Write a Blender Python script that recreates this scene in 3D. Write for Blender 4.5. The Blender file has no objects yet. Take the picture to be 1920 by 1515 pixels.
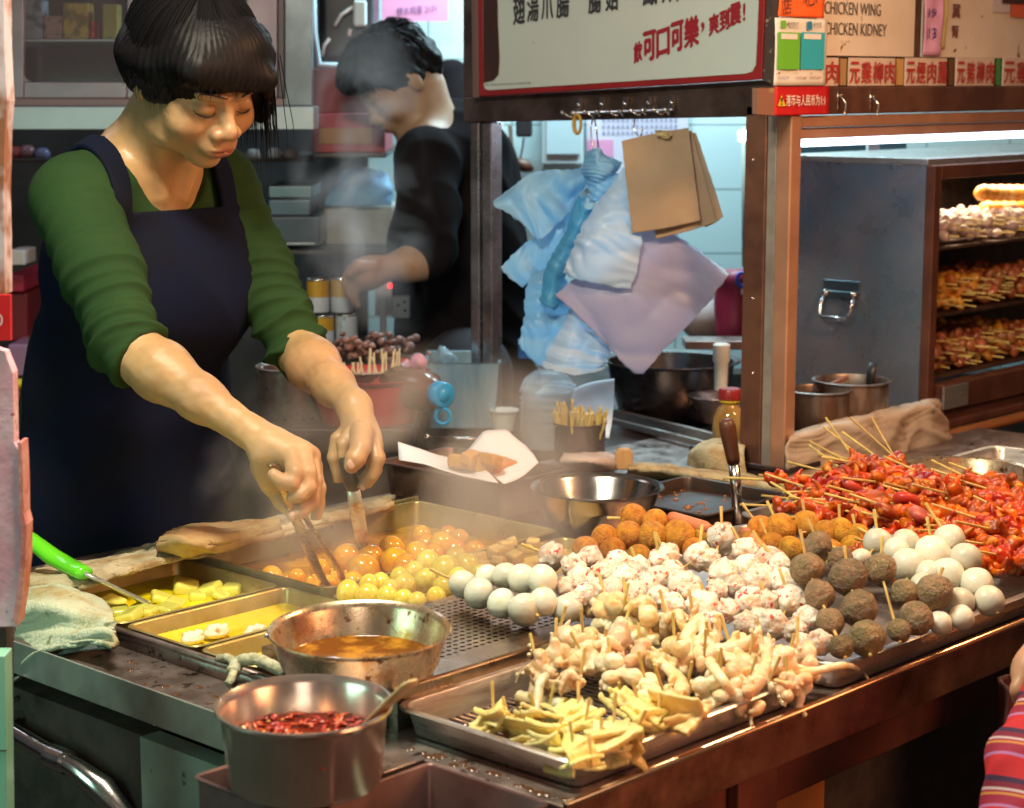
import bpy, math, random, colorsys
import numpy as np
from mathutils import Vector, Matrix
sc = bpy.context.scene
COL = sc.collection
R = random.Random(7)
RS = np.random.RandomState(3)
PI = math.pi
# ------------------------------------------------------------------ place geometry
# world X runs along the counter's customer edge, world Y runs from the customer to the cook, Z is up.
PH = math.radians(43.3); TH = math.radians(9.46); F = 3640.; CZ = 1.5
FH = (math.cos(PH), math.sin(PH)); RT = (math.sin(PH), -math.cos(PH))
def ray(u, v):
    x = (u-960)/F; y = -(v-757.5)/F
    f = math.cos(TH)+y*math.sin(TH); z = -math.sin(TH)+y*math.cos(TH)
    return (FH[0]*f+RT[0]*x, FH[1]*f+RT[1]*x, z)
def Z(u, v, z=.84):
    d = ray(u, v); t = (z-CZ)/d[2]; return Vector((d[0]*t, d[1]*t, z))
def A(u, v, a):
    d = ray(u, v); t = a/d[0]; return Vector((a, d[1]*t, CZ+d[2]*t))
def B(u, v, b):
    d = ray(u, v); t = b/d[1]; return Vector((d[0]*t, b, CZ+d[2]*t))
def D(u, v, t):
    d = ray(u, v); return Vector((d[0]*t, d[1]*t, CZ+d[2]*t))
def K(u, v, y):
    d = ray(u, v); t = y/(d[0]*FH[0]+d[1]*FH[1]); return Vector((d[0]*t, d[1]*t, CZ+d[2]*t))
def dep(p): return (p[0]*FH[0]+p[1]*FH[1])*math.cos(TH)-(p[2]-CZ)*math.sin(TH)
def px(n, p): return n*dep(p)/F          # size in metres of n photo pixels at p
VR = Vector((RT[0], RT[1], 0)); VF = Vector((FH[0], FH[1], 0)); VU = Vector((0, 0, 1))
# ------------------------------------------------------------------ materials
def lin(h):
    o = []
    for i in (0, 2, 4):
        c = int(h[i:i+2], 16)/255
        o.append(c/12.92 if c <= .04045 else ((c+.055)/1.055)**2.4)
    return (*o, 1)
MATS = {}
def mat(name, col, rough=.5, metal=0, col2=None, ns=8, lo=.4, hi=.6, col3=None, ns3=30, lo3=.55, hi3=.65, bump=0, bs=60, bd=.003,
        sss=0, sssr=(.01, .004, .002), spec=.5, coat=0, trans=0, emit=None, es=0, alpha=1, rvar=0, stretch=None, coord='Object', rand=0, ior=1.45, thin=None):
    if name in MATS: return MATS[name]
    m = bpy.data.materials.new(name); m.use_nodes = True; nt = m.node_tree; N = nt.nodes; L = nt.links
    b = N['Principled BSDF']; MATS[name] = m
    c = lin(col) if isinstance(col, str) else (*col, 1)
    b.inputs['Base Color'].default_value = c
    b.inputs['Roughness'].default_value = rough; b.inputs['Metallic'].default_value = metal
    b.inputs['Specular IOR Level'].default_value = spec; b.inputs['IOR'].default_value = ior
    b.inputs['Coat Weight'].default_value = coat; b.inputs['Coat Roughness'].default_value = .08
    b.inputs['Transmission Weight'].default_value = trans; b.inputs['Alpha'].default_value = alpha
    if sss:
        b.inputs['Subsurface Weight'].default_value = sss; b.inputs['Subsurface Radius'].default_value = sssr; b.inputs['Subsurface Scale'].default_value = 1
    if emit: b.inputs['Emission Color'].default_value = lin(emit); b.inputs['Emission Strength'].default_value = es
    tc = N.new('ShaderNodeTexCoord'); vec = tc.outputs[coord]
    if rand:
        oi = N.new('ShaderNodeObjectInfo'); vm = N.new('ShaderNodeVectorMath'); vm.operation = 'MULTIPLY_ADD'
        cx = N.new('ShaderNodeCombineXYZ')
        for i in range(3): L.new(oi.outputs['Random'], cx.inputs[i])
        L.new(cx.outputs[0], vm.inputs[0]); vm.inputs[1].default_value = (37, 91, 53); L.new(vec, vm.inputs[2]); vec = vm.outputs[0]
    if stretch:
        mp = N.new('ShaderNodeMapping'); mp.inputs['Scale'].default_value = stretch; L.new(vec, mp.inputs['Vector']); vec = mp.outputs[0]
    def noise(s, d=4, r=.6):
        n = N.new('ShaderNodeTexNoise'); n.inputs['Scale'].default_value = s; n.inputs['Detail'].default_value = d; n.inputs['Roughness'].default_value = r
        L.new(vec, n.inputs['Vector']); return n.outputs['Fac']
    def mixc(fac_src, s, l, h, a_socket, a_val, cc):
        f = noise(s); mr = N.new('ShaderNodeMapRange'); mr.inputs[1].default_value = l; mr.inputs[2].default_value = h; L.new(f, mr.inputs[0])
        mx = N.new('ShaderNodeMix'); mx.data_type = 'RGBA'; L.new(mr.outputs[0], mx.inputs[0])
        if a_socket: L.new(a_socket, mx.inputs[6])
        else: mx.inputs[6].default_value = a_val
        mx.inputs[7].default_value = lin(cc) if isinstance(cc, str) else (*cc, 1)
        return mx.outputs[2]
    out = None
    if col2: out = mixc(None, ns, lo, hi, None, c, col2)
    if col3: out = mixc(None, ns3, lo3, hi3, out, c, col3)
    if rand:
        mr = N.new('ShaderNodeMapRange'); mr.inputs[3].default_value = .74; mr.inputs[4].default_value = 1.10; L.new(oi.outputs['Random'], mr.inputs[0])
        m2 = N.new('ShaderNodeMapRange'); m2.inputs[3].default_value = .488; m2.inputs[4].default_value = .514; wn = N.new('ShaderNodeTexWhiteNoise'); wn.noise_dimensions = '1D'; L.new(oi.outputs['Random'], wn.inputs['W']); L.new(wn.outputs['Value'], m2.inputs[0])
        hs = N.new('ShaderNodeHueSaturation'); L.new(mr.outputs[0], hs.inputs['Value']); L.new(m2.outputs[0], hs.inputs['Hue'])
        if out: L.new(out, hs.inputs['Color'])
        else: hs.inputs['Color'].default_value = c
        out = hs.outputs[0]
    if out: L.new(out, b.inputs['Base Color'])
    if rvar:
        f = noise(ns*1.7 if col2 else 9); mr = N.new('ShaderNodeMapRange'); mr.inputs[1].default_value = .3; mr.inputs[2].default_value = .7
        mr.inputs[3].default_value = max(.03, rough-rvar); mr.inputs[4].default_value = min(1, rough+rvar); L.new(f, mr.inputs[0]); L.new(mr.outputs[0], b.inputs['Roughness'])
    if bump:
        f = noise(bs, 5, .6); bp = N.new('ShaderNodeBump'); bp.inputs['Strength'].default_value = bump; bp.inputs['Distance'].default_value = bd
        L.new(f, bp.inputs['Height']); L.new(bp.outputs[0], b.inputs['Normal'])
    return m
def vcol_mat(name, base, rough, sss=0, bump=0, bs=200, bd=.001, rvar=0):
    m = mat(name, base, rough, sss=sss, bump=bump, bs=bs, bd=bd, rvar=rvar, sssr=(.012, .005, .003)); nt = m.node_tree
    a = nt.nodes.new('ShaderNodeVertexColor'); a.layer_name = 'Col'
    nt.links.new(a.outputs[0], nt.nodes['Principled BSDF'].inputs['Base Color']); return m
# ------------------------------------------------------------------ mesh building
def tag(o, label=None, cat=None, group=None, kind=None):
    if label: o['label'] = label
    if cat: o['category'] = cat
    if group: o['group'] = group
    if kind: o['kind'] = kind
    return o
def thing(name, label, cat, loc=(0, 0, 0), group=None):
    o = bpy.data.objects.new(name, None); COL.objects.link(o); o.location = loc; o.empty_display_size = .05
    return tag(o, label, cat, group)
def link(name, me, m, parent=None, smooth=True):
    if m is not None and not me.materials: me.materials.append(m)
    o = bpy.data.objects.new(name, me); COL.objects.link(o)
    if smooth:
        me.polygons.foreach_set('use_smooth', [True]*len(me.polygons))
    if parent is not None: o.parent = parent
    return o
class MB:
    def __init__(s): s.v = []; s.f = []; s.m = []; s.mi = 0
    def add(s, vs, fs):
        n = len(s.v); s.v += [tuple(x) for x in vs]; s.f += [tuple(i+n for i in f) for f in fs]; s.m += [s.mi]*len(fs); return s
    def box(s, p0, p1):
        x0, y0, z0 = p0; x1, y1, z1 = p1
        return s.add([(x0,y0,z0),(x1,y0,z0),(x1,y1,z0),(x0,y1,z0),(x0,y0,z1),(x1,y0,z1),(x1,y1,z1),(x0,y1,z1)],
            [(0,3,2,1),(4,5,6,7),(0,1,5,4),(1,2,6,5),(2,3,7,6),(3,0,4,7)])
    def obox(s, c, ex, ey, ez):      # centre and three half vectors
        c = Vector(c); ex, ey, ez = Vector(ex), Vector(ey), Vector(ez); vs = []
        for k in (-1, 1):
            for i, j in ((-1,-1),(1,-1),(1,1),(-1,1)): vs.append(c+ex*i+ey*j+ez*k)
        return s.add(vs, [(0,3,2,1),(4,5,6,7),(0,1,5,4),(1,2,6,5),(2,3,7,6),(3,0,4,7)])
    def tube(s, pts, r, n=8, caps=True, flat=1.):
        pts = [Vector(p) for p in pts]; m = len(pts)
        rs = r if isinstance(r, (list, tuple)) else [r]*m
        t0 = (pts[1]-pts[0]).normalized(); up = Vector((0, 0, 1)) if abs(t0.z) < .9 else Vector((1, 0, 0))
        nx = t0.cross(up).normalized(); vs = []
        for i, p in enumerate(pts):
            t = (pts[min(i+1, m-1)]-pts[max(i-1, 0)]).normalized()
            nx = (nx-t*nx.dot(t)).normalized(); ny = t.cross(nx)
            for k in range(n):
                a = 2*PI*k/n; vs.append(p+(nx*math.cos(a)+ny*math.sin(a)*flat)*rs[i])
        fs = [(i*n+k, i*n+(k+1) % n, (i+1)*n+(k+1) % n, (i+1)*n+k) for i in range(m-1) for k in range(n)]
        if caps: fs += [tuple(range(n))[::-1], tuple((m-1)*n+k for k in range(n))]
        return s.add(vs, fs)
    def lathe(s, prof, c, n=48, axis=(0, 0, 1), sx=1, sy=1):
        c = Vector(c); q = Vector((0, 0, 1)).rotation_difference(Vector(axis).normalized()); vs = []
        for r, z in prof:
            for k in range(n):
                a = 2*PI*k/n; vs.append(c+q @ Vector((r*math.cos(a)*sx, r*math.sin(a)*sy, z)))
        m = len(prof); fs = [(i*n+k, i*n+(k+1) % n, (i+1)*n+(k+1) % n, (i+1)*n+k) for i in range(m-1) for k in range(n)]
        if prof[0][0] < 1e-6: pass
        return s.add(vs, fs)
    def sphere(s, c, r, n=12, m=8, R3=None):
        c = Vector(c); rr = r if isinstance(r, (tuple, list)) else (r, r, r); vs = []; fs = []
        for i in range(m+1):
            th = PI*i/m
            for k in range(n):
                a = 2*PI*k/n; p = Vector((rr[0]*math.sin(th)*math.cos(a), rr[1]*math.sin(th)*math.sin(a), rr[2]*math.cos(th)))
                if R3 is not None: p = R3 @ p
                vs.append(c+p)
        for i in range(m):
            for k in range(n): fs.append((i*n+k, (i+1)*n+k, (i+1)*n+(k+1) % n, i*n+(k+1) % n))
        return s.add(vs, fs)
    def prism(s, poly, off):          # poly: 3D points; off: vector thickness
        n = len(poly); off = Vector(off); vs = [Vector(p) for p in poly]+[Vector(p)+off for p in poly]
        return s.add(vs, [tuple(range(n)), tuple(range(2*n-1, n-1, -1))]+[(i, i+n, (i+1) % n+n, (i+1) % n) for i in range(n)])
    def build(s, name, m, parent=None, smooth=False, bevel=0, weld=False, auto=False):
        me = bpy.data.meshes.new(name); off = Vector((0, 0, 0))
        if parent is not None:
            p = parent
            while p is not None: off += p.location; p = p.parent
        me.from_pydata([(x[0]-off.x, x[1]-off.y, x[2]-off.z) for x in s.v], [], s.f)
        if isinstance(m, (list, tuple)):
            for k in m: me.materials.append(k)
            me.polygons.foreach_set('material_index', s.m); m = None
        import bmesh
        bm = bmesh.new(); bm.from_mesh(me)
        bmesh.ops.remove_doubles(bm, verts=bm.verts, dist=1e-6)
        bmesh.ops.recalc_face_normals(bm, faces=bm.faces); bm.to_mesh(me); bm.free()
        me.update()
        o = link(name, me, m, parent, smooth or bool(bevel) or auto)
        if bevel:
            b = o.modifiers.new('Bevel', 'BEVEL'); b.width = bevel; b.segments = 2; b.limit_method = 'ANGLE'; b.harden_normals = True
        if (smooth and auto) or auto:
            me.set_sharp_from_angle(angle=math.radians(40))
        elif bevel: me.set_sharp_from_angle(angle=math.radians(35))
        return o
def clone(o, parent=None, loc=None, M3=None):
    c = o.copy(); COL.objects.link(c)
    if parent is not None: c.parent = parent
    if M3 is not None:
        c.rotation_mode = 'QUATERNION'; c.rotation_quaternion = M3.to_quaternion()
    if loc is not None: c.location = loc
    for ch in list(o.children): clone(ch, c)
    return c
# smooth surface through a grid of control points, with wrinkles and thickness
def cr(p, t):
    n = len(p)-1; x = t*n; i = min(int(x), n-1); f = x-i
    a, b, c, d = p[max(i-1, 0)], p[i], p[i+1], p[min(i+2, n)]
    return .5*((2*b)+(c-a)*f+(2*a-5*b+4*c-d)*f*f+(3*b-a-3*c+d)*f**3)
def lp(p, t):
    n = len(p)-1; x = t*n; i = min(int(x), n-1); return p[i].lerp(p[i+1], x-i)
def wr(x, y, z, s):
    return (math.sin(x*s+2.1*math.sin(y*s*.7+z*s*.5))+math.sin(y*s*1.3+1.7*math.sin(z*s*.8+x*s*.6+1))+math.sin(z*s*1.1+1.9*math.sin(x*s*.9+2)))/3
def cloth(name, grid, m, parent=None, nu=40, nv=40, th=.004, wa=.003, ws=60, wb=0, wsb=200, seedo=0, edge=0, straight=False, ridge=False):
    G = [[Vector(p) for p in row] for row in grid]; vs = []
    for j in range(nv+1):
        I = lp if straight else cr
        col = [I(row, j/nv) for row in G]
        for i in range(nu+1): vs.append(I(col, i/nu))
    W = nu+1; out = []
    for j in range(nv+1):
        for i in range(W):
            p = vs[j*W+i]; du = vs[j*W+min(i+1, nu)]-vs[j*W+max(i-1, 0)]; dv = vs[min(j+1, nv)*W+i]-vs[max(j-1, 0)*W+i]
            n = du.cross(dv); n = n.normalized() if n.length > 0 else Vector((0, 0, 1))
            if ridge:
                tv = j/nv; tu = i/nu; lo_ = wr(p.x+seedo, p.y, p.z, 26); l2 = wr(p.x, p.y+3, p.z, 40)
                k1 = 1-2*abs(math.sin(tv*PI*3.2+2.2*lo_+tu*1.5)); k2 = 1-2*abs(math.sin(tv*PI*11+3.0*l2-tu*2.5)); k3 = wr(p.x, p.y, p.z, wsb)
                q = p+n*(wa*k1*(.4+.6*tu)+wb*1.2*k2*(.5+.5*l2)+wb*.5*k3)
            else: q = p+n*(wa*wr(p.x+seedo, p.y, p.z, ws)+wb*wr(p.x, p.y+seedo, p.z, wsb))
            if edge and (i in (0, nu) or j in (0, nv)):
                q += (du if i in (0, nu) else dv).normalized()*edge*wr(p.x, p.y, p.z, 300)
            out.append(q)
    fs = [(j*W+i, j*W+i+1, (j+1)*W+i+1, (j+1)*W+i) for j in range(nv) for i in range(nu)]
    mb = MB(); mb.add(out, fs); o = mb.build(name, m, parent, smooth=True)
    if th:
        s = o.modifiers.new('Solid', 'SOLIDIFY'); s.thickness = th; s.offset = 0
    return o
# ------------------------------------------------------------------ implicit modelling (distance fields -> surface nets)
class Field:
    def __init__(s, lo, hi, h):
        s.lo = np.array(lo, float); s.h = h; s.n = np.ceil((np.array(hi)-s.lo)/h).astype(int)+1
        s.f = np.full(s.n, 1e3, np.float32)
    def sub(s, lo, hi):
        i0 = np.maximum(((np.array(lo)-s.lo)/s.h).astype(int)-1, 0); i1 = np.minimum(((np.array(hi)-s.lo)/s.h).astype(int)+2, s.n)
        if (i1 <= i0).any(): return None, None
        sl = tuple(slice(a, b) for a, b in zip(i0, i1))
        ax = [s.lo[k]+s.h*np.arange(i0[k], i1[k]) for k in range(3)]
        P = np.stack(np.meshgrid(*ax, indexing='ij'), -1).astype(np.float32)
        return sl, P
    def put(s, lo, hi, fn, k=.01, op='u'):
        m = k+s.h*2
        sl, P = s.sub(np.array(lo)-m, np.array(hi)+m)
        if sl is None: return
        d = fn(P); g = s.f[sl]
        if op == 'u':
            h = np.maximum(k-np.abs(g-d), 0)/k; s.f[sl] = np.minimum(g, d)-h*h*k*.25
        elif op == 's':
            d = -d; h = np.maximum(k-np.abs(g-d), 0)/k; s.f[sl] = np.maximum(g, d)+h*h*k*.25
        elif op == 'i':
            s.f[sl] = np.maximum(g, d)
    def cone(s, a, b, ra, rb, k=.01, op='u'):
        a = np.array(a, float); b = np.array(b, float); r = max(ra, rb)
        ab = b-a; L2 = max((ab**2).sum(), 1e-9)
        def fn(P):
            t = np.clip(((P-a)@ab)/L2, 0, 1); q = P-a-t[..., None]*ab
            return np.sqrt((q**2).sum(-1))-(ra+(rb-ra)*t)
        s.put(np.minimum(a, b)-r, np.maximum(a, b)+r, fn, k, op)
    def ell(s, c, r, M=None, k=.01, op='u', disp=None):
        c = np.array(c, float); r = np.array(r, float); M = np.eye(3) if M is None else np.array(M, float); R_ = r.max()
        def fn(P):
            q = (P-c)@M.T; k0 = np.sqrt(((q/r)**2).sum(-1)); k1 = np.sqrt(((q/(r*r))**2).sum(-1))+1e-9
            d = k0*(k0-1)/k1
            return d
        s.put(c-R_, c+R_, fn, k, op)
    def box(s, c, r, M=None, k=.01, op='u', rd=.003):
        c = np.array(c, float); r = np.array(r, float); M = np.eye(3) if M is None else np.array(M, float); R_ = np.sqrt((r**2).sum())
        def fn(P):
            q = np.abs((P-c)@M.T)-r+rd
            return np.sqrt((np.maximum(q, 0)**2).sum(-1))+np.minimum(q.max(-1), 0)-rd
        s.put(c-R_, c+R_, fn, k, op)
    def mesh(s, name, m=None, parent=None, post=None, col=None, smooth=1):
        f = s.f; n = f.shape; I = f < 0
        A8 = [I[i:n[0]-1+i, j:n[1]-1+j, k:n[2]-1+k] for i in (0, 1) for j in (0, 1) for k in (0, 1)]
        cnt = sum(a.astype(np.int8) for a in A8); act = (cnt > 0) & (cnt < 8)
        idx = -np.ones(act.shape, np.int64); ci = np.argwhere(act); idx[act] = np.arange(len(ci))
        acc = np.zeros((len(ci), 3)); w = np.zeros(len(ci))
        cor = [(i, j, k) for i in (0, 1) for j in (0, 1) for k in (0, 1)]
        vals = {c: f[ci[:, 0]+c[0], ci[:, 1]+c[1], ci[:, 2]+c[2]] for c in cor}
        for c in cor:
            for ax in range(3):
                if c[ax] == 0:
                    e = list(c); e[ax] = 1; e = tuple(e); a = vals[c]; b = vals[e]; x = (a < 0) != (b < 0)
                    t = np.where(x, a/np.where(x, a-b, 1), 0); p = np.zeros((len(ci), 3)); p[:] = c; p[:, ax] += t
                    acc[x] += p[x]; w[x] += 1
        V = s.lo+(ci+acc/w[:, None])*s.h
        quads = []
        for ax in range(3):
            o1, o2 = [(1, 2), (2, 0), (0, 1)][ax]
            sa = [slice(None)]*3; sb = [slice(None)]*3; sa[ax] = slice(0, -1); sb[ax] = slice(1, None)
            x = I[tuple(sa)] != I[tuple(sb)]
            e = np.argwhere(x); e = e[(e[:, o1] > 0) & (e[:, o2] > 0) & (e[:, o1] < n[o1]-1) & (e[:, o2] < n[o2]-1)]
            d1 = np.zeros(3, int); d1[o1] = 1; d2 = np.zeros(3, int); d2[o2] = 1
            q = np.stack([idx[tuple((e-d1-d2).T)], idx[tuple((e-d2).T)], idx[tuple(e.T)], idx[tuple((e-d1).T)]], 1)
            ins = I[tuple(e.T)]; q[~ins] = q[~ins][:, ::-1]; quads.append(q)
        Q = np.concatenate(quads); Q = Q[(Q >= 0).all(1)]
        for _ in range(smooth):      # light laplacian
            S = np.zeros_like(V); Cn = np.zeros(len(V))
            for a, b in ((0, 1), (1, 2), (2, 3), (3, 0)):
                np.add.at(S, Q[:, a], V[Q[:, b]]); np.add.at(Cn, Q[:, a], 1); np.add.at(S, Q[:, b], V[Q[:, a]]); np.add.at(Cn, Q[:, b], 1)
            V = V*.5+.5*S/np.maximum(Cn, 1)[:, None]
        if post is not None:
            Nn = np.zeros_like(V); fn = np.cross(V[Q[:, 2]]-V[Q[:, 0]], V[Q[:, 3]]-V[Q[:, 1]])
            for k in range(4): np.add.at(Nn, Q[:, k], fn)
            Nn /= np.linalg.norm(Nn, axis=1)[:, None]+1e-12
            V = V+Nn*post(V, Nn)[:, None]
        me = bpy.data.meshes.new(name); off = Vector((0, 0, 0)); p = parent
        while p is not None: off += p.location; p = p.parent
        Vl = (V-np.array(off)).astype(np.float32)
        me.vertices.add(len(V)); me.vertices.foreach_set('co', Vl.ravel())
        me.loops.add(len(Q)*4); me.loops.foreach_set('vertex_index', Q.ravel().astype(np.int32))
        me.polygons.add(len(Q)); me.polygons.foreach_set('loop_start', np.arange(0, len(Q)*4, 4, dtype=np.int32))
        me.update(calc_edges=True); me.validate()
        if col is not None:
            ca = me.color_attributes.new('Col', 'FLOAT_COLOR', 'POINT')
            ca.data.foreach_set('color', np.concatenate([col(V), np.ones((len(V), 1))], 1).astype(np.float32).ravel())
        return link(name, me, m, parent, True)
def nz(P, s, seed=0):        # cheap smooth vector noise in about -1..1
    x, y, z = (P*s+seed).T
    return (np.sin(x+1.9*np.sin(y*.9+z*.4))+np.sin(y*1.2+1.7*np.sin(z*1.1+x*.5+1))+np.sin(z*1.1+1.8*np.sin(x*.8+y*.6+2)))/3
# ------------------------------------------------------------------ lettering
def letters(name, txt, o, ex, ey, m, parent=None, bold=0, th=.0006, align='fit'):
    """text whose bounding box is laid on the parallelogram o, o+ex, o+ey"""
    cu = bpy.data.curves.new('lettering', 'FONT'); cu.body = txt; cu.size = 1; cu.resolution_u = 3
    t = bpy.data.objects.new('lettering', cu); COL.objects.link(t)
    dg = bpy.context.evaluated_depsgraph_get(); dg.update()
    me = t.evaluated_get(dg).to_mesh(); V = [v.co.copy() for v in me.vertices]; Fc = [tuple(p.vertices) for p in me.polygons]
    bpy.data.objects.remove(t)
    if not V: return None
    x0 = min(v.x for v in V); x1 = max(v.x for v in V); y0 = min(v.y for v in V); y1 = max(v.y for v in V)
    o, ex, ey = Vector(o), Vector(ex), Vector(ey); n = ex.cross(ey).normalized()
    mb = MB()
    for q, (dx, dy) in enumerate(((0, 0), (bold, 0), (-bold, 0), (0, bold), (0, -bold)) if bold else ((0, 0),)):
        mb.add([o+ex*((v.x-x0)/(x1-x0))+ey*((v.y-y0)/(y1-y0))+n*(th+q*.00006)+(ex.normalized()*dx+ey.normalized()*dy)*ey.length*1.1 for v in V], Fc)
    me2 = bpy.data.meshes.new(name); off = Vector((0, 0, 0)); p = parent
    while p is not None: off += p.location; p = p.parent
    me2.from_pydata([Vector(v)-off for v in mb.v], [], mb.f); me2.update()
    return link(name, me2, m, parent, False)
# ------------------------------------------------------------------ metals, plastics, cloths
STEEL = mat('steel', (.60, .57, .54), .34, .85, col2=(.46, .40, .37), ns=14, lo=.35, hi=.7, bump=.10, bs=90, stretch=(1, 1, 12), rvar=.1)
STEELB = mat('steel_clean', (.62, .61, .60), .20, 1, col2=(.5, .48, .46), ns=9, rvar=.08, bump=.05, bs=40)
STEELD = mat('steel_dull', (.34, .27, .25), .38, .8, col2=(.20, .145, .125), ns=18, lo=.4, hi=.7, col3='3a2a1e', ns3=60, lo3=.6, hi3=.68, bump=.2, bs=120, rvar=.14)
COPPERY = mat('steel_warm', (.40, .20, .13), .32, .8, col2=(.22, .10, .06), ns=16, lo=.4, hi=.7, bump=.12, bs=110, rvar=.12)
PANM = mat('burnt_steel', (.70, .56, .38), .26, .9, col2=(.46, .20, .04), ns=22, lo=.46, hi=.66, col3=(.16, .06, .015), ns3=70, lo3=.60, hi3=.68, bump=.1, bs=90, rvar=.1)
VATM = mat('vat_steel', (.54, .44, .19), .34, .65, col2=(.40, .27, .08), ns=14, lo=.4, hi=.7, bump=.1, bs=90, rvar=.1)
DARK = mat('dark_steel', (.055, .045, .042), .42, .6, col2=(.09, .05, .035), ns=20, bump=.15, bs=80)
DARKBR = mat('dark_brown', (.03, .023, .02), .7, col2=(.055, .04, .03), ns=25, bump=.3, bs=120)  # near-black mottled brown for bays, backs and bench bodies
GREENW = mat('greenish_panel', (.30, .37, .31), .45, col2=(.20, .26, .21), ns=6, col3=(.08, .07, .05), ns3=30, lo3=.66, hi3=.72)
TOWEL = mat('towel', (.54, .46, .30), .95, col2=(.36, .24, .12), ns=16, lo=.42, hi=.62, col3=(.16, .13, .07), ns3=38, lo3=.6, hi3=.7, bump=1, bs=260, bd=.004, spec=.1)
TOWELG = mat('towel_pale', (.58, .60, .44), .95, col2=(.44, .34, .16), ns=15, lo=.47, hi=.64, col3=(.17, .19, .10), ns3=42, lo3=.6, hi3=.7, bump=1, bs=260, bd=.004, spec=.1)
WOODD = mat('dark_wood', (.10, .035, .018), .4, col2=(.05, .02, .01), ns=40, stretch=(1, 1, .15), bump=.1)
WOODL = mat('light_wood', (.55, .33, .14), .55, col2=(.42, .22, .08), ns=40, stretch=(1, 1, .2), bump=.1)
BAMBOO = mat('bamboo', (.66, .49, .17), .5, col2=(.52, .36, .10), ns=60, rand=1)
BLACKP = mat('black_plastic', (.022, .02, .022), .35)
# ------------------------------------------------------------------ ring-loft containers
def rrect(a0, a1, b0, b1, z, r=.01, n=5):
    P = []
    for cx, cy, s in ((a1-r, b1-r, 0), (a0+r, b1-r, 1), (a0+r, b0+r, 2), (a1-r, b0+r, 3)):
        for k in range(n+1):
            t = PI/2*(s+k/n); P.append((cx+r*math.cos(t), cy+r*math.sin(t), z))
    return P
def loft(rings, cap0=True, cap1=True):
    mb = MB(); n = len(rings[0]); vs = [p for r in rings for p in r]
    fs = [(i*n+k, i*n+(k+1) % n, (i+1)*n+(k+1) % n, (i+1)*n+k) for i in range(len(rings)-1) for k in range(n)]
    if cap0: fs.append(tuple(range(n))[::-1])
    if cap1: fs.append(tuple((len(rings)-1)*n+k for k in range(n)))
    mb.add(vs, fs); return mb
def tray_mb(a0, a1, b0, b1, z0, z1, flare=.006, rim=.006, t=.0015, r=.014, lip=.003):
    f = flare
    q = lambda g, z, rr=r: rrect(a0-g, a1+g, b0-g, b1+g, z, max(.002, rr+g))
    return loft([q(-f, z0), q(0, z1-lip), q(rim, z1-lip), q(rim+.001, z1-.001), q(rim-.001, z1+.0005), q(0, z1), q(-t, z1-.002), q(-f-t, z0+t)])
def open_box(name, label, cat, a0, a1, b0, b1, z0, z1, m, **k):
    o = tray_mb(a0, a1, b0, b1, z0, z1, **k).build(name, m, None, smooth=True, auto=True)
    return tag(o, label, cat)
# ------------------------------------------------------------------ the ground
g = MB().box((-60, -60, -.02), (60, 60, 0)); tag(g.build('ground', mat('asphalt', (.05, .045, .04), .8, col2=(.03, .03, .03), ns=5, bump=.2, bs=60)), kind='structure')
# ------------------------------------------------------------------ the counter
ct = thing('food_counter', 'long stainless steel street food counter that carries the soup vat and all the trays', 'counter', (1.22, 1.13, 0))
m = MB()
a0, a1, b0, b1 = 1.22, 3.30, 1.135, 2.26
V0, V1, W0, W1 = 1.305, 1.60, 1.62, 2.10      # hole of soup compartments
m.box((a0, 1.32, .80), (V0, b1, .84)); m.box((1.272, b0, .80), (V0, 1.3195, .84))
m.box((V0, b0, .80), (a1, W0, .84)); m.box((V0, W1, .80), (a1, b1, .84)); m.box((2.02, W0, .80), (a1, W1, .84))
m.build('top', STEELD, ct, bevel=.002)
m = MB(); m.box((a0-.003, 1.32, .802), (a0-.0003, 2.26, .8425)); m.build('side_lip', mat('lip_steel', (.46, .48, .43), .36, .6, col2=(.32, .33, .29), ns=10, rvar=.1), ct, bevel=.0012)
m = MB(); m.box((1.272, b0-.004, .79), (a1, b0-.0003, .8425)); 
m2 = MB(); m2.tube([(1.272, b0-.0045, .8428), (a1, b0-.0045, .8428)], .0038, 12); m2.build('highlight_bead', mat('highlight_bead', (.85, .50, .28), .25, .9, rvar=.08, ns=9), ct, smooth=True)  # bead brighter orange than the lip: the edge highlight is put into its colour
m.build('front_lip', COPPERY, ct, bevel=.0012)
m = MB(); m.tube([(1.298, 1.42, .858), (1.298, 2.10, .858)], .0045, 10); m.box((1.2955, 1.42, .8402), (1.300, 2.10, .858)); m.build('raised_edge', STEELD, ct, smooth=True)
FB = mat('front_panel', (.17, .05, .035), .45, .3, col2=(.07, .03, .022), ns=5, rvar=.1)
m = MB(); m.box((1.30, b0+.02, .735), (a1, b0+.05, .7995)); m.box((1.55, 1.139, .715), (1.62, 1.1545, .7995)); m.build('front_apron', FB, ct, bevel=.003)
m = MB(); m.box((1.30, 1.20, 0), (1.80, 1.24, .734)); m.build('front_cupboard', mat('orange_panel', (.50, .19, .055), .5, col2=(.36, .13, .035), ns=4, bump=.1), ct, bevel=.003)
m = MB(); m.box((1.8005, 1.22, 0), (a1, 1.26, .734)); m.build('lower_front', DARKBR, ct)
m = MB()
m.lathe([(0, 0), (.012, 0), (.016, .004), (.010, .010), (0, .011)], (1.70, 1.20, .60), 20, (0, -1, 0))
m.lathe([(.022, 0), (.028, .003), (.026, .008), (.020, .006), (.022, 0)], (1.60, 1.20, .585), 24, (0, -1, 0))
m.build('cupboard_knob', DARK, ct, smooth=True)
m = MB(); m.box((1.2325, 1.135, 0), (1.26, 1.735, .774)); m.build('side_panel', GREENW, ct)
m = MB(); m.box((1.236, 1.7355, 0), (1.27, 2.26, .774)); m.build('burner_bay', DARKBR, ct)
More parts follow.
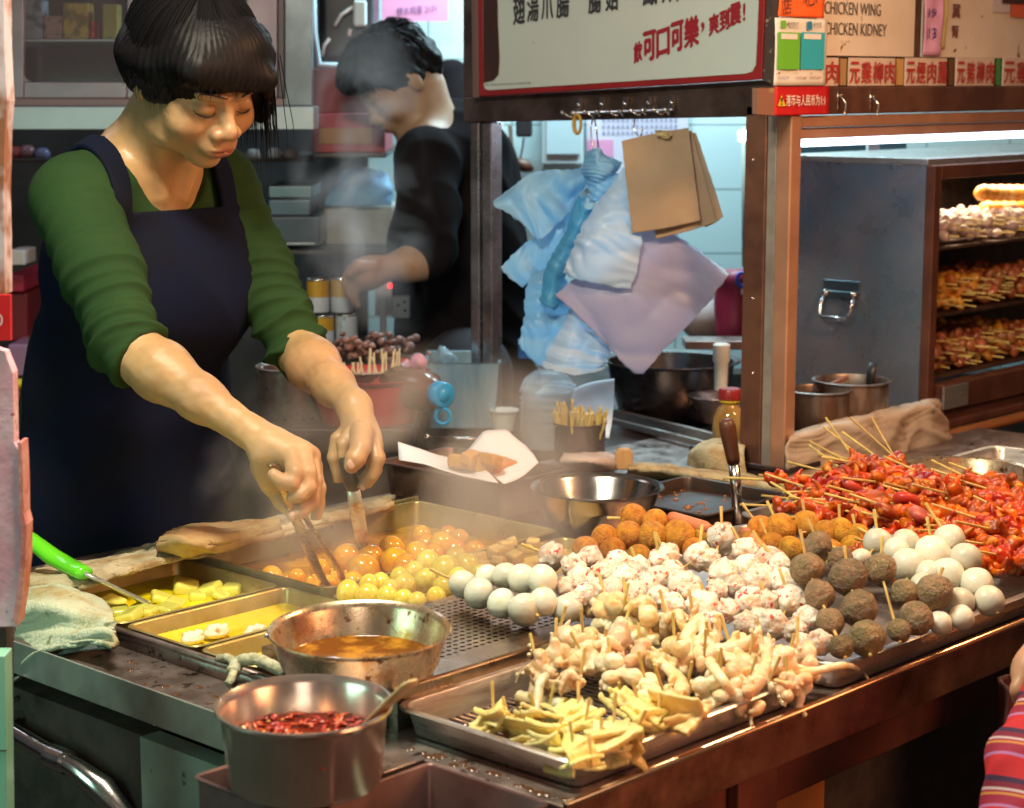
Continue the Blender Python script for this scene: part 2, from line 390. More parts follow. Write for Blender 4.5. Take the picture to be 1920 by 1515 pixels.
# pipe handle of the burner bay
hp = [Vector((1.205, 2.05, .745)), Vector((1.205, 1.86, .725)), Vector((1.205, 1.82, .722)), Vector((1.214, 1.785, .705)), Vector((1.228, 1.755, .672))]
m = MB(); m.tube(hp, [.011, .011, .012, .016, .013], 20); m.tube([hp[1]+Vector((0, .012, 0)), hp[1]-Vector((0, .02, 0))], .0145, 20); m.tube([(1.205, 1.98, .742), (1.24, 1.98, .742)], .007, 10)
h = m.build('burner_handle', STEELB, ct, smooth=True, auto=True)
m = MB(); m.tube([(1.23, 1.955, .80), (1.20, 1.95, .797), (1.196, 1.945, .785), (1.20, 1.945, .775), (1.212, 1.947, .777)], .0035, 10); m.build('hook', STEELB, ct, smooth=True)
# crumbs and drips of grease on the counter top
m = MB()
for k in range(60):
    if k < 26: x = R.uniform(1.285, 1.30-.003+.0) if False else R.uniform(1.225, 1.29); y = R.uniform(1.55, 1.8)
    else: x = R.uniform(1.28, 1.292); y = R.uniform(1.14, 1.36)
    s = R.uniform(.0008, .0028); m.lathe([(s*1.6, 0), (s*1.2, s*.35), (0.0001, s*.5)], (x, y, .8402), 9, sx=1, sy=R.uniform(.6, 1.8))
tag(m.build('grease_drips', mat('grease', (.10, .04, .015), .15, coat=.5), smooth=True), 'brown grease drips and crumbs spattered on the counter edge', 'grease', kind='stuff')
# ------------------------------------------------------------------ vat with compartments
vt = thing('soup_vat', 'sunken stainless soup vat divided into compartments, in front of the cook', 'vat', (1.31, 1.62, .74))
def cell(nm, x0, x1, y0, y1, zt=.86, zb=.76):
    m = tray_mb(x0+.004, x1-.004, y0+.004, y1-.004, zb, zt, flare=.002, rim=.0025, r=.012, lip=.002)
    return m.build(nm, VATM, vt, smooth=True, auto=True)
cell('compartment', 1.310, 1.562, 1.878, 2.096); cell('compartment', 1.310, 1.562, 1.735, 1.873)
cell('compartment', 1.310, 1.562, 1.625, 1.730); cell('compartment', 1.567, 2.012, 1.800, 2.096, zt=.868)
cell('compartment', 1.567, 2.012, 1.625, 1.796)
m = MB(); m.box((1.295, 2.1005, .8405), (2.02, 2.104, .872)); m.build('back_splash', VATM, vt, bevel=.001)
SOUPY = mat('yellow_broth', (.84, .70, .010), .10, col2=(.72, .52, .006), ns=14, bump=.25, bs=45, coat=.3, spec=.6)
SOUPO = mat('curry_broth', (.66, .34, .02), .10, col2=(.55, .23, .01), ns=18, bump=.5, bs=90, coat=.3, spec=.6)
def soup(x0, x1, y0, y1, z, m_, label):
    me = loft([rrect(x0, x1, y0, y1, z-.05, .009), rrect(x0, x1, y0, y1, z, .009)]).build('broth', m_)
    return tag(me, label, 'broth')
soup(1.3165, 1.5555, 1.8845, 2.0895, .838, SOUPY, 'yellow broth with pale radish chunks in the back left vat compartment')
soup(1.3165, 1.5555, 1.7415, 1.8665, .840, SOUPY, 'yellow broth around the white dumplings in the second vat compartment')
soup(1.3165, 1.5555, 1.6315, 1.7235, .838, SOUPY, 'yellow broth in the front vat compartment half hidden by the sauce pan')
soup(1.5735, 2.0055, 1.8065, 2.0895, .832, SOUPO, 'orange curry broth boiling around the curry fish balls')
soup(1.5735, 2.0055, 1.6315, 1.7895, .845, mat('pale_broth', (.45, .33, .10), .08, bump=.3, bs=70), 'pale broth in the compartment of quail eggs')
# perforated rack
pr = thing('perforated_rack', 'raised stainless rack with a perforated top under the white fish balls', 'rack', (1.32, 1.395, .84))
m = MB(); X0, X1, Y0, Y1, ZT = 1.312, 1.716, 1.398, 1.615, .886
m.box((X0, Y0, .8405), (X1, Y0+.003, ZT-.0005)); m.box((X0, Y0+.003, .8405), (X0+.003, Y1, ZT-.0005)); m.box((X1-.003, Y0+.003, .8405), (X1, Y1, ZT-.0005))
m.box((X0+.003, Y1-.003, .8405), (X1-.003, Y1, ZT-.0005))
m.tube([(X0, Y0, ZT-.001), (X1, Y0, ZT-.001)], .0022, 8)
m.build('rack_body', mat('rack_steel', (.55, .44, .34), .3, 1, col2=(.36, .26, .17), ns=12, rvar=.12, bump=.08, bs=80), pr)
def perforated():                       # sheet with real holes: cells of hexadecagon-in-square
    m = MB(); p = .0105; hx0, hy0 = X0+.02, Y0+.040; nx = int((X1-X0-.04)/p); ny = int((Y1-Y0-.052)/p)
    hx1, hy1 = hx0+nx*p, hy0+ny*p
    for q0, q1 in (((X0, Y0, ZT), (X1, hy0, ZT)), ((X0, hy1, ZT), (X1, Y1, ZT)), ((X0, hy0, ZT), (hx0, hy1, ZT)), ((hx1, hy0, ZT), (X1, hy1, ZT))):
        m.add([(q0[0], q0[1], ZT), (q1[0], q0[1], ZT), (q1[0], q1[1], ZT), (q0[0], q1[1], ZT)], [(0, 1, 2, 3)])
    for i in range(nx):
        for j in range(ny):
            cx, cy = hx0+(i+.5)*p, hy0+(j+.5)*p; vs = []; h = p/2
            sq = [(h, 0), (h, h), (0, h), (-h, h), (-h, 0), (-h, -h), (0, -h), (h, -h)]
            for k in range(8):
                t = PI/4*k; vs.append((cx+.0031*math.cos(t)*1.25, cy+.0031*math.sin(t)*.8, ZT-.0012)) 
            for k in range(8):
                t = PI/4*k; vs.append((cx+.0031*math.cos(t)*1.25, cy+.0031*math.sin(t)*.8, ZT))
            for x, y in sq: vs.append((cx+x, cy+y, ZT))
            m.add(vs, [(8+k, 8+(k+1) % 8, 16+(k+1) % 8, 16+k) for k in range(8)]+[(k, (k+1) % 8, 8+(k+1) % 8, 8+k) for k in range(8)])
    return m
perforated().build('perforated_top', mat('rack_top', (.56, .40, .32), .26, 1, col2=(.42, .27, .19), ns=14, rvar=.1), pr)
m = MB(); m.box((X0+.004, Y0+.004, .842), (X1-.004, Y1-.004, .846)); m.build('drip_plate', DARK, pr)
# trays
t1 = open_box('serving_tray', 'shallow steel tray heaped with squid, turnip and tentacle skewers at the customer edge', 'tray', 1.306, 1.672, 1.146, 1.388, .8415, .872, STEEL, flare=.008, rim=.008, r=.02)
m = MB()
for k in range(34): m.tube([(1.325+.010*k, 1.165, .8455), (1.325+.010*k, 1.375, .8455)], .0016, 6)
for y in (1.19, 1.27, 1.35): m.tube([(1.32, y, .8445), (1.66, y, .8445)], .0018, 6)
tag(m.build('wire_rack', STEELD, smooth=True), 'wire draining rack lying in the bottom of the squid tray', 'rack')
t2 = open_box('serving_tray', 'large steel tray of lobster balls, beef balls and white fish balls at the customer edge', 'tray', 1.728, 2.205, 1.140, 1.612, .8415, .874, STEEL, flare=.008, rim=.009, r=.022)
t3 = open_box('serving_tray', 'steel tray heaped with red stewed tentacle skewers at the right end of the counter', 'tray', 2.226, 2.95, 1.146, 1.640, .8415, .882, STEEL, flare=.008, rim=.008, r=.02)
open_box('sauce_box', 'dark steel box of soy sauce that the steel handled ladle stands in', 'sauce box', 2.215, 2.42, 1.700, 1.895, .8415, .872, DARK, flare=.002, rim=.004)
tag(loft([rrect(2.22, 2.415, 1.705, 1.89, .8435, .01), rrect(2.22, 2.415, 1.705, 1.89, .855, .01)]).build('soy_sauce', mat('soy', (.035, .014, .006), .28, bump=.6, bs=90)), 'dark soy sauce with fried bits inside the dark steel box', 'sauce')
m = MB()
for k in range(50):
    x, y = R.uniform(2.225, 2.41), R.uniform(1.71, 1.885); s = R.uniform(.002, .0045); m.sphere((x, y, .8555), (s, s*R.uniform(.5, 1.3), s*.5), 6, 4)
tag(m.build('fried_bits', mat('fried_bits', (.35, .12, .02), .4), smooth=True), 'crisp brown bits floating on the soy sauce', 'fried bits', kind='stuff')
# pans, pots and bowls
def vessel(name, label, cat, c, prof, m, n=72, tilt=None, inner=None):
    o = MB().lathe(prof, (0, 0, 0), n).build(name, m, None, smooth=True, auto=True); o.location = c
    if tilt is not None: o.rotation_mode = 'QUATERNION'; o.rotation_quaternion = tilt
    return tag(o, label, cat)
tl = Vector((0, 0, 1)).rotation_difference(Vector((-.045*FH[0], -.045*FH[1], 1)).normalized())
pc = Z(674, 1182, .934); pr_ = px(173, pc)
pan = vessel('sauce_pan', 'round burnt steel pan of brown sauce on the left of the perforated rack', 'pan', pc,
    [(0, -.046), (pr_*.72, -.046), (pr_*.80, -.043), (pr_*.86, -.034), (pr_*.95, -.004), (pr_*.985, 0), (pr_, .0015), (pr_*.99, .003), (pr_*.95, .0005), (pr_*.93, -.004), (pr_*.845, -.032), (pr_*.79, -.040), (0, -.042)], PANM, tilt=tl)
q = MB().lathe([(0, -.0335), (pr_*.832, -.0335), (pr_*.84, -.0325)], (0, 0, 0), 48).build('brown_sauce', mat('brown_sauce', (.17, .055, .006), .07, col2=(.46, .20, .02), ns=30, lo=.46, hi=.62, bump=.25, bs=60, coat=.3), None, smooth=True)
q.location = pc; q.rotation_mode = 'QUATERNION'; q.rotation_quaternion = tl; tag(q, 'thin layer of oily brown sauce in the burnt steel pan', 'sauce')
m = MB(); m.sphere(pc+Vector((-.055, .085, -.012)), .003, 8, 6); rv = m.build('rivet', STEELB, None, smooth=True); rv.parent = pan; rv.matrix_parent_inverse = Matrix.Translation(-pc)
tp = Vector((0, 0, 1)).rotation_difference(Vector((-.03*FH[0], -.03*FH[1], 1)).normalized())
qc = Z(570, 1323, .921); qr = px(168, qc)
pot = vessel('stock_pot', 'shiny steel pot of chilli oil at the near corner of the counter', 'pot', qc,
    [(0, -.076), (qr*.78, -.076), (qr*.84, -.073), (qr*.865, -.066), (qr*.93, -.006), (qr*.975, -.003), (qr, 0), (qr*.995, .0025), (qr*.965, .003), (qr*.93, -.001), (qr*.90, -.006), (qr*.845, -.062), (qr*.8, -.072), (0, -.074)],
    mat('pot_steel', (.74, .62, .55), .22, .88, col2=(.60, .48, .41), ns=7, rvar=.05, bump=.03, bs=30), tilt=tp)
q = MB().lathe([(0, -.034), (qr*.87, -.034)], (0, 0, 0), 40).build('chilli_oil', mat('chilli_oil', (.16, .018, .008), .05, bump=.3, bs=60, coat=.5), None, smooth=True)
q.location = qc; q.rotation_mode = 'QUATERNION'; q.rotation_quaternion = tp; tag(q, 'dark red chilli oil in the shiny steel pot', 'chilli oil')
CH = mat('chilli', (.42, .02, .012), .22, col2=(.62, .10, .02), ns=40, coat=.5)
m = MB()
for k in range(170):
    t = R.uniform(0, 2*PI); rr = qr*.84*math.sqrt(R.random()); x, y = rr*math.cos(t), rr*math.sin(t); an = R.uniform(0, PI); L_ = R.uniform(.004, .010)
    d_ = Vector((math.cos(an), math.sin(an), R.uniform(-.3, .5)))*L_; p = Vector((x, y, -.0325))
    m.tube([p-d_, p+Vector((R.uniform(-.001, .001), 0, .0012)), p+d_], [.0008, .0024, .0006], 6, flat=.6)
q = m.build('chilli_flakes', CH, None, smooth=True); q.location = qc; q.rotation_mode = 'QUATERNION'; q.rotation_quaternion = tp; tag(q, 'chopped red chillies floating thickly in the steel pot', 'chillies', kind='stuff')
m = MB()
for k in range(60):
    t = R.uniform(0, 2*PI); rr = qr*.82*math.sqrt(R.random()); m.sphere((rr*math.cos(t), rr*math.sin(t), -.0325), (.0024, .0017, .0008), 7, 5)
q = m.build('chilli_seeds', mat('seed', (.75, .42, .10), .3), None, smooth=True); q.location = qc; q.rotation_mode = 'QUATERNION'; q.rotation_quaternion = tp; tag(q, 'yellow chilli seeds scattered over the red chillies', 'seeds', kind='stuff')
# spoon in pot
s0 = Z(692, 1352, .905); s1 = Z(775, 1276, .962)
m = MB(); dr = (s1-s0).normalized(); m.tube([s0-dr*.03, s0, s0+dr*.02, s0+dr*.045, s1-dr*.008, s1], [.004, .0055, .0065, .0085, .0095, .005], 12, flat=.35)
tag(m.build('plastic_spoon', mat('ivory_plastic', (.62, .50, .28), .3, col2=(.5, .36, .16), ns=20, sss=.1), None, smooth=True), 'cream plastic spoon handle leaning in the chilli pot', 'spoon')
bc = Z(1120, 914, .920); br = px(126, bc)
vessel('mixing_bowl', 'clean steel bowl with a wide rim behind the orange fish balls', 'bowl', bc,
    [(0, -.078), (br*.58, -.078), (br*.64, -.074), (br*.80, -.030), (br*.84, -.026), (br*.86, -.022), (br*.94, -.004), (br*.985, 0), (br, .001), (br*.99, .003), (br*.94, .001), (br*.90, -.004), (br*.82, -.024), (br*.77, -.030), (br*.61, -.072), (0, -.075)],
    mat('bowl_steel', (.50, .47, .44), .17, 1, col2=(.38, .31, .26), ns=8, rvar=.06, bump=.05, bs=30))
cc = Z(1812, 883, .915); cr_ = px(128, cc)
vessel('sauce_pan', 'oily golden steel pan behind the red tentacle skewers at the right', 'pan', cc,
    [(0, -.05), (cr_*.7, -.05), (cr_*.78, -.044), (cr_*.93, -.004), (cr_*.98, 0), (cr_, .002), (cr_*.985, .0035), (cr_*.94, .001), (cr_*.92, -.005), (cr_*.77, -.040), (0, -.046)], PANM)
q = MB().lathe([(0, -.036), (cr_*.79, -.036)], (0, 0, 0), 40).build('yellow_oil', mat('gold_oil', (.60, .26, .02), .06, coat=.4, bump=.2, bs=40), None, smooth=True); q.location = cc; tag(q, 'golden oil in the right hand pan', 'oil')
# boxes at the near left corner
BX = mat('box_steel', (.20, .12, .115), .42, .6, col2=(.12, .07, .07), ns=9, rvar=.1)
open_box('sauce_tub', 'empty square steel tub under the left half of the chilli pot', 'tub', 1.086, 1.208, 1.312, 1.440, .70, .8425, BX, flare=.001, rim=.003, r=.006)
open_box('sauce_tub', 'empty square steel tub under the right half of the chilli pot at the bottom edge', 'tub', 1.118, 1.262, 1.145, 1.300, .70, .8435, BX, flare=.001, rim=.003, r=.006)
# knife block / ladle standing in the soy box
L0 = Z(1385, 968, .858); L1 = Z(1373, 868, .93); L1 = D(1376, 868, dep(L0)-.01); L2 = D(1361, 786, dep(L0)-.03); dl = (L2-L1).normalized()
ld = thing('ladle', 'ladle with a dark wooden grip and bright steel shank standing in the soy sauce', 'ladle', L0)
m = MB(); m.tube([L0-Vector((0, 0, .01)), L0+(L1-L0)*.5, L1], .0085, 18); m.build('shank', STEELB, ld, smooth=True)
m = MB(); m.tube([L1+dl*.0005, L1+dl*.012, L1+dl*.04, L2-dl*.012, L2-dl*.003, L2], [.0095, .0105, .0120, .0125, .0105, .005], 18); m.build('grip', WOODD, ld, smooth=True)
# papered box
pb = thing('papered_box', 'dark greasy steel box lined with white paper behind the curry broth', 'box', (2.07, 1.97, .84))
tray_mb(2.078, 2.235, 1.985, 2.245, .8415, .90, flare=.010, rim=.006, r=.012).build('box_body', mat('greasy_steel', (.20, .11, .08), .38, .8, col2=(.10, .045, .03), ns=12, rvar=.1), pb, smooth=True, auto=True)
PAPER = mat('white_paper', (.76, .72, .78), .7, sss=.0, bump=.1, bs=40)
c = lambda u, v, z: Z(u, v, z)
cloth('paper_liner', [[D(748, 862, 2.94), D(747, 846, 2.96), D(746, 828, 2.97)], [D(800, 872, 2.90), D(800, 858, 2.94), D(806, 848, 2.98)], [D(870, 893, 2.86), D(860, 876, 2.90), D(862, 862, 2.94)], [D(935, 906, 2.82), D(925, 894, 2.84), D(915, 884, 2.86)]], PAPER, pb, 16, 10, .0006, .001, straight=True)
cloth('paper_liner', [[D(945, 908, 2.83), D(905, 876, 2.90), D(872, 850, 2.96)], [D(962, 902, 2.85), D(932, 852, 2.92), D(908, 808, 2.99)], [D(985, 890, 2.88), D(970, 848, 2.95), D(950, 804, 3.01)], [D(1010, 868, 2.92), D(1000, 852, 2.95), D(984, 834, 2.99)]], PAPER, pb, 16, 12, .0006, .0012, straight=True)
# ------------------------------------------------------------------ food
import bmesh
MSSS = (.012, .008, .005)
FISH = mat('fish_ball_white', (.70, .69, .59), .33, sss=.35, sssr=MSSS, col2=(.70, .68, .55), ns=1.2, bump=.2, bs=4, bd=.004, rand=1)
BEEF = mat('beef_ball', (.34, .22, .12), .42, sss=.05, col2=(.22, .17, .09), ns=1.6, lo=.4, hi=.6, col3=(.42, .32, .18), ns3=5, lo3=.60, hi3=.70, bump=.9, bs=3.2, bd=.012, rand=1)
FRIED = mat('fried_ball', (.70, .32, .03), .42, sss=.1, col2=(.42, .14, .012), ns=2.2, lo=.38, hi=.66, col3=(.68, .38, .06), ns3=6, lo3=.58, hi3=.7, bump=.7, bs=8, bd=.007, rand=1)
CURRY = mat('curry_ball', (.82, .42, .008), .14, sss=.08, sssr=MSSS, col2=(.74, .30, .004), ns=1.5, coat=.6, rand=1)
EGG = mat('quail_egg', (.80, .66, .12), .22, sss=.12, sssr=MSSS, col2=(.70, .50, .06), ns=1.5, coat=.2, rand=1)
LOB = mat('lobster_ball', (.84, .78, .68), .34, sss=.2, sssr=MSSS, col2=(.82, .42, .22), ns=1.9, lo=.50, hi=.68, col3=(.62, .045, .03), ns3=2.6, lo3=.60, hi3=.64, bump=.5, bs=6, bd=.008, rand=1)
SQUID = mat('squid', (.86, .69, .47), .26, sss=.35, sssr=(.02, .010, .006), col2=(.82, .50, .24), ns=24, lo=.4, hi=.65, bump=.8, bs=110, bd=.004, rand=1, coat=.3)
SQUIDP = mat('squid_pale', (.80, .76, .56), .2, sss=.4, sssr=(.02, .014, .009), col2=(.78, .56, .28), ns=24, bump=.8, bs=110, bd=.004, rand=1, coat=.35)
WEDGE = mat('yellow_slice', (.84, .70, .32), .34, sss=.35, sssr=MSSS, col2=(.80, .60, .20), ns=25, lo=.4, hi=.65, bump=.35, bs=200, rand=1)
REDS = mat('red_tentacle', (.60, .088, .003), .26, sss=.04, sssr=MSSS, col2=(.24, .014, .002), ns=22, lo=.4, hi=.62, col3=(.74, .22, .02), ns3=50, lo3=.56, hi3=.68, bump=.5, bs=180, coat=.15, rand=1)
REDP = mat('red_slice', (.40, .11, .085), .35, sss=.2, sssr=MSSS, col2=(.46, .06, .02), ns=20, bump=.3, bs=100, rand=1)
RADISH = mat('radish', (.74, .70, .14), .2, sss=.4, sssr=MSSS, coat=.3, rand=1)
def ico(name, m, sub=3, amp=0, fr=2, seed=0, amp2=0, fr2=6):
    bm = bmesh.new(); bmesh.ops.create_icosphere(bm, subdivisions=sub, radius=1)
    P = np.array([v.co[:] for v in bm.verts]); d = 1+amp*nz(P, fr, seed)+amp2*nz(P, fr2, seed+5)
    for v, k in zip(bm.verts, d): v.co *= k
    me = bpy.data.meshes.new(name); bm.to_mesh(me); bm.free(); me.materials.append(m)
    me.polygons.foreach_set('use_smooth', [True]*len(me.polygons)); return me
KM = {
 'fish': [ico('fish_ball', FISH, 4, .09, 1.5, s, .012, 4) for s in (1, 9, 21, 33)],
 'beef': [ico('beef_ball', BEEF, 4, .13, 1.7, s, .035, 5) for s in (2, 12, 22)],
 'fried': [ico('fried_ball', FRIED, 4, .09, 1.7, s, .02, 6) for s in (3, 14, 26)],
 'curry': [ico('curry_ball', CURRY, 3, .04, 1.4, s) for s in (4, 15)],
 'egg': [ico('egg', EGG, 3, .08, 1.4, s) for s in (4, 15, 28)]}
lobs = []
for s in range(4):
    rs = np.random.RandomState(40+s); f = Field((-1.25,)*3, (1.25,)*3, .075); f.ell((0, 0, 0), (.86, .86, .84), k=.05)
    for k in range(30):
        d = rs.normal(size=3); d /= np.linalg.norm(d); M = np.linalg.qr(rs.normal(size=(3, 3)))[0]
        f.ell(d*rs.uniform(.62, .78), rs.uniform((.18, .16, .12), (.44, .34, .26)), M, k=.07)
    o = f.mesh('lobster_ball', LOB, smooth=0); lobs.append(o.data); bpy.data.objects.remove(o)
KM['lobster'] = lobs
def ballobj(kind, p, r, parent=None, sq=(1, 1, 1)):
    o = bpy.data.objects.new(kind if kind in ('egg',) else 'ball', R.choice(KM[kind])); COL.objects.link(o)
    if parent is not None: o.parent = parent; p = Vector(p)-parent.location
    o.location = p; o.scale = [r*k for k in sq]
    o.rotation_euler = (R.uniform(0, 6), R.uniform(0, 6), R.uniform(0, 6)) if sq == (1, 1, 1) else (R.uniform(-.3, .3), R.uniform(-.3, .3), R.uniform(0, 6))
    return o
def stick_mesh(p, q, r=.0021, parent=None):
    d = (q-p).normalized(); m = MB(); m.tube([p, p+(q-p)*.97, q], [r*.6, r, r*.85], 7)
    return m.build('stick', BAMBOO, parent, smooth=True, auto=True)
WHERE = {}
def balls(kind, nm, label, cat, group, sk):
    """sk: list of (balls[(u,v,r,z)], tip or None)   tip = (du,dv) of the free stick end in photo pixels"""
    for n, e in enumerate(sk):
        bl, tip = e[0], e[1]; lab = e[2] if len(e) > 2 else label
        P = [Z(u, v, z) for u, v, r, z in bl]
        t = thing(nm, lab, cat, P[0], group)
        for (u, v, r, z), p in zip(bl, P): ballobj(kind, p, px(r*{'beef': .95, 'lobster': 1.12}.get(kind, 1), p), t)
        if tip is not None:
            dp = dep(P[0]); u, v = bl[0][0]+tip[0], bl[0][1]+tip[1]; q = D(u, v, 1.); q = q-Vector((0, 0, CZ)); q = Vector((q.x, q.y, q.z))
            r_ = ray(u, v); q = Vector((r_[0]*dp, r_[1]*dp, CZ+r_[2]*dp))+Vector((0, 0, .0))
            far = P[-1]+(P[-1]-q).normalized()*px(bl[-1][2], P[-1])*1.15
            if len(P) > 1: stick_mesh(P[0]+(P[0]-P[-1]).normalized()*0, q, parent=t); stick_mesh(P[0], far, parent=t)
            else: stick_mesh(far, q, parent=t)
# white fish balls on the rack
zr = .908
balls('fish', 'fish_ball_skewer', 'skewer of smooth white fish balls lying on the perforated rack', 'skewer', 'white fish ball skewers on the rack', [
 ([(867, 1096, 27, .912), (899, 1114, 29, .909), (940, 1131, 27, .908), (983, 1143, 32, .907)], (-62, -30), 'front skewer of four white fish balls on the perforated rack'),
 ([(913, 1080, 22, .925), (947, 1079, 25, .928), (978, 1086, 27, .930), (1018, 1088, 29, .934)], None, 'upper skewer of white fish balls resting behind the front one on the rack'),
 ([(1018, 1128, 27, .915), (1063, 1142, 29, .905), ], (-2, -30), 'short skewer of two white fish balls beside the squid tray')])
# lobster balls
lz = lambda v: .892+max(0, (1190-v))*.00034
L = lambda *a: [(u, v, r, lz(v)) for u, v, r in a]
balls('lobster', 'lobster_ball_skewer', 'skewer of lumpy white lobster balls flecked with red', 'skewer', 'lobster ball skewers', [
 (L((1249, 1044, 26), (1234, 1087, 29), (1198, 1066, 24)), (-20, -45)), (L((1309, 1044, 27), (1281, 1099, 31), (1262, 1070, 22)), (8, -60)),
 (L((1354, 1009, 30), (1356, 1076, 30), (1330, 1050, 22)), (-2, -60)), (L((1397, 1033, 26), (1399, 1065, 27)), (-25, -45)),
 (L((1442, 1050, 28), (1468, 1091, 29), (1430, 1078, 22)), (-30, -55)), (L((1316, 1138, 32), (1300, 1115, 24)), (0, -45)),
 (L((1417, 1095, 31), (1406, 1130, 30)), (-25, -28)), (L((1365, 1144, 23), (1399, 1170, 24), (1340, 1165, 20)), None),
 (L((1481, 1126, 32), (1449, 1172, 31)), (-20, -60)), (L((1517, 1162, 30), (1492, 1184, 25)), None), (L((1538, 1206, 25), (1505, 1206, 20)), None),
 (L((1035, 1042, 27), (1075, 1062, 24)), (-58, -22), 'lobster ball skewer whose bare stick points left over the white fish balls'),
 (L((1106, 1046, 24), (1090, 1086, 26), (1063, 1102, 22)), None), (L((1158, 1054, 25), (1134, 1074, 26), (1120, 1110, 26)), (12, -20)),
 (L((1198, 1066, 22), (1170, 1082, 26), (1146, 1108, 26)), (-15, -40)), (L((1237, 1052, 22), (1215, 1100, 25), (1190, 1112, 24)), (-10, -55)),
 (L((1098, 1114, 24), (1075, 1128, 20)), None), (L((1262, 1135, 24), (1235, 1120, 24)), None), (L((1460, 1060, 24), (1500, 1092, 22)), (-30, -40)),
 (L((1380, 1100, 24), (1345, 1108, 22)), None), (L((1440, 1130, 24), (1425, 1160, 22)), (-15, -40))])
# beef balls
bz = lambda v: .893+max(0, (1205-v))*.00040
L = lambda *a: [(u, v, r, bz(v)) for u, v, r in a]
balls('beef', 'beef_ball_skewer', 'skewer of grey brown beef balls standing in the large tray', 'skewer', 'beef ball skewers', [
 (L((1515, 1067, 33), (1535, 1116, 30), (1555, 1166, 29), (1578, 1212, 24)), (-15, -75), 'leftmost column of four beef balls next to the lobster balls'),
 (L((1535, 1021, 28), (1575, 1050, 26)), (-22, -50), 'beef ball skewer behind the leftmost column, beside the orange fish balls'),
 (L((1591, 1083, 36), (1608, 1143, 37), (1624, 1195, 36)), (-8, -60), 'tallest column of three large beef balls in the middle of the large tray'),
 (L((1651, 1070, 33), (1694, 1112, 27), (1684, 1182, 24)), (3, -65), 'beef ball skewer between the middle column and the white fish balls'),
 (L((1750, 1113, 37), (1717, 1160, 33)), (18, -50), 'rightmost skewer of two big beef balls leaning on the white fish balls')])
L = lambda *a: [(u, v, r, .893+max(0, (1190-v))*.00036) for u, v, r in a]
balls('fish', 'fish_ball_skewer', 'skewer of smooth white fish balls at the right of the large tray', 'skewer', 'white fish ball skewers in the large tray', [
 (L((1647, 1017, 27), (1680, 1034, 26), (1614, 1047, 20)), (-8, -62)), (L((1700, 1017, 26), (1704, 1060, 34)), (12, -30)),
 (L((1750, 1037, 34), (1776, 1077, 33), (1796, 1130, 31)), (-12, -68)), (L((1780, 1011, 30), (1809, 1047, 30), (1832, 1093, 32), (1856, 1127, 29)), (-45, -68)),
 (L((1803, 1158, 24), (1763, 1168, 22)), None), (L((1740, 1075, 26), (1730, 1100, 26)), None)])
# orange fried balls
L = lambda *a: [(u, v, r, .890+max(0, (1050-v))*.00042) for u, v, r in a]
G_ = 'orange fried fish balls'
balls('fried', 'fried_ball_skewer', 'skewer of orange fried fish balls behind the lobster balls', 'skewer', G_, [
 (L((1188, 971, 26), (1229, 981, 26), (1320, 1003, 23)), (-50, 0), 'top skewer of orange fried fish balls with its stick pointing left'),
 (L((1134, 1009, 26), (1176, 1005, 28)), None), (L((1221, 1007, 30), (1273, 1007, 33)), None),
 (L((1099, 1029, 25), (1150, 1033, 26), (1198, 1043, 24)), None), (L((1250, 1040, 24), (1300, 1030, 22)), None),
 (L((1426, 991, 26), (1407, 1016, 22)), (-35, -48)), (L((1463, 994, 31), (1482, 1030, 25)), (-25, -55)),
 (L((1512, 984, 27), (1545, 1001, 25)), (-8, -48)), (L((1575, 997, 26), (1598, 1027, 24)), (-2, -52)), (L((1608, 1004, 24), (1560, 1035, 24)), (-10, -40)),
 (L((1445, 1022, 24), (1525, 1035, 22)), (-20, -50))])
# sausages among them
for (u0, v0, u1, v1, z, r, lab) in ((1262, 972, 1322, 990, .925, 13, 'pink sausage tucked behind the orange fried fish balls'), (1398, 1000, 1425, 1028, .91, 13, 'short pink sausage left of the lilac tray rim'), (795, 1138, 835, 1132, .878, 8, 'small pink sausage between the sauce pan and the white fish balls')):
    p, q = Z(u0, v0, z), Z(u1, v1, z-.004); d = (q-p).normalized(); rr = px(r, p)
    m = MB(); m.tube([p-d*rr*.9, p-d*rr*.6, p, q, q+d*rr*.6, q+d*rr*.9], [rr*.3, rr*.8, rr, rr, rr*.8, rr*.3], 16)
    tag(m.build('sausage', mat('sausage', (.58, .22, .12), .3, sss=.2, sssr=MSSS, col2=(.5, .15, .06), ns=20), None, smooth=True), lab, 'sausage')
# curry fish balls floating in the broth: single things
cl = [(651, 1044, 22), (681, 1068, 26), (695, 1045, 21), (741, 1052, 23), (735, 1028, 20), (780, 1039, 21), (828, 1019, 20), (509, 1082, 18), (558, 1062, 18), (556, 1082, 14), (661, 1092, 18), (851, 1031, 19),
      (705, 1022, 17), (765, 1014, 17), (800, 1022, 18), (760, 1062, 20), (812, 1040, 18), (870, 1022, 18), (890, 1032, 17), (600, 1066, 16), (640, 1075, 15), (720, 1078, 18), (615, 1095, 14), (860, 1010, 16), (915, 1018, 17), (840, 1003, 15), (540, 1098, 14), (790, 1002, 15)]
cl = [e for i, e in enumerate(cl) if i not in (8, 13, 20, 21, 24, 26, 12, 17)]
for n, (u, v, r) in enumerate(cl):
    r *= 1.22; p = Z(u, v, .838 if r < 24 else .848); o = ballobj('curry', p, px(r, p)); o.name = 'curry_fish_ball'
    tag(o, {0: 'glossy orange fish ball touching the tip of the far tongs', 1: 'largest glossy orange fish ball in front of the far tongs'}.get(n, 'glossy orange fish ball simmering in the curry broth'), 'fish ball', 'curry fish balls in the broth')
m = MB()
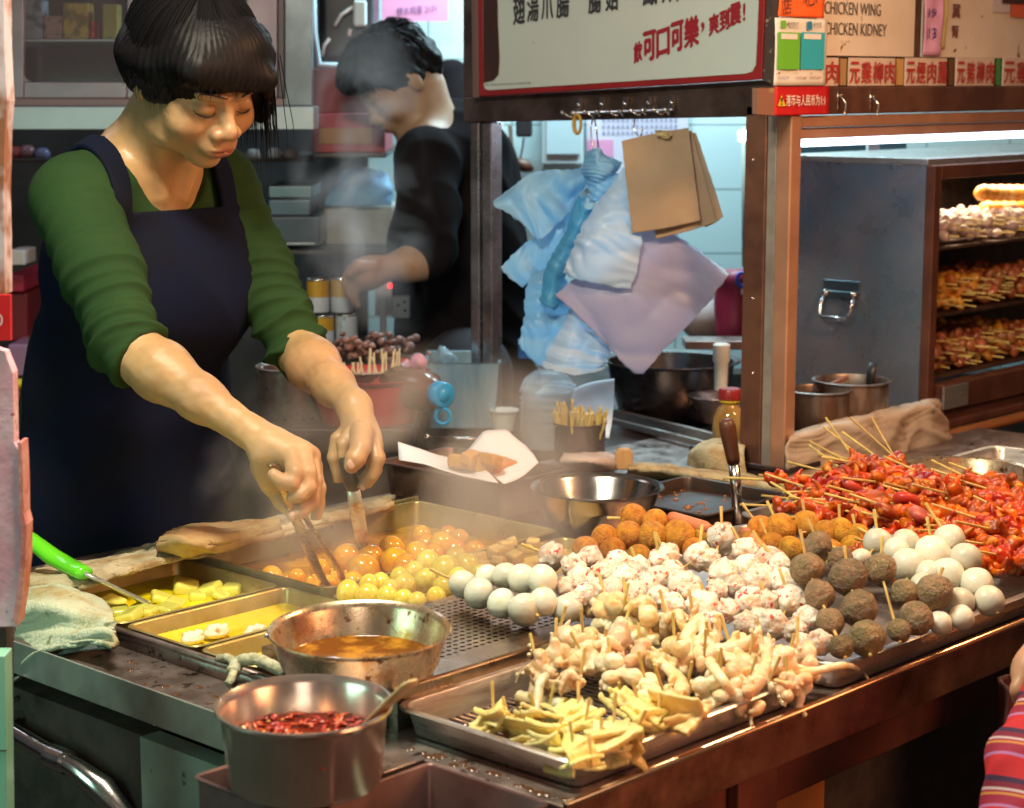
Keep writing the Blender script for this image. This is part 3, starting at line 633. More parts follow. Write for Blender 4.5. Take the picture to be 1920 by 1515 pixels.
for k in range(90):
    if k < 45: u, v = R.gauss(618, 14), R.gauss(1085, 8)
    else: u, v = R.uniform(500, 920), R.uniform(1015, 1095)
    p = Z(u, v, .8325); r = R.uniform(.002, .005); m.sphere(p, (r, r, r*.7), 8, 5)
tag(m.build('broth_bubbles', mat('bubble', (.72, .42, .05), .05, coat=.8, sss=.2), None, smooth=True), 'bubbles boiling up around the tongs in the curry broth', 'bubbles', kind='stuff')
el = [(653, 1112, 20), (689, 1119, 22), (693, 1100, 19), (715, 1096, 18), (731, 1108, 19), (750, 1084, 18), (758, 1101, 21), (727, 1122, 19), (757, 1126, 18), (783, 1129, 17), (796, 1088, 20), (776, 1072, 17), (802, 1056, 21), (834, 1070, 25), (836, 1106, 23), (875, 1064, 23), (818, 1120, 17), (668, 1098, 15), (812, 1088, 16), (860, 1086, 20), (770, 1108, 16), (705, 1128, 16), (855, 1050, 20), (900, 1078, 18)]
el = [e for i, e in enumerate(el) if i not in (17, 18, 20, 21)]
for n, (u, v, r) in enumerate(el):
    r *= 1.12
    p = Z(u, v, .874+(.008 if r > 19 else 0)); o = ballobj('egg', p, px(r, p), sq=(1, 1, 1.12)); o.name = 'quail_egg'
    tag(o, 'shiny yellow quail egg heaped behind the sauce pan', 'egg', 'yellow quail eggs')
# pale tofu chunks in the steam
for n, (u, v, s) in enumerate(((895, 1046, 16), (930, 1036, 18), (948, 1024, 15), (905, 1060, 13), (965, 1045, 16), (870, 1052, 12), (985, 1030, 13), (935, 1052, 13), (1000, 1018, 12), (960, 1016, 12))):
    p = Z(u, v, .878); h = px(s, p); a = R.uniform(0, 3)
    M = Matrix.Rotation(a, 3, 'Z') @ Matrix.Rotation(R.uniform(-.5, .5), 3, 'X'); M2 = np.array(M)
    f = Field(p-Vector((h, h, h))*2, p+Vector((h, h, h))*2, h/9); f.box(p, (h, h*.8, h*.7), M2.T, rd=h*.35)
    o = f.mesh('tofu_chunk', mat('tofu', (.60, .44, .16), .35, sss=.3, sssr=MSSS, col2=(.5, .32, .09), ns=30, bump=.3, bs=120))
    tag(o, 'pale fried tofu chunk half lost in the steam behind the white fish balls', 'tofu', 'tofu chunks')
for n, (u, v, s, e) in enumerate(((203, 1136, 15, 1.8), (243, 1156, 15, 1.6), (304, 1122, 15, 1.3), (349, 1102, 17, 1.5), (392, 1108, 15, 1.4), (436, 1104, 14, 1.4), (330, 1130, 12, 1.3), (280, 1146, 11, 1.5), (370, 1118, 11, 1.3), (225, 1146, 12, 1.5), (262, 1140, 12, 1.4), (315, 1140, 12, 1.4), (415, 1116, 11, 1.3), (180, 1146, 12, 1.4))):
    p = Z(u, v, .841); h = px(s*1.25, p); M2 = np.array(Matrix.Rotation(R.uniform(.4, 1.1), 3, 'Z') @ Matrix.Rotation(R.uniform(-.45, .45), 3, 'X'))
    f = Field(p-Vector((h, h, h))*2.9, p+Vector((h, h, h))*2.9, h/7); f.box(p, (h*e*1.15, h*1.15, h*R.uniform(.4, .7)), M2.T, rd=h*.40)
    tag(f.mesh('radish_chunk', RADISH), 'pale yellow radish chunk floating in the yellow broth', 'radish', 'radish chunks')
for n, (u, v, s) in enumerate(((361, 1198, 22), (406, 1186, 24), (479, 1186, 22))):
    p = Z(u, v, .848); h = px(s, p); f = Field(p-Vector((h, h, h))*1.7, p+Vector((h, h, h))*1.7, h/12); f.ell(p, (h*1.15, h*.8, h*.45), k=h*.2)
    for k in range(14):
        a = k/14*2*PI; f.ell(p+Vector((math.cos(a)*h*.7*R.uniform(.5, 1.2), math.sin(a)*h*.5, h*R.uniform(.1, .5))), (h*.3, h*.2, h*.25), k=h*.12)
    tag(f.mesh('dumpling', mat('dumpling', (.80, .72, .55), .3, sss=.3, sssr=MSSS, col2=(.7, .25, .10), ns=60, lo=.58, hi=.66, bump=.5, bs=160)), 'pleated white shrimp dumpling in the yellow broth, %s' % ('half sunk at the left', 'the middle and biggest of three', 'nearest the sauce pan')[n], 'dumpling')
p = Z(522, 1226, .852); m = MB(); m.sphere(p, (px(24, p), px(16, p), px(14, p)), 20, 12); tag(m.build('bun', mat('bun', (.75, .70, .48), .45, sss=.2), None, smooth=True), 'pale bun peeping out left of the sauce pan rim', 'bun')
# ---- squid, tentacle and slice templates (origin at the middle of the pieces, stick upwards)
def curl(rs, base, d, L_, bend, n=7):
    pts = [np.array(base, float)]; d = np.array(d, float); d /= np.linalg.norm(d); ax = rs.normal(size=3); ax -= ax.dot(d)*d; ax /= np.linalg.norm(ax)
    for k in range(n):
        th = bend/n; d = d*math.cos(th)+np.cross(ax, d)*math.sin(th)+ax*(ax.dot(d))*(1-math.cos(th)); pts.append(pts[-1]+d*L_/n)
    return pts
def arms(f, rs, n, L_=(.03, .06), r=.0064, down=.2, spread=1., base=(0, 0, 0), bend=(.6, 2.6)):
    for k in range(n):
        a = rs.uniform(0, 2*PI); d = (math.cos(a)*spread, math.sin(a)*spread, rs.uniform(-.5, .7)-down); LL = rs.uniform(*L_); P = curl(rs, base, d, LL, rs.uniform(*bend))
        for i in range(len(P)-1):
            t = i/(len(P)-1); f.cone(P[i], P[i+1], r*(1-.75*t), r*(1-.75*(t+1/(len(P)-1))), k=.0025)
            if i > 0 and rs.rand() < .8: f.ell(P[i]+rs.normal(size=3)*r*.6, (r*.42,)*3, k=.0012)
def tmpl(fn, seed, m, h=.0015, ext=.07):
    rs = np.random.RandomState(seed); f = Field((-ext,)*3, (ext,)*3, h); fn(f, rs); o = f.mesh('squid_piece', m, smooth=0, post=lambda V, N: .0006*nz(V, 420, seed)); me = o.data; bpy.data.objects.remove(o); return me
def t_tent(f, rs):
    f.ell((0, 0, .004), (.012, .010, .014), k=.004)
    for k in range(5): f.ell(rs.normal(size=3)*.009, rs.uniform(.005, .010, 3), k=.004)
    arms(f, rs, 5, (.03, .055), .0068)
def t_mantle(f, rs):
    P = curl(rs, (-.025, 0, 0), (1, rs.uniform(-.3, .3), .25), .055, .9)
    for i in range(len(P)-1): f.cone(P[i], P[i+1], .010-.0008*i, .010-.0008*(i+1), k=.005)
    for k in range(4): f.ell(P[2]+rs.normal(size=3)*.009, rs.uniform(.004, .009, 3), k=.004)
    arms(f, rs, 3, (.02, .04), .0055, base=tuple(P[-1]))
def t_lump(f, rs):
    for k in range(10): f.ell(rs.normal(size=3)*(.012, .012, .009), rs.uniform(.006, .0115, 3), np.linalg.qr(rs.normal(size=(3, 3)))[0], k=.0022)
    arms(f, rs, 3, (.02, .035), .006)
def t_slice(f, rs):          # stacked folded triangular slices
    for k in range(3):
        w = rs.uniform(.026, .034); a = rs.uniform(0, 2*PI); ti = rs.uniform(-.35, .35); c = np.array((0, 0, .009*(k-1)))+rs.normal(size=3)*.003
        M = np.array(Matrix.Rotation(a, 3, 'Z') @ Matrix.Rotation(ti, 3, 'X')); P = [M@np.array(q) for q in ((w, 0, 0), (-w*.55, w*.95, .002), (-w*.55, -w*.95, .002))]
        n_ = M@np.array((0, 0, 1.))
        def tri(Q, P=P, c=c, n_=n_):
            q = Q-c; h = np.abs(q@n_-6*((q**2).sum(-1)))-.0030; d = h
            for i in range(3):
                e = P[(i+1) % 3]-P[i]; nn = np.cross(e, n_); nn /= np.linalg.norm(nn); d = np.maximum(d, (q-P[i])@nn)
            return d
        f.put(c-w*1.3, c+w*1.3, tri, k=.001)
def t_slice2(f, rs):
    for k in range(rs.randint(2, 5)):
        M = np.array(Matrix.Rotation(rs.uniform(0, 6.3), 3, 'Z') @ Matrix.Rotation(rs.uniform(-1.1, 1.1), 3, 'X') @ Matrix.Rotation(rs.uniform(-.4, .4), 3, 'Y')); c = np.array((rs.normal()*.006, rs.normal()*.006, .007*(k-2))); bx_, by_, th_, cu_, sk_ = rs.uniform(.018, .030), rs.uniform(.014, .022), rs.uniform(.0022, .0034), rs.uniform(-14, 14), rs.uniform(-.5, .5)
        def pl_(P, M=M, c=c, bx_=bx_, by_=by_, th_=th_, cu_=cu_, sk_=sk_):
            q = (P-c)@M; x, y, z = q[..., 0], q[..., 1], q[..., 2]-cu_*q[..., 0]**2-.0008*np.sin(q[..., 1]*300); w_ = by_*(1-sk_*x/bx_); return np.maximum(np.maximum(np.abs(x)-bx_, np.abs(y)-w_), np.abs(z)-th_)*.8
        f.put(c-.045, c+.045, pl_, k=.0015)
def t_red(f, rs):            # lying skewer: folded chunks along X
    for k in range(7):
        x = -.045+.014*k; M = np.linalg.qr(rs.normal(size=(3, 3)))[0]; f.ell((x, rs.normal()*.003, rs.normal()*.003), (.013, .0085, .007), M, k=.0022)
        if rs.rand() < .8:
            P = curl(rs, (x, 0, 0), (rs.normal()*.4, rs.choice([-1, 1]), rs.uniform(-.1, .9)), rs.uniform(.015, .03), rs.uniform(1, 3))
            for i in range(len(P)-1): f.cone(P[i], P[i+1], .0045*(1-.09*i), .0045*(1-.09*(i+1)), k=.002)
TT = [tmpl(t_tent, s, SQUID if s % 2 else SQUIDP) for s in (1, 2, 3, 4, 5)]; TM = [tmpl(t_mantle, s, SQUID) for s in (11, 12, 13)]; TLp = [tmpl(t_lump, s, SQUID if s % 2 else SQUIDP) for s in (21, 22, 23, 24)]
TS = [tmpl(t_slice2, s, WEDGE) for s in (31, 32, 33, 34, 35)]+[tmpl(t_slice, 36, WEDGE)]; TR = [tmpl(t_red, s, REDS) for s in (41, 42, 43, 44)]
def up_skewer(nm, label, group, me, p, sc_=1, tip=None, rot=None, piece='squid_piece', slen=.05):
    t = thing(nm, label, 'skewer', p, group); o = bpy.data.objects.new(piece, me); COL.objects.link(o); o.parent = t
    o.rotation_euler = rot or (R.uniform(-.4, .4), R.uniform(-.4, .4), R.uniform(0, 6.28)); o.scale = (sc_,)*3
    if tip is None: tip = Vector((R.uniform(-.45, .45), R.uniform(-.45, .45), 1)).normalized()*slen*R.uniform(.8, 1.15)
    stick_mesh(p-tip*.35, p+tip, .0019, t); return t
tz = lambda v: .864+max(0, (1330-v))*.00020
SQ = [(1045, 1192, 'm', 1.15), (1135, 1140, 'l', 1.05), (1180, 1150, 'm', 1.0), (1040, 1238, 't', .9), (1095, 1215, 'l', .95), (1105, 1250, 't', 1.0), (1160, 1205, 't', 1.05), (1165, 1160, 'l', 1.), (1210, 1188, 'l', 1.05), (1255, 1180, 't', 1.),
      (1305, 1185, 'm', .9), (1330, 1215, 't', .95), (1265, 1215, 'm', 1.05), (1260, 1245, 'l', 1.), (1320, 1240, 'm', 1.1), (1375, 1225, 'l', 1.1), (1400, 1255, 't', 1.), (1440, 1235, 'l', 1.0), (1470, 1262, 't', 1.1), (1495, 1240, 'l', .95),
      (1350, 1285, 't', 1.1), (1395, 1300, 'l', .9), (1440, 1285, 'm', .95), (1200, 1250, 't', 1.0), (1150, 1270, 'l', .9), (1215, 1295, 't', .95), (1290, 1285, 'm', .9), (1010, 1262, 't', .85), (1085, 1290, 'm', .8), (1250, 1315, 'l', .8), (1330, 1310, 'l', .8), (1130, 1225, 'm', .9), (1480, 1285, 'l', .8)]
for u, v, k, s in SQ:
    me = R.choice({'m': TM, 't': TT, 'l': TLp}[k]); p = Z(u, v, tz(v)+.004)
    up_skewer('squid_skewer', {'m': 'skewer of a whole squid body and curling arms in the squid tray', 't': 'skewer of pale curling squid tentacles in the squid tray', 'l': 'skewer of chopped pinkish squid lumps in the squid tray'}[k],
              {'m': 'whole squid skewers', 't': 'squid tentacle skewers', 'l': 'chopped squid skewers'}[k], me, p, s*(1.0 if k == 'm' else 1.1), rot=(R.uniform(-.15, .15), R.uniform(-.2, .2), R.uniform(0, 6.28)) if k == 'm' else None, slen=.042)
for u, v, s in ((925, 1338, .8), (955, 1352, .75), (990, 1372, .75), (1010, 1345, .7), (1035, 1385, .8), (1085, 1330, .8), (1095, 1370, .9), (1075, 1400, .8), (1125, 1400, .95), (1150, 1365, .8), (1185, 1385, .8), (1235, 1345, .95), (1275, 1330, .9), (1200, 1330, .85), (1108, 1425, .6), (1165, 1320, .8), (1030, 1322, .6)):
    p = Z(u, v, .864+R.uniform(0, .014)+(.01 if u > 1060 else 0)); up_skewer('slice_skewer', 'skewer of folded pale yellow triangular slices at the near corner of the squid tray', 'folded yellow slice skewers', R.choice(TS), p, s*1.05, rot=(R.uniform(-.5, .3), R.uniform(-.5, .3), R.uniform(0, 6)), piece='slice', slen=.03)
def loose(nm, label, cat, pts, r0, r1, m_):
    m = MB(); P = [Vector(p) for p in pts]; Q = [cr(P, i/18) for i in range(19)]; m.tube(Q, [r0+(r1-r0)*i/18+.0004*math.sin(i*2.3) for i in range(19)], 10); return tag(m.build(nm, m_, None, smooth=True), label, cat)
loose('tentacle', 'long thin tentacle hanging over the right rim of the squid tray', 'tentacle', [Z(1475, 1262, .885), Z(1530, 1258, .888), Z(1580, 1247, .892), D(1612, 1256, 2.17), D(1627, 1272, 2.15)], .0058, .0014, SQUID)
loose('tentacle', 'thin tentacle drooping over the front rim of the squid tray', 'tentacle', [Z(1330, 1240, .905), Z(1362, 1285, .892), D(1385, 1315, 2.02), D(1405, 1335, 2.0), D(1409, 1362, 1.99)], .0062, .0014, SQUID)
loose('squid_tube', 'translucent squid tube lying alone on the wire rack', 'squid', [Z(972, 1308, .856), Z(1005, 1315, .856), Z(1050, 1322, .856), Z(1110, 1325, .858)], .0082, .0078, SQUIDP)
loose('tentacle', 'glassy white tentacle arching down in front of the squid tube', 'tentacle', [Z(1045, 1258, .875), Z(1018, 1272, .885), Z(1009, 1300, .874), Z(1008, 1345, .856)], .0045, .006, SQUIDP)
# ---- red tentacle skewers, lying
def lying(nm, label, group, me, p, yaw, pitch=0, sc_=1, roll=0, piece='tentacle_piece', s0=-.055, s1=.095, cat='skewer', sr=.0019):
    t = thing(nm, label, cat, p, group); t.rotation_euler = (0, 0, 0)
    M = Matrix.Rotation(yaw, 3, 'Z') @ Matrix.Rotation(-pitch, 3, 'Y'); M2 = M @ Matrix.Rotation(roll, 3, 'X')
    o = bpy.data.objects.new(piece, me); COL.objects.link(o); o.parent = t; o.rotation_euler = M2.to_euler(); o.scale = (sc_,)*3
    d = M @ Vector((1, 0, 0)); stick_mesh(p+d*s0*sc_, p+d*s1*sc_, sr, t); return t
k = 0
for j in range(10):
    for i in range(10):
        u = 1520+i*44+R.uniform(-14, 14)+(j-3)*6; v = 878+j*21+R.uniform(-8, 8)-(i-2)*2.5
        if v > 1075-(abs(1800-u)*.02) or (v > 985 and u < 1640) or (v > 955 and u < 1560): continue
        if u > 1930: continue
        if v < 900 and u < 1590: continue
        if v < 905 and u > 1700: continue
        z = .892+.00022*max(0, 1075-v); p = Z(u, v, z); yaw = PI/2+R.uniform(-.35, .55) if R.random() < .6 else R.uniform(-.4, .5)+PI*.9
        lying('tentacle_skewer', 'skewer of glossy red stewed tentacles in the right hand tray', 'red tentacle skewers', R.choice(TR), p, yaw, R.uniform(-.1, .35), R.uniform(1.0, 1.3), R.uniform(0, 6)); k += 1
for u, v, du, dv in ((1615, 880, -47, -68), (1640, 878, -68, -55), (1665, 872, -58, -42), (1690, 868, -70, -62), (1640, 895, -90, -50), (1560, 915, -100, -18), (1600, 895, -55, -40), (1680, 862, -30, -52), (1545, 925, -75, -25), (1655, 890, -70, -30)):
    p = Z(u, v, .925); q = D(u+du, v+dv, dep(p)+.03); t = thing('tentacle_skewer', 'red tentacle skewer at the back with a long stick pointing up left', 'skewer', p, 'red tentacle skewers with long bare sticks')
    d = (q-p).normalized(); o = bpy.data.objects.new('tentacle_piece', R.choice(TR)); COL.objects.link(o); o.parent = t; o.rotation_euler = d.to_track_quat('X', 'Z').to_euler(); o.scale = (.9,)*3; o.location = -d*.03
    stick_mesh(p-d*.06, q+d*.03, .0019, t)
for n, (u, v, r, tx, ty) in enumerate(((1597, 912, 30, .5, -.3), (1662, 958, 28, .3, -.5), (1700, 940, 30, .6, .3), (1725, 965, 26, .2, -.6), (1640, 935, 24, -.3, -.4))):
    p = Z(u, v, .932); rr = px(r, p); m = MB().lathe([(0, -rr*.32), (rr*.8, -rr*.3), (rr, -rr*.12), (rr*1.02, .1*rr), (rr*.9, rr*.28), (0, rr*.31)], p, 28, (tx, ty, 1), sy=.8)
    tag(m.build('octopus_slice', REDP if n != 1 else REDS, None, smooth=True), 'thick dull red octopus slice lying on the red tentacles', 'octopus', 'red octopus slices')
# ------------------------------------------------------------------ stall frame, sign, window
FRM = mat('frame_steel', (.17, .12, .11), .36, .8, col2=(.10, .065, .055), ns=10, rvar=.1, bump=.05, bs=50)
FRMB = mat('frame_brown', (.22, .10, .065), .42, .5, col2=(.13, .055, .04), ns=9, rvar=.1)
FRMC = mat('frame_copper', (.62, .32, .20), .38, .5, col2=(.50, .24, .15), ns=6, rvar=.08)
fr = thing('serving_window', 'dark steel frame of posts and beams around the serving window', 'frame', (2.65, 1.9, .84))
def bquad(m, pts, off): m.prism([Vector(p) for p in pts], off)
aW = 2.65
# cross beam over the window (spans along Y)
m = MB(); bquad(m, [A(868, 182, aW), A(1450, 148, aW), A(1450, 218, aW), A(868, 230, aW)], (.03, 0, 0)); m.build('beam', FRM, fr, bevel=.003)
m = MB(); bquad(m, [A(868, -150, aW+.001), A(896, -150, aW+.001), A(896, 181, aW+.001), A(868, 182.5, aW+.001)], (.028, 0, 0)); m.build('post', FRM, fr, bevel=.002)
m = MB(); p0 = A(882, 231, aW+.002); p1 = A(901, 700, aW+.002)
def vpost(u0, u1, v0, z1, a, th):      # a vertical post of the window plane
    p = A(u0, v0, a); q = A(u1, v0, a); m_ = MB(); m_.box((a, min(p.y, q.y), z1), (a+th, max(p.y, q.y), p.z)); return m_
vpost(881, 897, 229, .845, aW+.004, .03).build('post', mat('post_steel', (.42, .38, .40), .28, .9, col2=(.25, .22, .22), ns=12, rvar=.1), fr, bevel=.003)
vpost(903, 921, 229, .845, aW+.008, .03).build('post', MATS['post_steel'], fr, bevel=.003)
vpost(897.3, 902.7, 231, .845, aW+.02, .02).build('post_gap', BLACKP, fr)
# corner post
m = MB(); m.box((2.650, 1.918, .8405), (2.690, 1.962, 1.46)); m.build('post', FRMB, fr, bevel=.003)
m = MB(); m.box((2.652, 1.8985, .8405), (2.675, 1.9175, 1.444)); m.build('post', mat('post_grey', (.42, .36, .32), .4, .4, col2=(.3, .25, .22), ns=10), fr, bevel=.002)
m = MB(); m.box((2.650, 1.868, .8405), (2.680, 1.898, 1.444)); m.build('post', FRMC, fr, bevel=.003)
m = MB(); m.box((2.625, 1.845, .8403), (2.72, 1.972, .853)); m.box((2.62, 1.84, .853), (2.626, 1.975, .862)); m.box((2.6265, 1.84, .853), (2.72, 1.846, .862)); m.build('post_foot', FRM, fr, bevel=.002)
m = MB(); s_ = Vector((-.002, 0, 0))
for v in (300, 560, 700): m.sphere(A(1412, v, 2.6495), .003, 8, 6)
m.build('screw', STEELB, fr, smooth=True)
# right side beams (span along X)
bR = 1.868
def bx(u0, v0, v1, z=None, b=bR, th=.03, a_end=3.6):
    p = B(u0, v0, b); q = B(u0, v1, b); m_ = MB(); m_.box((p.x, b, q.z), (a_end, b+th, p.z)); return m_
bx(1450, 163, 217, th=.03).build('beam', FRMB, fr, bevel=.003)
bx(1482, 218.5, 240, b=bR+.004, th=.03).build('beam', FRMC, fr, bevel=.002)
bx(1482, 241.5, 262, b=bR+.012, th=.03).build('beam', mat('beam_pale', (.55, .33, .27), .4, .3, col2=(.45, .25, .2), ns=6), fr, bevel=.002)
m = MB(); bquad(m, [B(1420, 165, bR-.003), B(1452, 165, bR-.003), B(1452, 217, bR-.003), B(1420, 214, bR-.003)], (0, .01, 0)); m.build('beam_end', mat('beam_end', (.32, .16, .12), .45, .3, col2=(.45, .32, .12), ns=30, lo=.6, hi=.7), fr)
# ---- hanging wall hooks (stick-out small hooks on brown beam)
def small_hook(u, v):
    p = B(u, v, bR-.002); m = MB(); m.tube([p+Vector((0, 0, .012)), p+Vector((0, -.004, .004)), p+Vector((.001, -.012, -.004)), p+Vector((.002, -.010, -.016)), p+Vector((.003, -.012, -.020))], .0014, 8); m.sphere(p+Vector((0, -.001, .010)), .0025, 8, 6)
    tag(m.build('wall_hook', STEELB, None, smooth=True), None)
    return m
for n, (u, v) in enumerate(((1575, 190), (1636, 192))):
    p = B(u, v, bR-.002); m = MB(); m.tube([p+Vector((0, 0, .010)), p+Vector((0, -.006, .004)), p+Vector((.001, -.012, -.004)), p+Vector((.002, -.008, -.020)), p+Vector((.003, -.011, -.022))], .0014, 8); m.sphere(p+Vector((0, -.001, .010)), .003, 8, 6); m.box((p.x-.006, bR-.0015, p.z-.012), (p.x-.002, bR-.0005, p.z+.022))
    tag(m.build('wall_hook', STEELB, None, smooth=True), 'small bright hook on the brown beam, %s' % ('next to the red sticker' if n == 0 else 'the one farther from the red sticker'), 'hook')
# ---- sign over the window
sg = thing('shop_sign', 'pale enamel drink sign with a red border over the serving window', 'sign', A(905, 178, 2.63))
aS = 2.630
WH = mat('sign_white', (.50, .55, .52), .42, col2=(.45, .50, .48), ns=5, lo=.3, hi=.8, col3=(.2, .2, .18), ns3=50, lo3=.70, hi3=.74)
RED = mat('sign_red', (.28, .018, .02), .35, col2=(.22, .015, .018), ns=8)
m = MB(); bquad(m, [A(898, 181, aS), A(1428, 149, aS), A(1441, -150, aS), A(894, -150, aS)], (.014, 0, 0)); m.build('sign_border', RED, sg, bevel=.002)
m = MB(); cnr = [A(906+k*1.6, 163+(-3*k*.06), aS-.002) for k in ()]
pts = [(907, 158), (909, 166), (916, 169), (1398, 138), (1410, 134), (1417, 122), (1429, -150), (903, -150)]
bquad(m, [A(u, v, aS-.002) for u, v in pts], (.0015, 0, 0)); m.build('sign_face', WH, sg)
m = MB(); bquad(m, [A(886, 184, aS+.001), A(897, 183, aS+.001), A(893, -150, aS+.001), A(882, -150, aS+.001)], (.015, 0, 0)); m.build('sign_frame', mat('sign_frame', (.22, .13, .12), .4, .4), sg, bevel=.001)
m = MB(); bquad(m, [A(1429.5, 150, aS+.004), A(1454, 160, aS+.004), A(1462, -150, aS+.004), A(1442, -150, aS+.004)], (.02, 0, 0)); m.build('sign_frame', mat('rusty_edge', (.06, .035, .03), .8, col2=(.35, .28, .2), ns=60, lo=.62, hi=.68, bump=.6, bs=60), sg)
m = MB(); bquad(m, [A(907, 155, aS-.0035), A(925, 151, aS-.0035), A(934, 140, aS-.0035), A(936, 110, aS-.0035), A(933, 40, aS-.0035), A(930, -150, aS-.0035), A(903.5, -150, aS-.0035)], (.0012, 0, 0)); m.build('bottle_print', mat('cola_brown', (.045, .022, .02), .3, col2=(.13, .035, .02), ns=30, lo=.5, hi=.7, stretch=(1, 1, .15)), sg)
INK = mat('black_ink', (.03, .03, .035), .6); REDI = mat('red_ink', (.27, .012, .022), .5)
def sgn(nm, t, u0, v0, u1, v1, h, mt, sk=0, bold=0, a=aS-.0025):
    o = A(u0, v0, a); e = A(u1, v1, a); y = A(u0+sk, v0-h, a); return letters(nm, t, o, e-o, y-o, mt, sg, bold)
for t, u0, v0, u1, v1, h in (('翅', 963, 47, 984, 43, 56), ('湯', 989, 42, 1010, 39, 54), ('爪', 1016, 37, 1037, 34, 52), ('腸', 1044, 34, 1067, 31, 52), ('腸', 1104, 26, 1127, 23, 52), ('菇', 1136, 21, 1159, 18, 52), ('鳳', 1206, 11, 1232, 8, 52), ('爪', 1242, 6, 1272, 3, 52)):
    sgn('lettering', t, u0, v0, u1, v1, h, INK, 0, .02)
for t, u0, v0, u1, v1, h in (('飲', 1189, 120, 1204, 113, 38), ('可', 1207, 116, 1229, 110, 54), ('口', 1232, 109, 1255, 101, 50), ('可', 1259, 99, 1281, 92, 54), ('樂', 1284, 92, 1310, 84, 56), (',', 1315, 61, 1321, 59, 18), ('爽', 1330, 68, 1348, 61, 38), ('到', 1350, 60, 1367, 53, 38), ('震', 1369, 50, 1389, 43, 40), ('!', 1394, 39, 1397, 38, 32)):
    sgn('lettering', t, u0, v0, u1, v1, h, REDI, 0, .035)
m = MB(); m.sphere(A(1316, 79, aS-.003), .0018, 10, 6)
sgn('lettering', 'For those who love a cold drink', 910, 161, 996, 157, 4, INK)
# ---- price board on the right
bd = thing('menu_board', 'worn cream menu board with English dish names at the upper right', 'menu board', B(1545, 105, 1.874))
CREAM = mat('cream_board', (.70, .61, .53), .5, col2=(.60, .49, .40), ns=5, lo=.4, hi=.7, col3=(.13, .08, .05), ns3=28, lo3=.66, hi3=.70)
def bq(m, u0, v0, u1, v1, b, th=.004):
    p = B(u0, v1, b); q = B(u1, v0, b); m.box((p.x, b, p.z), (q.x, b+th, B(u0, v0, b).z)); return m
bB = 1.880
m = bq(MB(), 1462, -150, 1722, 103, bB); m.build('board_panel', CREAM, bd, bevel=.001)
m = bq(MB(), 1728, -150, 2000, 107, bB); m.build('board_panel', CREAM, bd, bevel=.001)
m = bq(MB(), 1455, -150, 2010, 164, bB+.006, .01); m.build('backing_board', mat('backing', (.09, .045, .03), .8, col2=(.05, .03, .02), ns=20, bump=.4, bs=60), bd)
def bt(nm, t, u0, v0, u1, v1, mt, par, b=bB-.001, bold=0):
    o = B(u0, v1, b); e = B(u1, v1, b); y = B(u0, v0, b); return letters(nm, t, o, Vector((e.x-o.x, 0, 0)), Vector((0, 0, y.z-o.z)), mt, par, bold)
GI = mat('grey_ink', (.10, .085, .08), .6)
bt('lettering', 'CHICKEN WING', 1546, 2, 1651, 26, GI, bd); bt('lettering', 'CHICKEN KIDNEY', 1546, 41, 1662, 65, GI, bd)
bt('lettering', '翼', 1785, 8, 1800, 34, mat('brown_ink', (.16, .06, .05), .6), bd, bold=.02); bt('lettering', '腎', 1784, 48, 1797, 71, MATS['brown_ink'], bd, bold=.02)
# row of price cards
CARD = mat('price_card', (.62, .50, .44), .5, col2=(.5, .38, .3), ns=12, lo=.5, hi=.75)
RI = mat('card_red', (.40, .035, .03), .6, col2=(.55, .3, .25), ns=60, lo=.6, hi=.72)
for n, (u0, u1, t, w) in enumerate(((1546, 1573, '肉', 'single red character beside the payment notice'), (1591, 1679, '元雞柳肉', 'second from the left'), (1697, 1776, '元煙肉腸', 'third from the left, under the pink strip'), (1792, 1865, '元豬柳肉', 'fourth from the left'), (1880, 1975, '元雞翼肉', 'beside the green slip at the right edge'))):
    t_ = thing('price_card', 'cream price card with red characters, %s' % w, 'price card', B(u0, 160, bB))
    bq(MB(), u0, 108, u1, 161, bB-.001, .003).build('card', CARD, t_, bevel=.0006)
    k = len(t); wd = (u1-u0)/k
    for i, c in enumerate(t): bt('lettering', c, u0+wd*i+2, 116, u0+wd*(i+1)-2, 156, RI, t_, b=bB-.0025, bold=.02)
for n, (u0, u1, c, lab) in enumerate(((1575, 1588, (.36, .22, .10), 'tan slip between the first two price cards'), (1681, 1695, (.50, .28, .10), 'folded yellowish slip between the middle price cards'), (1779, 1790, (.12, .06, .03), 'dark brown slip between the third and fourth price cards'), (1868, 1878, (.06, .25, .08), 'green slip left of the last price card'))):
    m = bq(MB(), u0, 110, u1, 160, bB+.001, .003); tag(m.build('paper_slip', mat('slip%s' % 'abcd'[n], c, .7), bevel=.0005), lab, 'slip')
# pink strip, payment notice, orange note, red sticker
def ppr(nm, label, cat, u0, v0, u1, v1, b, m_, bend=.004):
    p = B(u0, v0, b); q = B(u1, v1, b); t = thing(nm, label, cat, B(u0, v1, b)); g = []
    for j in range(4):
        z = p.z+(q.z-p.z)*j/3; g.append([Vector((p.x+(q.x-p.x)*i/3, b-bend*math.sin(i*1.2+j)**2, z)) for i in range(4)])
    cloth('sheet', g, m_, t, 10, 10, .0005, .0006); return t
ps = ppr('price_strip', 'long pink paper strip with handwritten numbers on the menu board', 'paper strip', 1733, -20, 1764, 104, bB-.004, mat('pink_paper', (.68, .36, .58), .7, col2=(.6, .3, .5), ns=9))
for t, v0, v1 in (('19', 16, 32), ('13', 52, 72)): bt('lettering', t, 1741, v0, 1755, v1, mat('violet_ink', (.10, .04, .22), .5), ps, b=bB-.0105, bold=.01)
ppr('price_strip', 'yellow paper strip showing behind the pink one', 'paper strip', 1757, -20, 1771, 92, bB-.0015, mat('yellow_paper', (.52, .45, .16), .7))
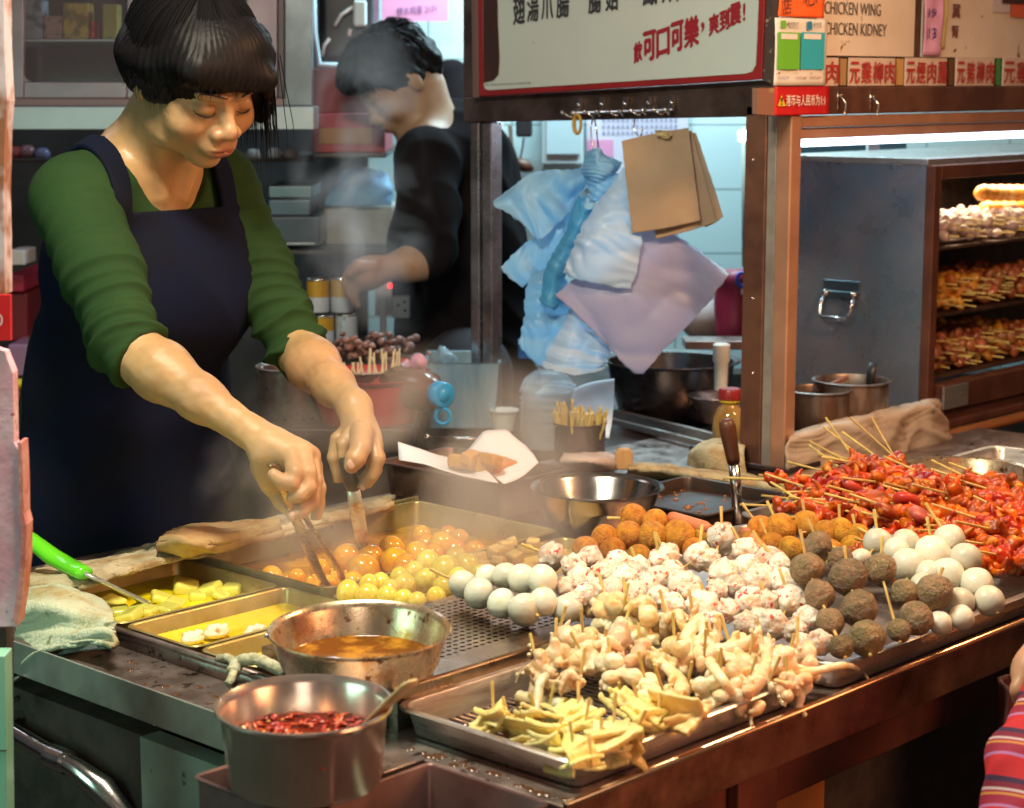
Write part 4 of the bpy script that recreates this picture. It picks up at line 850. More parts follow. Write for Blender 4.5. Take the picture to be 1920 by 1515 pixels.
pn = ppr('payment_notice', 'white payment notice with a green and a blue panel at the corner of the frame', 'notice', 1453, 33, 1547, 160, 1.862, mat('notice_white', (.66, .64, .62), .5), .002)
for u0, v0, u1, v1, c, nm in ((1458, 60, 1501, 130, (.13, .42, .035), 'green_panel'), (1501.5, 60, 1547, 130, (.03, .36, .50), 'blue_panel')):
    bq(MB(), u0, v0, u1, v1, 1.8575, .0006).build(nm, mat(nm, c, .5), pn)
WP = mat('white_print', (.66, .66, .66), .5)
for u0, v0, u1, v1 in ((1465, 63, 1496, 73), (1508, 63, 1540, 73)): bq(MB(), u0, v0, u1, v1, 1.8568, .0005).build('label_strip', WP, pn)
bt('lettering', '微信支付', 1476, 40, 1497, 50, INK, pn, b=1.857); bt('lettering', '支付宝', 1524, 41, 1540, 51, INK, pn, b=1.857); bt('lettering', 'WeChat Pay', 1478, 51, 1496, 54, INK, pn, b=1.857)
bq(MB(), 1466, 38, 1474, 53, 1.8575, .0006).build('green_mark', MATS['green_panel'], pn); bq(MB(), 1515, 40, 1523, 56, 1.8575, .0006).build('blue_mark', mat('blue_mark', (.02, .20, .40), .5), pn)
for n, (u, c) in enumerate(((1459, REDI), (1492, REDI), (1519, REDI))):
    bt('lettering', '1 2 3'.split()[n], u, 135, u+3, 139, c, pn, b=1.857); bt('lettering', '打开扫描', u, 143, u+20, 148, c if n else mat('blue_ink', (.05, .12, .4), .5), pn, b=1.857)
on = ppr('orange_note', 'bright orange note with black handwriting above the payment notice', 'note', 1460, -40, 1544, 34, 1.864, mat('orange_paper', (.80, .13, .025), .6), .002)
bt('lettering', '店', 1467, -4, 1484, 26, INK, on, b=1.8585); bt('lettering', '心', 1508, -14, 1532, 10, INK, on, b=1.8585)
rs_ = ppr('red_sticker', 'red warning sticker with white characters on the brown beam', 'sticker', 1452, 161, 1553, 215, 1.8655, mat('red_sticker', (.52, .018, .018), .45, col2=(.42, .012, .015), ns=14), .0008)
bt('lettering', '港币与人民币为1:1', 1473, 178, 1546, 199, mat('white_ink', (.72, .68, .66), .5), rs_, b=1.862, bold=.012)
p, q, r3 = B(1458, 199, 1.862), B(1473, 199, 1.862), B(1465.5, 178, 1.862); MB().add([p, q, r3], [(0, 1, 2)]).build('warning_triangle', mat('sign_yellow', (.72, .48, .03), .5), rs_)
bt('lettering', '!', 1464, 183, 1467, 196, INK, rs_, b=1.8612, bold=.02)
# torn papers, upper right
for n, (u0, v0, u1, v1, c, lab) in enumerate(((1862, -30, 1896, 22, (.55, .48, .5), 'torn greyish scrap of paper on the menu board'), (1896, 0, 1925, 32, (.60, .12, .06), 'torn orange red scrap at the upper right edge'), (1880, -30, 1925, 6, (.06, .03, .03), 'dark torn patch at the upper right corner'))):
    p = bq(MB(), u0, v0, u1, v1, bB-.003-.0015*n, .001); tag(p.build('paper_scrap', mat('scrap%s' % 'abc'[n], c, .7), None), lab, 'paper scrap')
# ---- light tube under the beam
tb = thing('light_tube', 'glowing white fluorescent tube under the pink beam of the display', 'lamp', (2.70, 1.96, 1.395))
tz0 = 1.399
m = MB(); m.tube([(2.725, 1.955, tz0), (3.62, 1.955, tz0)], .012, 16); m.build('tube', mat('tube_glow', (.9, .95, 1), .4, emit='dfeeff', es=7), tb, smooth=True)
m = MB(); m.box((2.70, 1.935, tz0+.013), (3.62, 1.975, tz0+.03)); m.build('tube_housing', mat('tube_housing', (.5, .5, .5), .5), tb)
m = MB(); m.box((2.70, 1.94, tz0-.014), (2.722, 1.97, tz0+.012)); m.build('end_cap', WP, tb)
# ---- warm display cabinet
cb = thing('display_cabinet', 'brown heated display cabinet with three levels of skewers behind the counter', 'cabinet', (3.2, 1.95, .84))
CAB = mat('cabinet_steel', (.20, .27, .34), .32, .6, col2=(.30, .29, .34), ns=6, lo=.38, hi=.62, col3=(.42, .48, .52), ns3=60, lo3=.70, hi3=.73, bump=.15, bs=14, rvar=.14)
ac, bc0, bc1, zt, zb = 3.205, 1.95, 2.28, 1.343, .90
m = MB(); m.box((ac, bc0+.0005, .845), (ac+.012, bc1, zt)); m.build('side_panel', CAB, cb, bevel=.001)
m = MB(); m.box((ac+.013, bc1-.012, .845), (4.3, bc1, zt)); m.build('back_panel', DARKBR, cb)
m = MB(); m.box((ac-.002, bc0-.004, zt+.0005), (4.3, bc1, zt+.012)); m.build('top_panel', STEEL, cb, bevel=.001)
BRN = mat('cabinet_brown', (.20, .075, .045), .42, .5, col2=(.12, .045, .03), ns=8, rvar=.08)
m = MB(); m.box((ac-.002, bc0-.020, .86), (ac+.022, bc0-.0005, zt)); m.build('frame_side', BRN, cb, bevel=.002)
m = MB(); m.box((ac+.0225, bc0-.020, zt-.026), (4.3, bc0-.0005, zt)); m.build('frame_top', BRN, cb, bevel=.002)
m = MB(); m.box((ac+.03, bc0-.035, .872), (4.3, bc0-.0005, .925)); m.build('drawer_front', BRN, cb, bevel=.003)
m = MB(); m.box((ac+.024, bc0-.0405, .878), (ac+.115, bc0-.036, .922)); m.build('steel_plate', STEEL, cb, bevel=.001)
for z in (.935, 1.055, 1.185):
    m = MB(); m.box((ac+.0235, bc0+.002, z-.006), (4.3, bc1-.013, z)); m.build('shelf', mat('shelf', (.16, .09, .06), .45, .6, col2=(.08, .04, .03), ns=12), cb, bevel=.001)
hc = A(1577, 560, ac-.004)
m = MB(); m.box((ac-.004, hc.y-.042, hc.z+.012), (ac-.0005, hc.y+.042, hc.z+.036)); m.obox((ac-.006, hc.y, hc.z+.008), (.004, 0, 0), (0, .036, 0), (0, 0, .007)); m.build('handle_plate', mat('handle_plate', (.14, .22, .26), .3, .9), cb, bevel=.002)
m = MB()
for s in (-1, 1): m.sphere((ac-.010, hc.y+s*.032, hc.z+.010), .008, 12, 8)
m.tube([(ac-.012, hc.y-.034, hc.z+.006), (ac-.022, hc.y-.036, hc.z-.012), (ac-.026, hc.y-.034, hc.z-.030), (ac-.026, hc.y-.026, hc.z-.036), (ac-.026, hc.y+.026, hc.z-.036), (ac-.026, hc.y+.034, hc.z-.030), (ac-.022, hc.y+.036, hc.z-.012), (ac-.012, hc.y+.034, hc.z+.006)], .0038, 10)
m.build('handle', STEELB, cb, smooth=True)
# ledges in front of the cabinet
lg = thing('stall_ledge', 'brown stepped ledge with a tiled orange face under the display cabinet', 'ledge', (3.1, 1.88, 0))
m = MB(); m.box((3.12, 1.925, .8415), (4.3, 1.9485, .868)); m.box((3.12, 1.905, .8405), (4.3, 1.9245, .856)); m.build('ledge_step', BRN, lg, bevel=.003)
m = MB(); m.tube([(3.06, 1.885, .835), (4.3, 1.885, .835)], .015, 14, flat=.7); m.box((2.72, 1.885, .805), (3.055, 1.903, .839)); m.build('wood_rail', mat('orange_rail', (.36, .13, .03), .4, col2=(.25, .08, .02), ns=20, stretch=(.1, 1, 1)), lg, smooth=True, auto=True)
m = MB()
# ---- skewers inside the cabinet
def lyme(nm, m_, seed, chunk=.011, n=7):
    rs = np.random.RandomState(seed); f = Field((-.075, -.025, -.025), (.075, .025, .025), .0022)
    for k in range(n):
        x = -.055+.11*k/(n-1); M = np.linalg.qr(rs.normal(size=(3, 3)))[0]; f.ell((x, rs.normal()*.002, rs.normal()*.002), (chunk*1.25, chunk, chunk*.75), M, k=.003)
    o = f.mesh(nm, m_, smooth=0); me = o.data; bpy.data.objects.remove(o); return me
GR = mat('grilled_meat', (.40, .13, .045), .32, col2=(.22, .06, .025), ns=30, coat=.4, bump=.4, bs=120, rand=1)
GY = mat('grilled_yellow', (.62, .30, .04), .35, col2=(.42, .16, .02), ns=26, coat=.3, bump=.4, bs=120, rand=1)
GW = mat('raw_white', (.62, .52, .50), .35, col2=(.45, .30, .30), ns=26, coat=.3, bump=.3, bs=120, rand=1, sss=.2, sssr=MSSS)
SETS = {'r': [lyme('meat_pieces', GR, s) for s in (51, 52, 53)], 'y': [lyme('meat_pieces', GY, s) for s in (54, 55)], 'w': [lyme('meat_pieces', GW, s, .010) for s in (56, 57)]}
def shelf_row(z, kinds, label, group, n, ztilt=.0, y0=1.985, dz=.012, layers=2, sc_=1., x1=3.66):
    for l in range(layers):
        for i in range(n):
            x = ac+.045+(x1-ac-.05)*(i+R.uniform(-.3, .3)+.5*l)/n; k = kinds(i/n)
            p = Vector((x+.01, y0+.058+R.uniform(-.02, .02), z+.012+l*dz+R.uniform(0, .006)))
            t = lying('grilled_skewer', label[k], group[k], R.choice(SETS[k]), p, -PI/2+R.uniform(-.1, .55), R.uniform(-.06, .04), 1.12, R.uniform(0, 6), piece='meat_pieces', s0=-.05, s1=.088, sr=.0018)
LB = {'r': 'skewer of brown glazed meat lying in the display cabinet', 'y': 'skewer of yellow curried meat lying in the display cabinet', 'w': 'skewer of raw whitish meat on the top shelf of the cabinet'}
GP = {'r': 'brown meat skewers in the cabinet', 'y': 'yellow meat skewers in the cabinet', 'w': 'whitish skewers on the top cabinet shelf'}
shelf_row(.937, lambda t: 'r' if t < .5 else R.choice('ry'), LB, GP, 14, layers=4, dz=.014)
shelf_row(1.057, lambda t: 'y' if t < .3 else 'r', LB, GP, 14, layers=4, dz=.013)
shelf_row(1.187, lambda t: 'w', LB, GP, 12, layers=3, dz=.013)
for n, (u, v) in enumerate(((1862, 362), (1868, 392))):
    p = B(u, v, 2.03+.02*n); t = thing('sausage', 'fat scored orange sausage on the top shelf, the %s one' % ('upper' if n == 0 else 'lower'), 'sausage', p); M = Vector((1, -.25, -.03+.0*n)).normalized(); m = MB(); P = [p+M*(.012*i-.05) for i in range(20)]
    m.tube(P, [.006]+[.0165+.0016*math.sin(i*PI) + (.0015 if i % 2 else -.0012) for i in range(18)]+[.01], 16); m.build('sausage_body', mat('big_sausage', (.74, .30, .03), .3, col2=(.82, .55, .2), ns=60, stretch=(1.5, .2, .2), lo=.5, hi=.6, coat=.4), t, smooth=True)
m = MB(); m.lathe([(0, 0), (.10, 0), (.125, .008), (.122, .010), (.098, .003), (0, .003)], (3.375, 2.07, 1.1855), 40, sx=1.1, sy=.8); tag(m.build('plate', mat('grey_plate', (.5, .48, .46), .3, .2), None, smooth=True), 'grey oval plate under the whitish skewers on the top shelf', 'plate')
# sauce pots behind the corner post
for n, (u, v, r, zt_, lab) in enumerate(((1535, 732, 62, .955, 'stained steel sauce pot right beside the pink corner post'), (1597, 714, 74, .962, 'second stained sauce pot with a black handle sticking out'))):
    c = Z(u, v, zt_); rr = px(r, c); vessel('sauce_pot', lab, 'pot', c, [(0, -.112), (rr*.92, -.112), (rr*.93, -.108), (rr*.93, -.002), (rr, 0), (rr, .002), (rr*.93, .003), (rr*.90, 0), (rr*.90, -.02), (0, -.021)], mat('stained_pot', (.34, .29, .26), .4, .7, col2=(.16, .09, .06), ns=12, lo=.42, hi=.58, stretch=(1, 1, .3), rvar=.1))
    m = MB(); m.lathe([(0, -.0195), (rr*.895, -.0195)], c, 36); tag(m.build('dark_sauce', MATS['soy'], None, smooth=True), 'dark sauce in the stained pot %s' % ('beside the corner post' if n == 0 else 'with the black handle'), 'sauce')
c = Z(1597, 714, .962); p = c+VR*.033+Vector((0, 0, -.02)); m = MB(); m.tube([p, p+Vector((0, 0, .03))+VR*.001, p+VR*.004+Vector((0, 0, .052))], [.0075, .0095, .007], 12, flat=.6); tag(m.build('spoon_handle', BLACKP, None, smooth=True), 'flat black spoon handle standing in the second sauce pot', 'spoon')
p = Z(1560, 725, .955); m = MB(); m.tube([p-VR*.03-VU*.01, p+VR*.028+VU*.018], .004, 10); tag(m.build('brush_handle', mat('brush', (.25, .10, .06), .5), None, smooth=True), 'short brown brush handle lying over the rims of the sauce pots', 'brush')
# grey towel over the ledge
tw = cloth('towel', [[B(1478, 905, 1.845), B(1474, 850, 1.848), B(1480, 822, 1.855), B(1490, 812, 1.90)], [B(1560, 895, 1.84), B(1555, 845, 1.846), B(1560, 800, 1.853), B(1568, 790, 1.90)], [B(1640, 890, 1.845), B(1640, 835, 1.842), B(1640, 782, 1.852), B(1646, 772, 1.90)], [B(1720, 880, 1.84), B(1716, 820, 1.846), B(1716, 766, 1.85), B(1720, 757, 1.90)], [B(1768, 870, 1.845), B(1752, 810, 1.84), B(1742, 760, 1.85), B(1742, 752, 1.90)], [B(1797, 848, 1.86), B(1782, 810, 1.855), B(1762, 760, 1.865), B(1760, 754, 1.905)]],
    mat('grey_towel', (.56, .45, .36), .95, col2=(.40, .27, .19), ns=9, lo=.4, hi=.66, col3=(.16, .11, .08), ns3=30, lo3=.6, hi3=.72, bump=1, bs=420, bd=.002, spec=.1), None, 110, 60, .005, .0035, 34, .0007, 130, ridge=True)
tag(tw, 'grimy tan towel hung over the ledge behind the red skewers', 'towel')
tw2 = cloth('towel', [[Z(1290, 872, .845), Z(1295, 845, .87), Z(1320, 832, .875)], [Z(1330, 886, .846), Z(1335, 845, .885), Z(1350, 826, .885)], [Z(1400, 893, .846), Z(1395, 850, .88), Z(1400, 832, .875)]], TOWEL, None, 30, 24, .006, .004, 60, .0012, 210)
tag(tw2, 'beige towel bunched up beside the foot of the corner post', 'towel')
rg = cloth('towel', [[Z(1175, 890, .850), Z(1178, 878, .872), Z(1182, 870, .852)], [Z(1230, 893, .852), Z(1232, 880, .870), Z(1236, 872, .852)], [Z(1300, 905, .852), Z(1302, 889, .872), Z(1306, 880, .85)], [Z(1380, 918, .852), Z(1384, 898, .868), Z(1388, 890, .85)], [Z(1440, 925, .852), Z(1444, 905, .868), Z(1448, 898, .85)], [Z(1478, 924, .848), Z(1482, 908, .862), Z(1486, 902, .848)]], TOWEL, None, 70, 14, .005, .0035, 90, .001, 260)
tag(rg, 'long twisted dirty rag lying along the edge left of the corner post', 'rag')
rg = cloth('towel', [[Z(1050, 880, .845), Z(1052, 862, .872), Z(1060, 850, .85)], [Z(1090, 884, .85), Z(1095, 860, .878), Z(1100, 848, .85)], [Z(1130, 884, .85), Z(1135, 864, .872), Z(1140, 852, .85)], [Z(1150, 882, .845), Z(1152, 868, .862), Z(1155, 860, .845)]], mat('pink_rag', (.58, .45, .40), .95, col2=(.42, .3, .25), ns=16, bump=.8, bs=420, bd=.002), None, 30, 18, .005, .004, 80, .001, 260)
tag(rg, 'pale pinkish rag below the skewer can', 'rag')
p = Z(1170, 882, .846); m = MB(); o = VR; m.prism([p-o*.015, p+o*.015, p+o*.015+VU*.03, p+o*.009+VU*.037, p-o*.009+VU*.037, p-o*.015+VU*.03], VF*.018); tag(m.build('wooden_handle', WOODL, None, bevel=.003), 'stubby light wooden handle standing upright behind the steel bowl', 'handle')
# towels along the back edge of the vat and the near left corner
def rag(nm, lab, g, m_, nu=60, nv=30, **k):
    o = cloth(nm, g, m_, None, nu, nv, .006, k.get('wa', .004), k.get('ws', 60)*.75, .0010, 170, ridge=True); return tag(o, lab, 'towel')
rag('towel', 'stained yellowish towel folded along the back edge of the soup vat', [[Z(60, 1120, .852), Z(55, 1095, .878), Z(60, 1075, .866), Z(90, 1062, .842)], [Z(160, 1098, .880), Z(150, 1080, .884), Z(150, 1065, .868), Z(170, 1052, .842)], [Z(270, 1066, .878), Z(262, 1050, .884), Z(258, 1036, .868), Z(270, 1028, .842)], [Z(400, 1036, .878), Z(392, 1018, .886), Z(386, 1000, .872), Z(400, 988, .842)], [Z(560, 996, .878), Z(552, 984, .884), Z(548, 974, .868), Z(560, 966, .842)], [Z(740, 952, .878), Z(736, 944, .882), Z(736, 936, .868), Z(742, 930, .842)]], TOWEL, 100, 26)
rag('towel', 'brown bunched cloth on the back edge of the vat below the aproned cook', [[Z(295, 1034, .886), Z(296, 1018, .905), Z(310, 1004, .9), Z(325, 998, .875)], [Z(345, 1040, .89), Z(345, 1014, .915), Z(350, 996, .912), Z(360, 988, .88)], [Z(410, 1036, .888), Z(408, 1016, .908), Z(408, 1000, .905), Z(415, 986, .88)], [Z(470, 1020, .886), Z(465, 1005, .904), Z(460, 996, .9), Z(468, 984, .88)], [Z(530, 1008, .884), Z(528, 994, .892), Z(522, 984, .89), Z(530, 974, .875)]], mat('brown_cloth', (.36, .20, .10), .95, col2=(.45, .32, .15), ns=16, lo=.45, hi=.65, bump=.8, bs=420, bd=.002, spec=.1), 60, 30, wa=.005, ws=80)
rag('towel', 'pale greenish towel draped over the near left corner of the counter', [[D(30, 1262, 2.32), D(32, 1200, 2.34), Z(40, 1140, .875), Z(60, 1085, .868)], [D(62, 1225, 2.28), D(85, 1185, 2.30), Z(95, 1130, .890), Z(110, 1098, .878)], [D(130, 1208, 2.24), D(140, 1180, 2.26), Z(150, 1135, .888), Z(150, 1108, .872)], [D(180, 1204, 2.215), D(190, 1170, 2.235), Z(185, 1145, .878), Z(180, 1120, .866)], [D(214, 1215, 2.19), D(214, 1180, 2.215), Z(212, 1165, .866), Z(200, 1142, .862)]], TOWELG, 60, 50, wa=.0045, ws=70)
m = MB(); P = [D(95, 1235, 2.27), D(130, 1226, 2.245), D(175, 1220, 2.215), D(214, 1218, 2.19), D(212, 1182, 2.205), D(150, 1196, 2.24)]; m.prism(P, VF*.012+VR*.002)
tag(m.build('scouring_pad', mat('grey_pad', (.13, .15, .14), .95, col2=(.08, .09, .08), ns=90, bump=1, bs=500), None, bevel=.003), 'dark grey folded pad sticking out under the pale towel', 'pad')
CORD = mat('cord', (.56, .54, .38), .9, col2=(.34, .32, .20), ns=120, lo=.4, hi=.6, bump=1, bs=300, bd=.002)
p = Z(450, 1255, .862)
loose('cord_knot', 'short pale cord loop lying left of the burnt steel pan', 'cord', [Z(410, 1236, .862), Z(428, 1234, .868), Z(440, 1248, .868), Z(434, 1272, .866), Z(426, 1284, .862)], .0052, .0045, CORD)
loose('cord_knot', 'pale corded cloth end running under the burnt steel pan', 'cord', [Z(436, 1262, .866), Z(448, 1242, .874), Z(475, 1236, .880), Z(505, 1246, .876), Z(535, 1262, .868)], .0078, .0065, CORD)
# green handled spatula
h0, h1, h2 = D(38, 1000, 2.52), D(100, 1045, 2.49), Z(158, 1075, .896); e2 = Z(282, 1134, .842)
sp = thing('spatula', 'steel spatula with a bright green plastic handle dipped in the yellow broth', 'spatula', h2)
m = MB(); m.tube([h0, D(55, 1010, 2.51), h1, D(140, 1067, 2.46), h2-(h2-h1)*.03, h2], [.010, .0125, .0145, .0135, .012, .008], 20, flat=.7); m.build('handle', mat('lime_plastic', (.13, .62, .02), .18, coat=.4, sss=.1), sp, smooth=True)
m = MB(); d = (e2-h2); m.tube([h2, h2+d*.25, h2+d*.5, h2+d*.85, e2], [.0075, .0085, .0075, .0095, .0085], 14, flat=.4); m.build('blade', mat('milky_steel', (.55, .56, .50), .22, .7), sp, smooth=True)
# meat poster pillar at the left edge
lp = thing('poster_pillar', 'narrow post at the left edge covered with a peeling pink flecked poster', 'pillar', K(-30, 1175, 1.95))
def kq(m, pts, y, th): m.prism([K(u, v, y) for u, v in pts], VF*th); return m
PK = mat('pink_poster', (.62, .33, .42), .5, col2=(.72, .50, .60), ns=16, lo=.42, hi=.6, col3=(.28, .07, .08), ns3=34, lo3=.64, hi3=.68, bump=.5, bs=60)
kq(MB(), [(-60, 1176), (33, 1174), (38, 1120), (44, 1060), (47, 1000), (40, 960), (39, 900), (37, 850), (26, 830), (24, 700), (8, 660), (-60, 640)], 1.93, .02).build('poster', PK, lp)
kq(MB(), [(33, 1174), (41, 1120), (48, 1050), (49, 985), (44, 965), (43, 900), (40, 830), (33, 830), (36, 900), (37, 965), (40, 1000), (38, 1060), (30, 1120), (24, 1165)], 1.925, .028).build('torn_edge', mat('raw_pink', (.50, .16, .14), .5, col2=(.6, .3, .28), ns=30, bump=.5, bs=60), lp)
kq(MB(), [(-60, 640), (20, 638), (19, 553), (-60, 553)], 1.925, .006).build('red_label', mat('red_label', (.62, .015, .02), .4), lp)
o = K(-4, 610, 1.924); e = K(5, 610, 1.924); y = K(-4, 590, 1.924); letters('lettering', '0', o, e-o, y-o, WP, lp, .02)
kq(MB(), [(-60, 552), (9, 552), (8, 440), (6, 362), (9, 240), (13, 190), (8, 90), (7, 0), (4, -40), (-60, -40)], 1.94, .03).build('painted_post', mat('peeling_paint', (.60, .50, .55), .6, col2=(.30, .12, .06), ns=7, lo=.5, hi=.56, bump=.3, bs=40), lp)
kq(MB(), [(-60, 1500), (-60, 1177), (12, 1177), (12, 1530), (-60, 1530)], 1.96, .03).build('dark_foot', DARKBR, lp)
lt = tag(MB().prism([K(-60, 1230, 1.90), K(9, 1230, 1.90), K(14, 1560, 1.90), K(-60, 1560, 1.90)], VF*.03).build('tiled_wall', mat('mint_tile', (.30, .62, .46), .25), None, bevel=.001), 'strip of mint green tile at the lower left edge', 'wall')
m = MB(); m.prism([K(-60, 1406, 1.899), K(12, 1406, 1.899), K(12, 1409, 1.899), K(-60, 1409, 1.899)], VF*.002); g_ = m.build('grout', mat('grout', (.08, .12, .1), .8), None); g_.parent = lt
# ------------------------------------------------------------------ people
def headframe(yaw, pitch, roll):
    y = math.radians(yaw); p = math.radians(pitch); r = math.radians(roll)
    fz = -VF*math.cos(y)+VR*math.sin(y); s = VR*math.cos(y)+VF*math.sin(y)
    f = fz*math.cos(p)-VU*math.sin(p); u = VU*math.cos(p)+fz*math.sin(p)
    return s*math.cos(r)+u*math.sin(r), f, u*math.cos(r)-s*math.sin(r)
def head(f, C, S, Fd, U, q=1.):
    W = lambda x, y, z: np.array(C+(S*x+Fd*y+U*z)*q); M = np.array([S[:], Fd[:], U[:]])
    e = lambda x, y, z, r, k=.01, op='u': f.ell(W(x, y, z), [a*q for a in r], M, k=k, op=op)
    e(0, -.018, .030, (.077, .094, .086)); e(0, .020, -.015, (.066, .070, .078), .02)
    e(0, .026, -.058, (.054, .052, .046), .02); e(0, .062, -.094, (.020, .018, .013), .022)
    for s in (-1, 1):
        e(.040*s, .056, -.032, (.025, .026, .024), .022); e(.050*s, .016, -.070, (.018, .03, .02), .02)
        e(.032*s, .096, .002, (.017, .014, .010), .014, 's')
        e(.031*s, .0755, -.001, (.0155, .0135, .0105), .006)
        f.cone(W(.014*s, .092, .020), W(.046*s, .078, .021), .0055*q, .004*q, k=.014)
        e(.078*s, -.008, -.004, (.008, .018, .030), .006)
    f.cone(W(0, .083, .008), W(0, .102, -.025), .0075*q, .0095*q, k=.012)
    f.ell(W(0, .104, -.029), (.0112*q,)*3, k=.008)
    for s in (-1, 1): e(.0145*s, .096, -.034, (.0095, .011, .0085), .006); e(.008*s, .104, -.0425, (.0042, .006, .003), .004, 's')
    e(0, .086, -.058, (.028, .016, .020), .014)
    e(0, .0985, -.0575, (.019, .0055, .0036), .005); e(0, .0965, -.0660, (.0165, .0060, .0044), .005); e(0, .1045, -.0618, (.022, .006, .0009), .002, 's')
    return W
def skin_cols(W, S, Fd, U, C, base=(.43, .25, .12), q=1.):
    def col(V):
        L = np.stack([(V-np.array(C))@np.array(a) for a in (S, Fd, U)], 1)/q; c = np.tile(np.array(base), (len(V), 1))
        c *= (1+.12*nz(V, 30, 3)+.07*nz(V, 90, 8)+.05*nz(V, 260, 11))[:, None]; c[:, 1] *= 1-.08*nz(V, 22, 14)
        def mix(w, t): return c*(1-w[:, None])+np.array(t)*w[:, None]
        lip = np.clip(1-((L[:, 0]/.021)**2+((L[:, 2]+.062)/.0092)**2+((L[:, 1]-.100)/.014)**2), 0, 1); c = mix(np.clip(lip*2.5, 0, 1)*.75, (.30, .075, .055))
        for s in (-1, 1):
            ck = np.exp(-(((L[:, 0]-s*.042)/.02)**2+((L[:, 2]+.035)/.018)**2+((L[:, 1]-.07)/.03)**2)); c = mix(ck*.35, (.52, .20, .12))
            ey = np.exp(-(((L[:, 0]-s*.031)/.017)**2+((L[:, 2]-.003)/.007)**2+((L[:, 1]-.085)/.02)**2)); c = mix(ey*.35, (.26, .13, .08))
        no = np.exp(-((L[:, 0]/.014)**2+((L[:, 2]+.033)/.012)**2+((L[:, 1]-.11)/.02)**2)); c = mix(no*.3, (.52, .22, .14))
        return c
    return col
def chain(f, pts, rs, k=.004):
    for i in range(len(pts)-1): f.cone(pts[i], pts[i+1], rs[i], rs[i+1], k=k)
SKIN = vcol_mat('skin', (.5, .3, .18), .44, sss=.10, bump=.35, bs=420, bd=.0010, rvar=.12)
HAIR = mat('black_hair', (.0045, .004, .005), .5, col2=(.008, .006, .007), ns=60, spec=.2)
HAIRS = mat('black_strand', (.006, .005, .006), .65, spec=.08)
# ---- the cook
cook = thing('person', 'cook in a green top and navy apron stirring the curry broth with two tongs', 'person', (1.66, 2.36, 0))
hS, hF, hU = headframe(44, 30, 6); hC = D(364, 143, 2.62)
Sr, Sl = D(140, 378, 2.62), D(408, 348, 2.86); Er, El = D(243, 655, 2.50), D(556, 652, 2.80); Wr, Wl = D(462, 806, 2.43), D(664, 762, 2.65)
NB = Vector((1.648, 2.262, 1.375)); C1 = Vector((1.665, 2.285, 1.235)); C2 = Vector((1.672, 2.365, 1.05)); C3 = Vector((1.68, 2.415, .90))
f = Field((1.40, 1.72, .96), (1.92, 2.40, 1.64), .0021)
Wf = head(f, hC, hS, hF, hU, .97)
f.cone(Wf(0, -.025, -.045), NB+Vector((0, .012, 0)), .054, .062, k=.02); f.cone(NB, NB+Vector((0, -.005, -.04)), .062, .060, k=.03)
f.cone(NB+Vector((-.02, .01, .0)), Sr+Vector((.02, 0, .01)), .052, .045, k=.03); f.cone(NB+Vector((.02, .01, 0)), Sl+Vector((-.02, 0, .01)), .052, .045, k=.03)
f.ell(C1+Vector((0, .005, 0)), (.130, .080, .13), k=.03)
for sgn_ in (-1, 1):      # neck tendons and collar bones
    f.cone(Wf(.045*sgn_, -.02, -.06), NB+Vector((.018*sgn_, -.062, -.030)), .011, .008, k=.02)
chain(f, [Sr, Er], [.042, .034], .02); f.cone(Er, Er+(Wr-Er)*.28, .0335, .0365, k=.02); f.cone(Er+(Wr-Er)*.28, Er+(Wr-Er)*.62, .0365, .0270, k=.02); f.cone(Er+(Wr-Er)*.62, Wr, .0270, .0205, k=.02)
chain(f, [Sl, El], [.042, .034], .02); f.cone(El, El+(Wl-El)*.3, .0335, .0355, k=.02); f.cone(El+(Wl-El)*.3, El+(Wl-El)*.65, .0355, .0265, k=.02); f.cone(El+(Wl-El)*.65, Wl, .0265, .0210, k=.02)
for s_, t_ in ((Er, Wr), (El, Wl)): f.cone(s_+(t_-s_)*.70+VU*.017, t_+VU*.012, .005, .007, k=.012); f.cone(s_+(t_-s_)*.45+VU*.026+VR*.006, s_+(t_-s_)*.85+VU*.014+VR*.010, .0030, .0026, k=.007)
Q = lambda x, y, t: D(400+x/3.986, 740+y/3.986, t)
# right hand
W0 = Wr; mc = [(Q(585, 462, 2.395), .0145), (Q(668, 432, 2.405), .0150), (Q(722, 462, 2.42), .0140), (Q(745, 530, 2.435), .0125)]
for p, r in mc: f.cone(W0+(p-W0)*.05, p, .0165, r, k=.010)
f.ell(Q(470, 560, 2.435), (.030, .024, .028), k=.02); f.ell(Q(420, 430, 2.42), (.026, .02, .022), k=.02)
chain(f, [Q(590, 470, 2.39), Q(612, 585, 2.368), Q(588, 662, 2.362), Q(520, 652, 2.362), Q(448, 598, 2.366)], [.0118, .0112, .0098, .0094, .0078], .003)
chain(f, [Q(672, 440, 2.40), Q(706, 580, 2.378), Q(712, 700, 2.372), Q(655, 752, 2.366), Q(590, 770, 2.368)], [.0118, .0110, .0098, .0092, .0078], .003)
chain(f, [Q(725, 480, 2.415), Q(752, 640, 2.392), Q(738, 800, 2.386), Q(660, 868, 2.376), Q(590, 905, 2.376)], [.0112, .0105, .0095, .0090, .0076], .003)
chain(f, [Q(750, 560, 2.435), Q(785, 700, 2.42), Q(782, 820, 2.418), Q(768, 935, 2.415)], [.0105, .0095, .0086, .0070], .003)
chain(f, [Q(370, 530, 2.44), Q(440, 660, 2.45), Q(520, 790, 2.45), Q(575, 865, 2.445)], [.0165, .0145, .0120, .0100], .006)
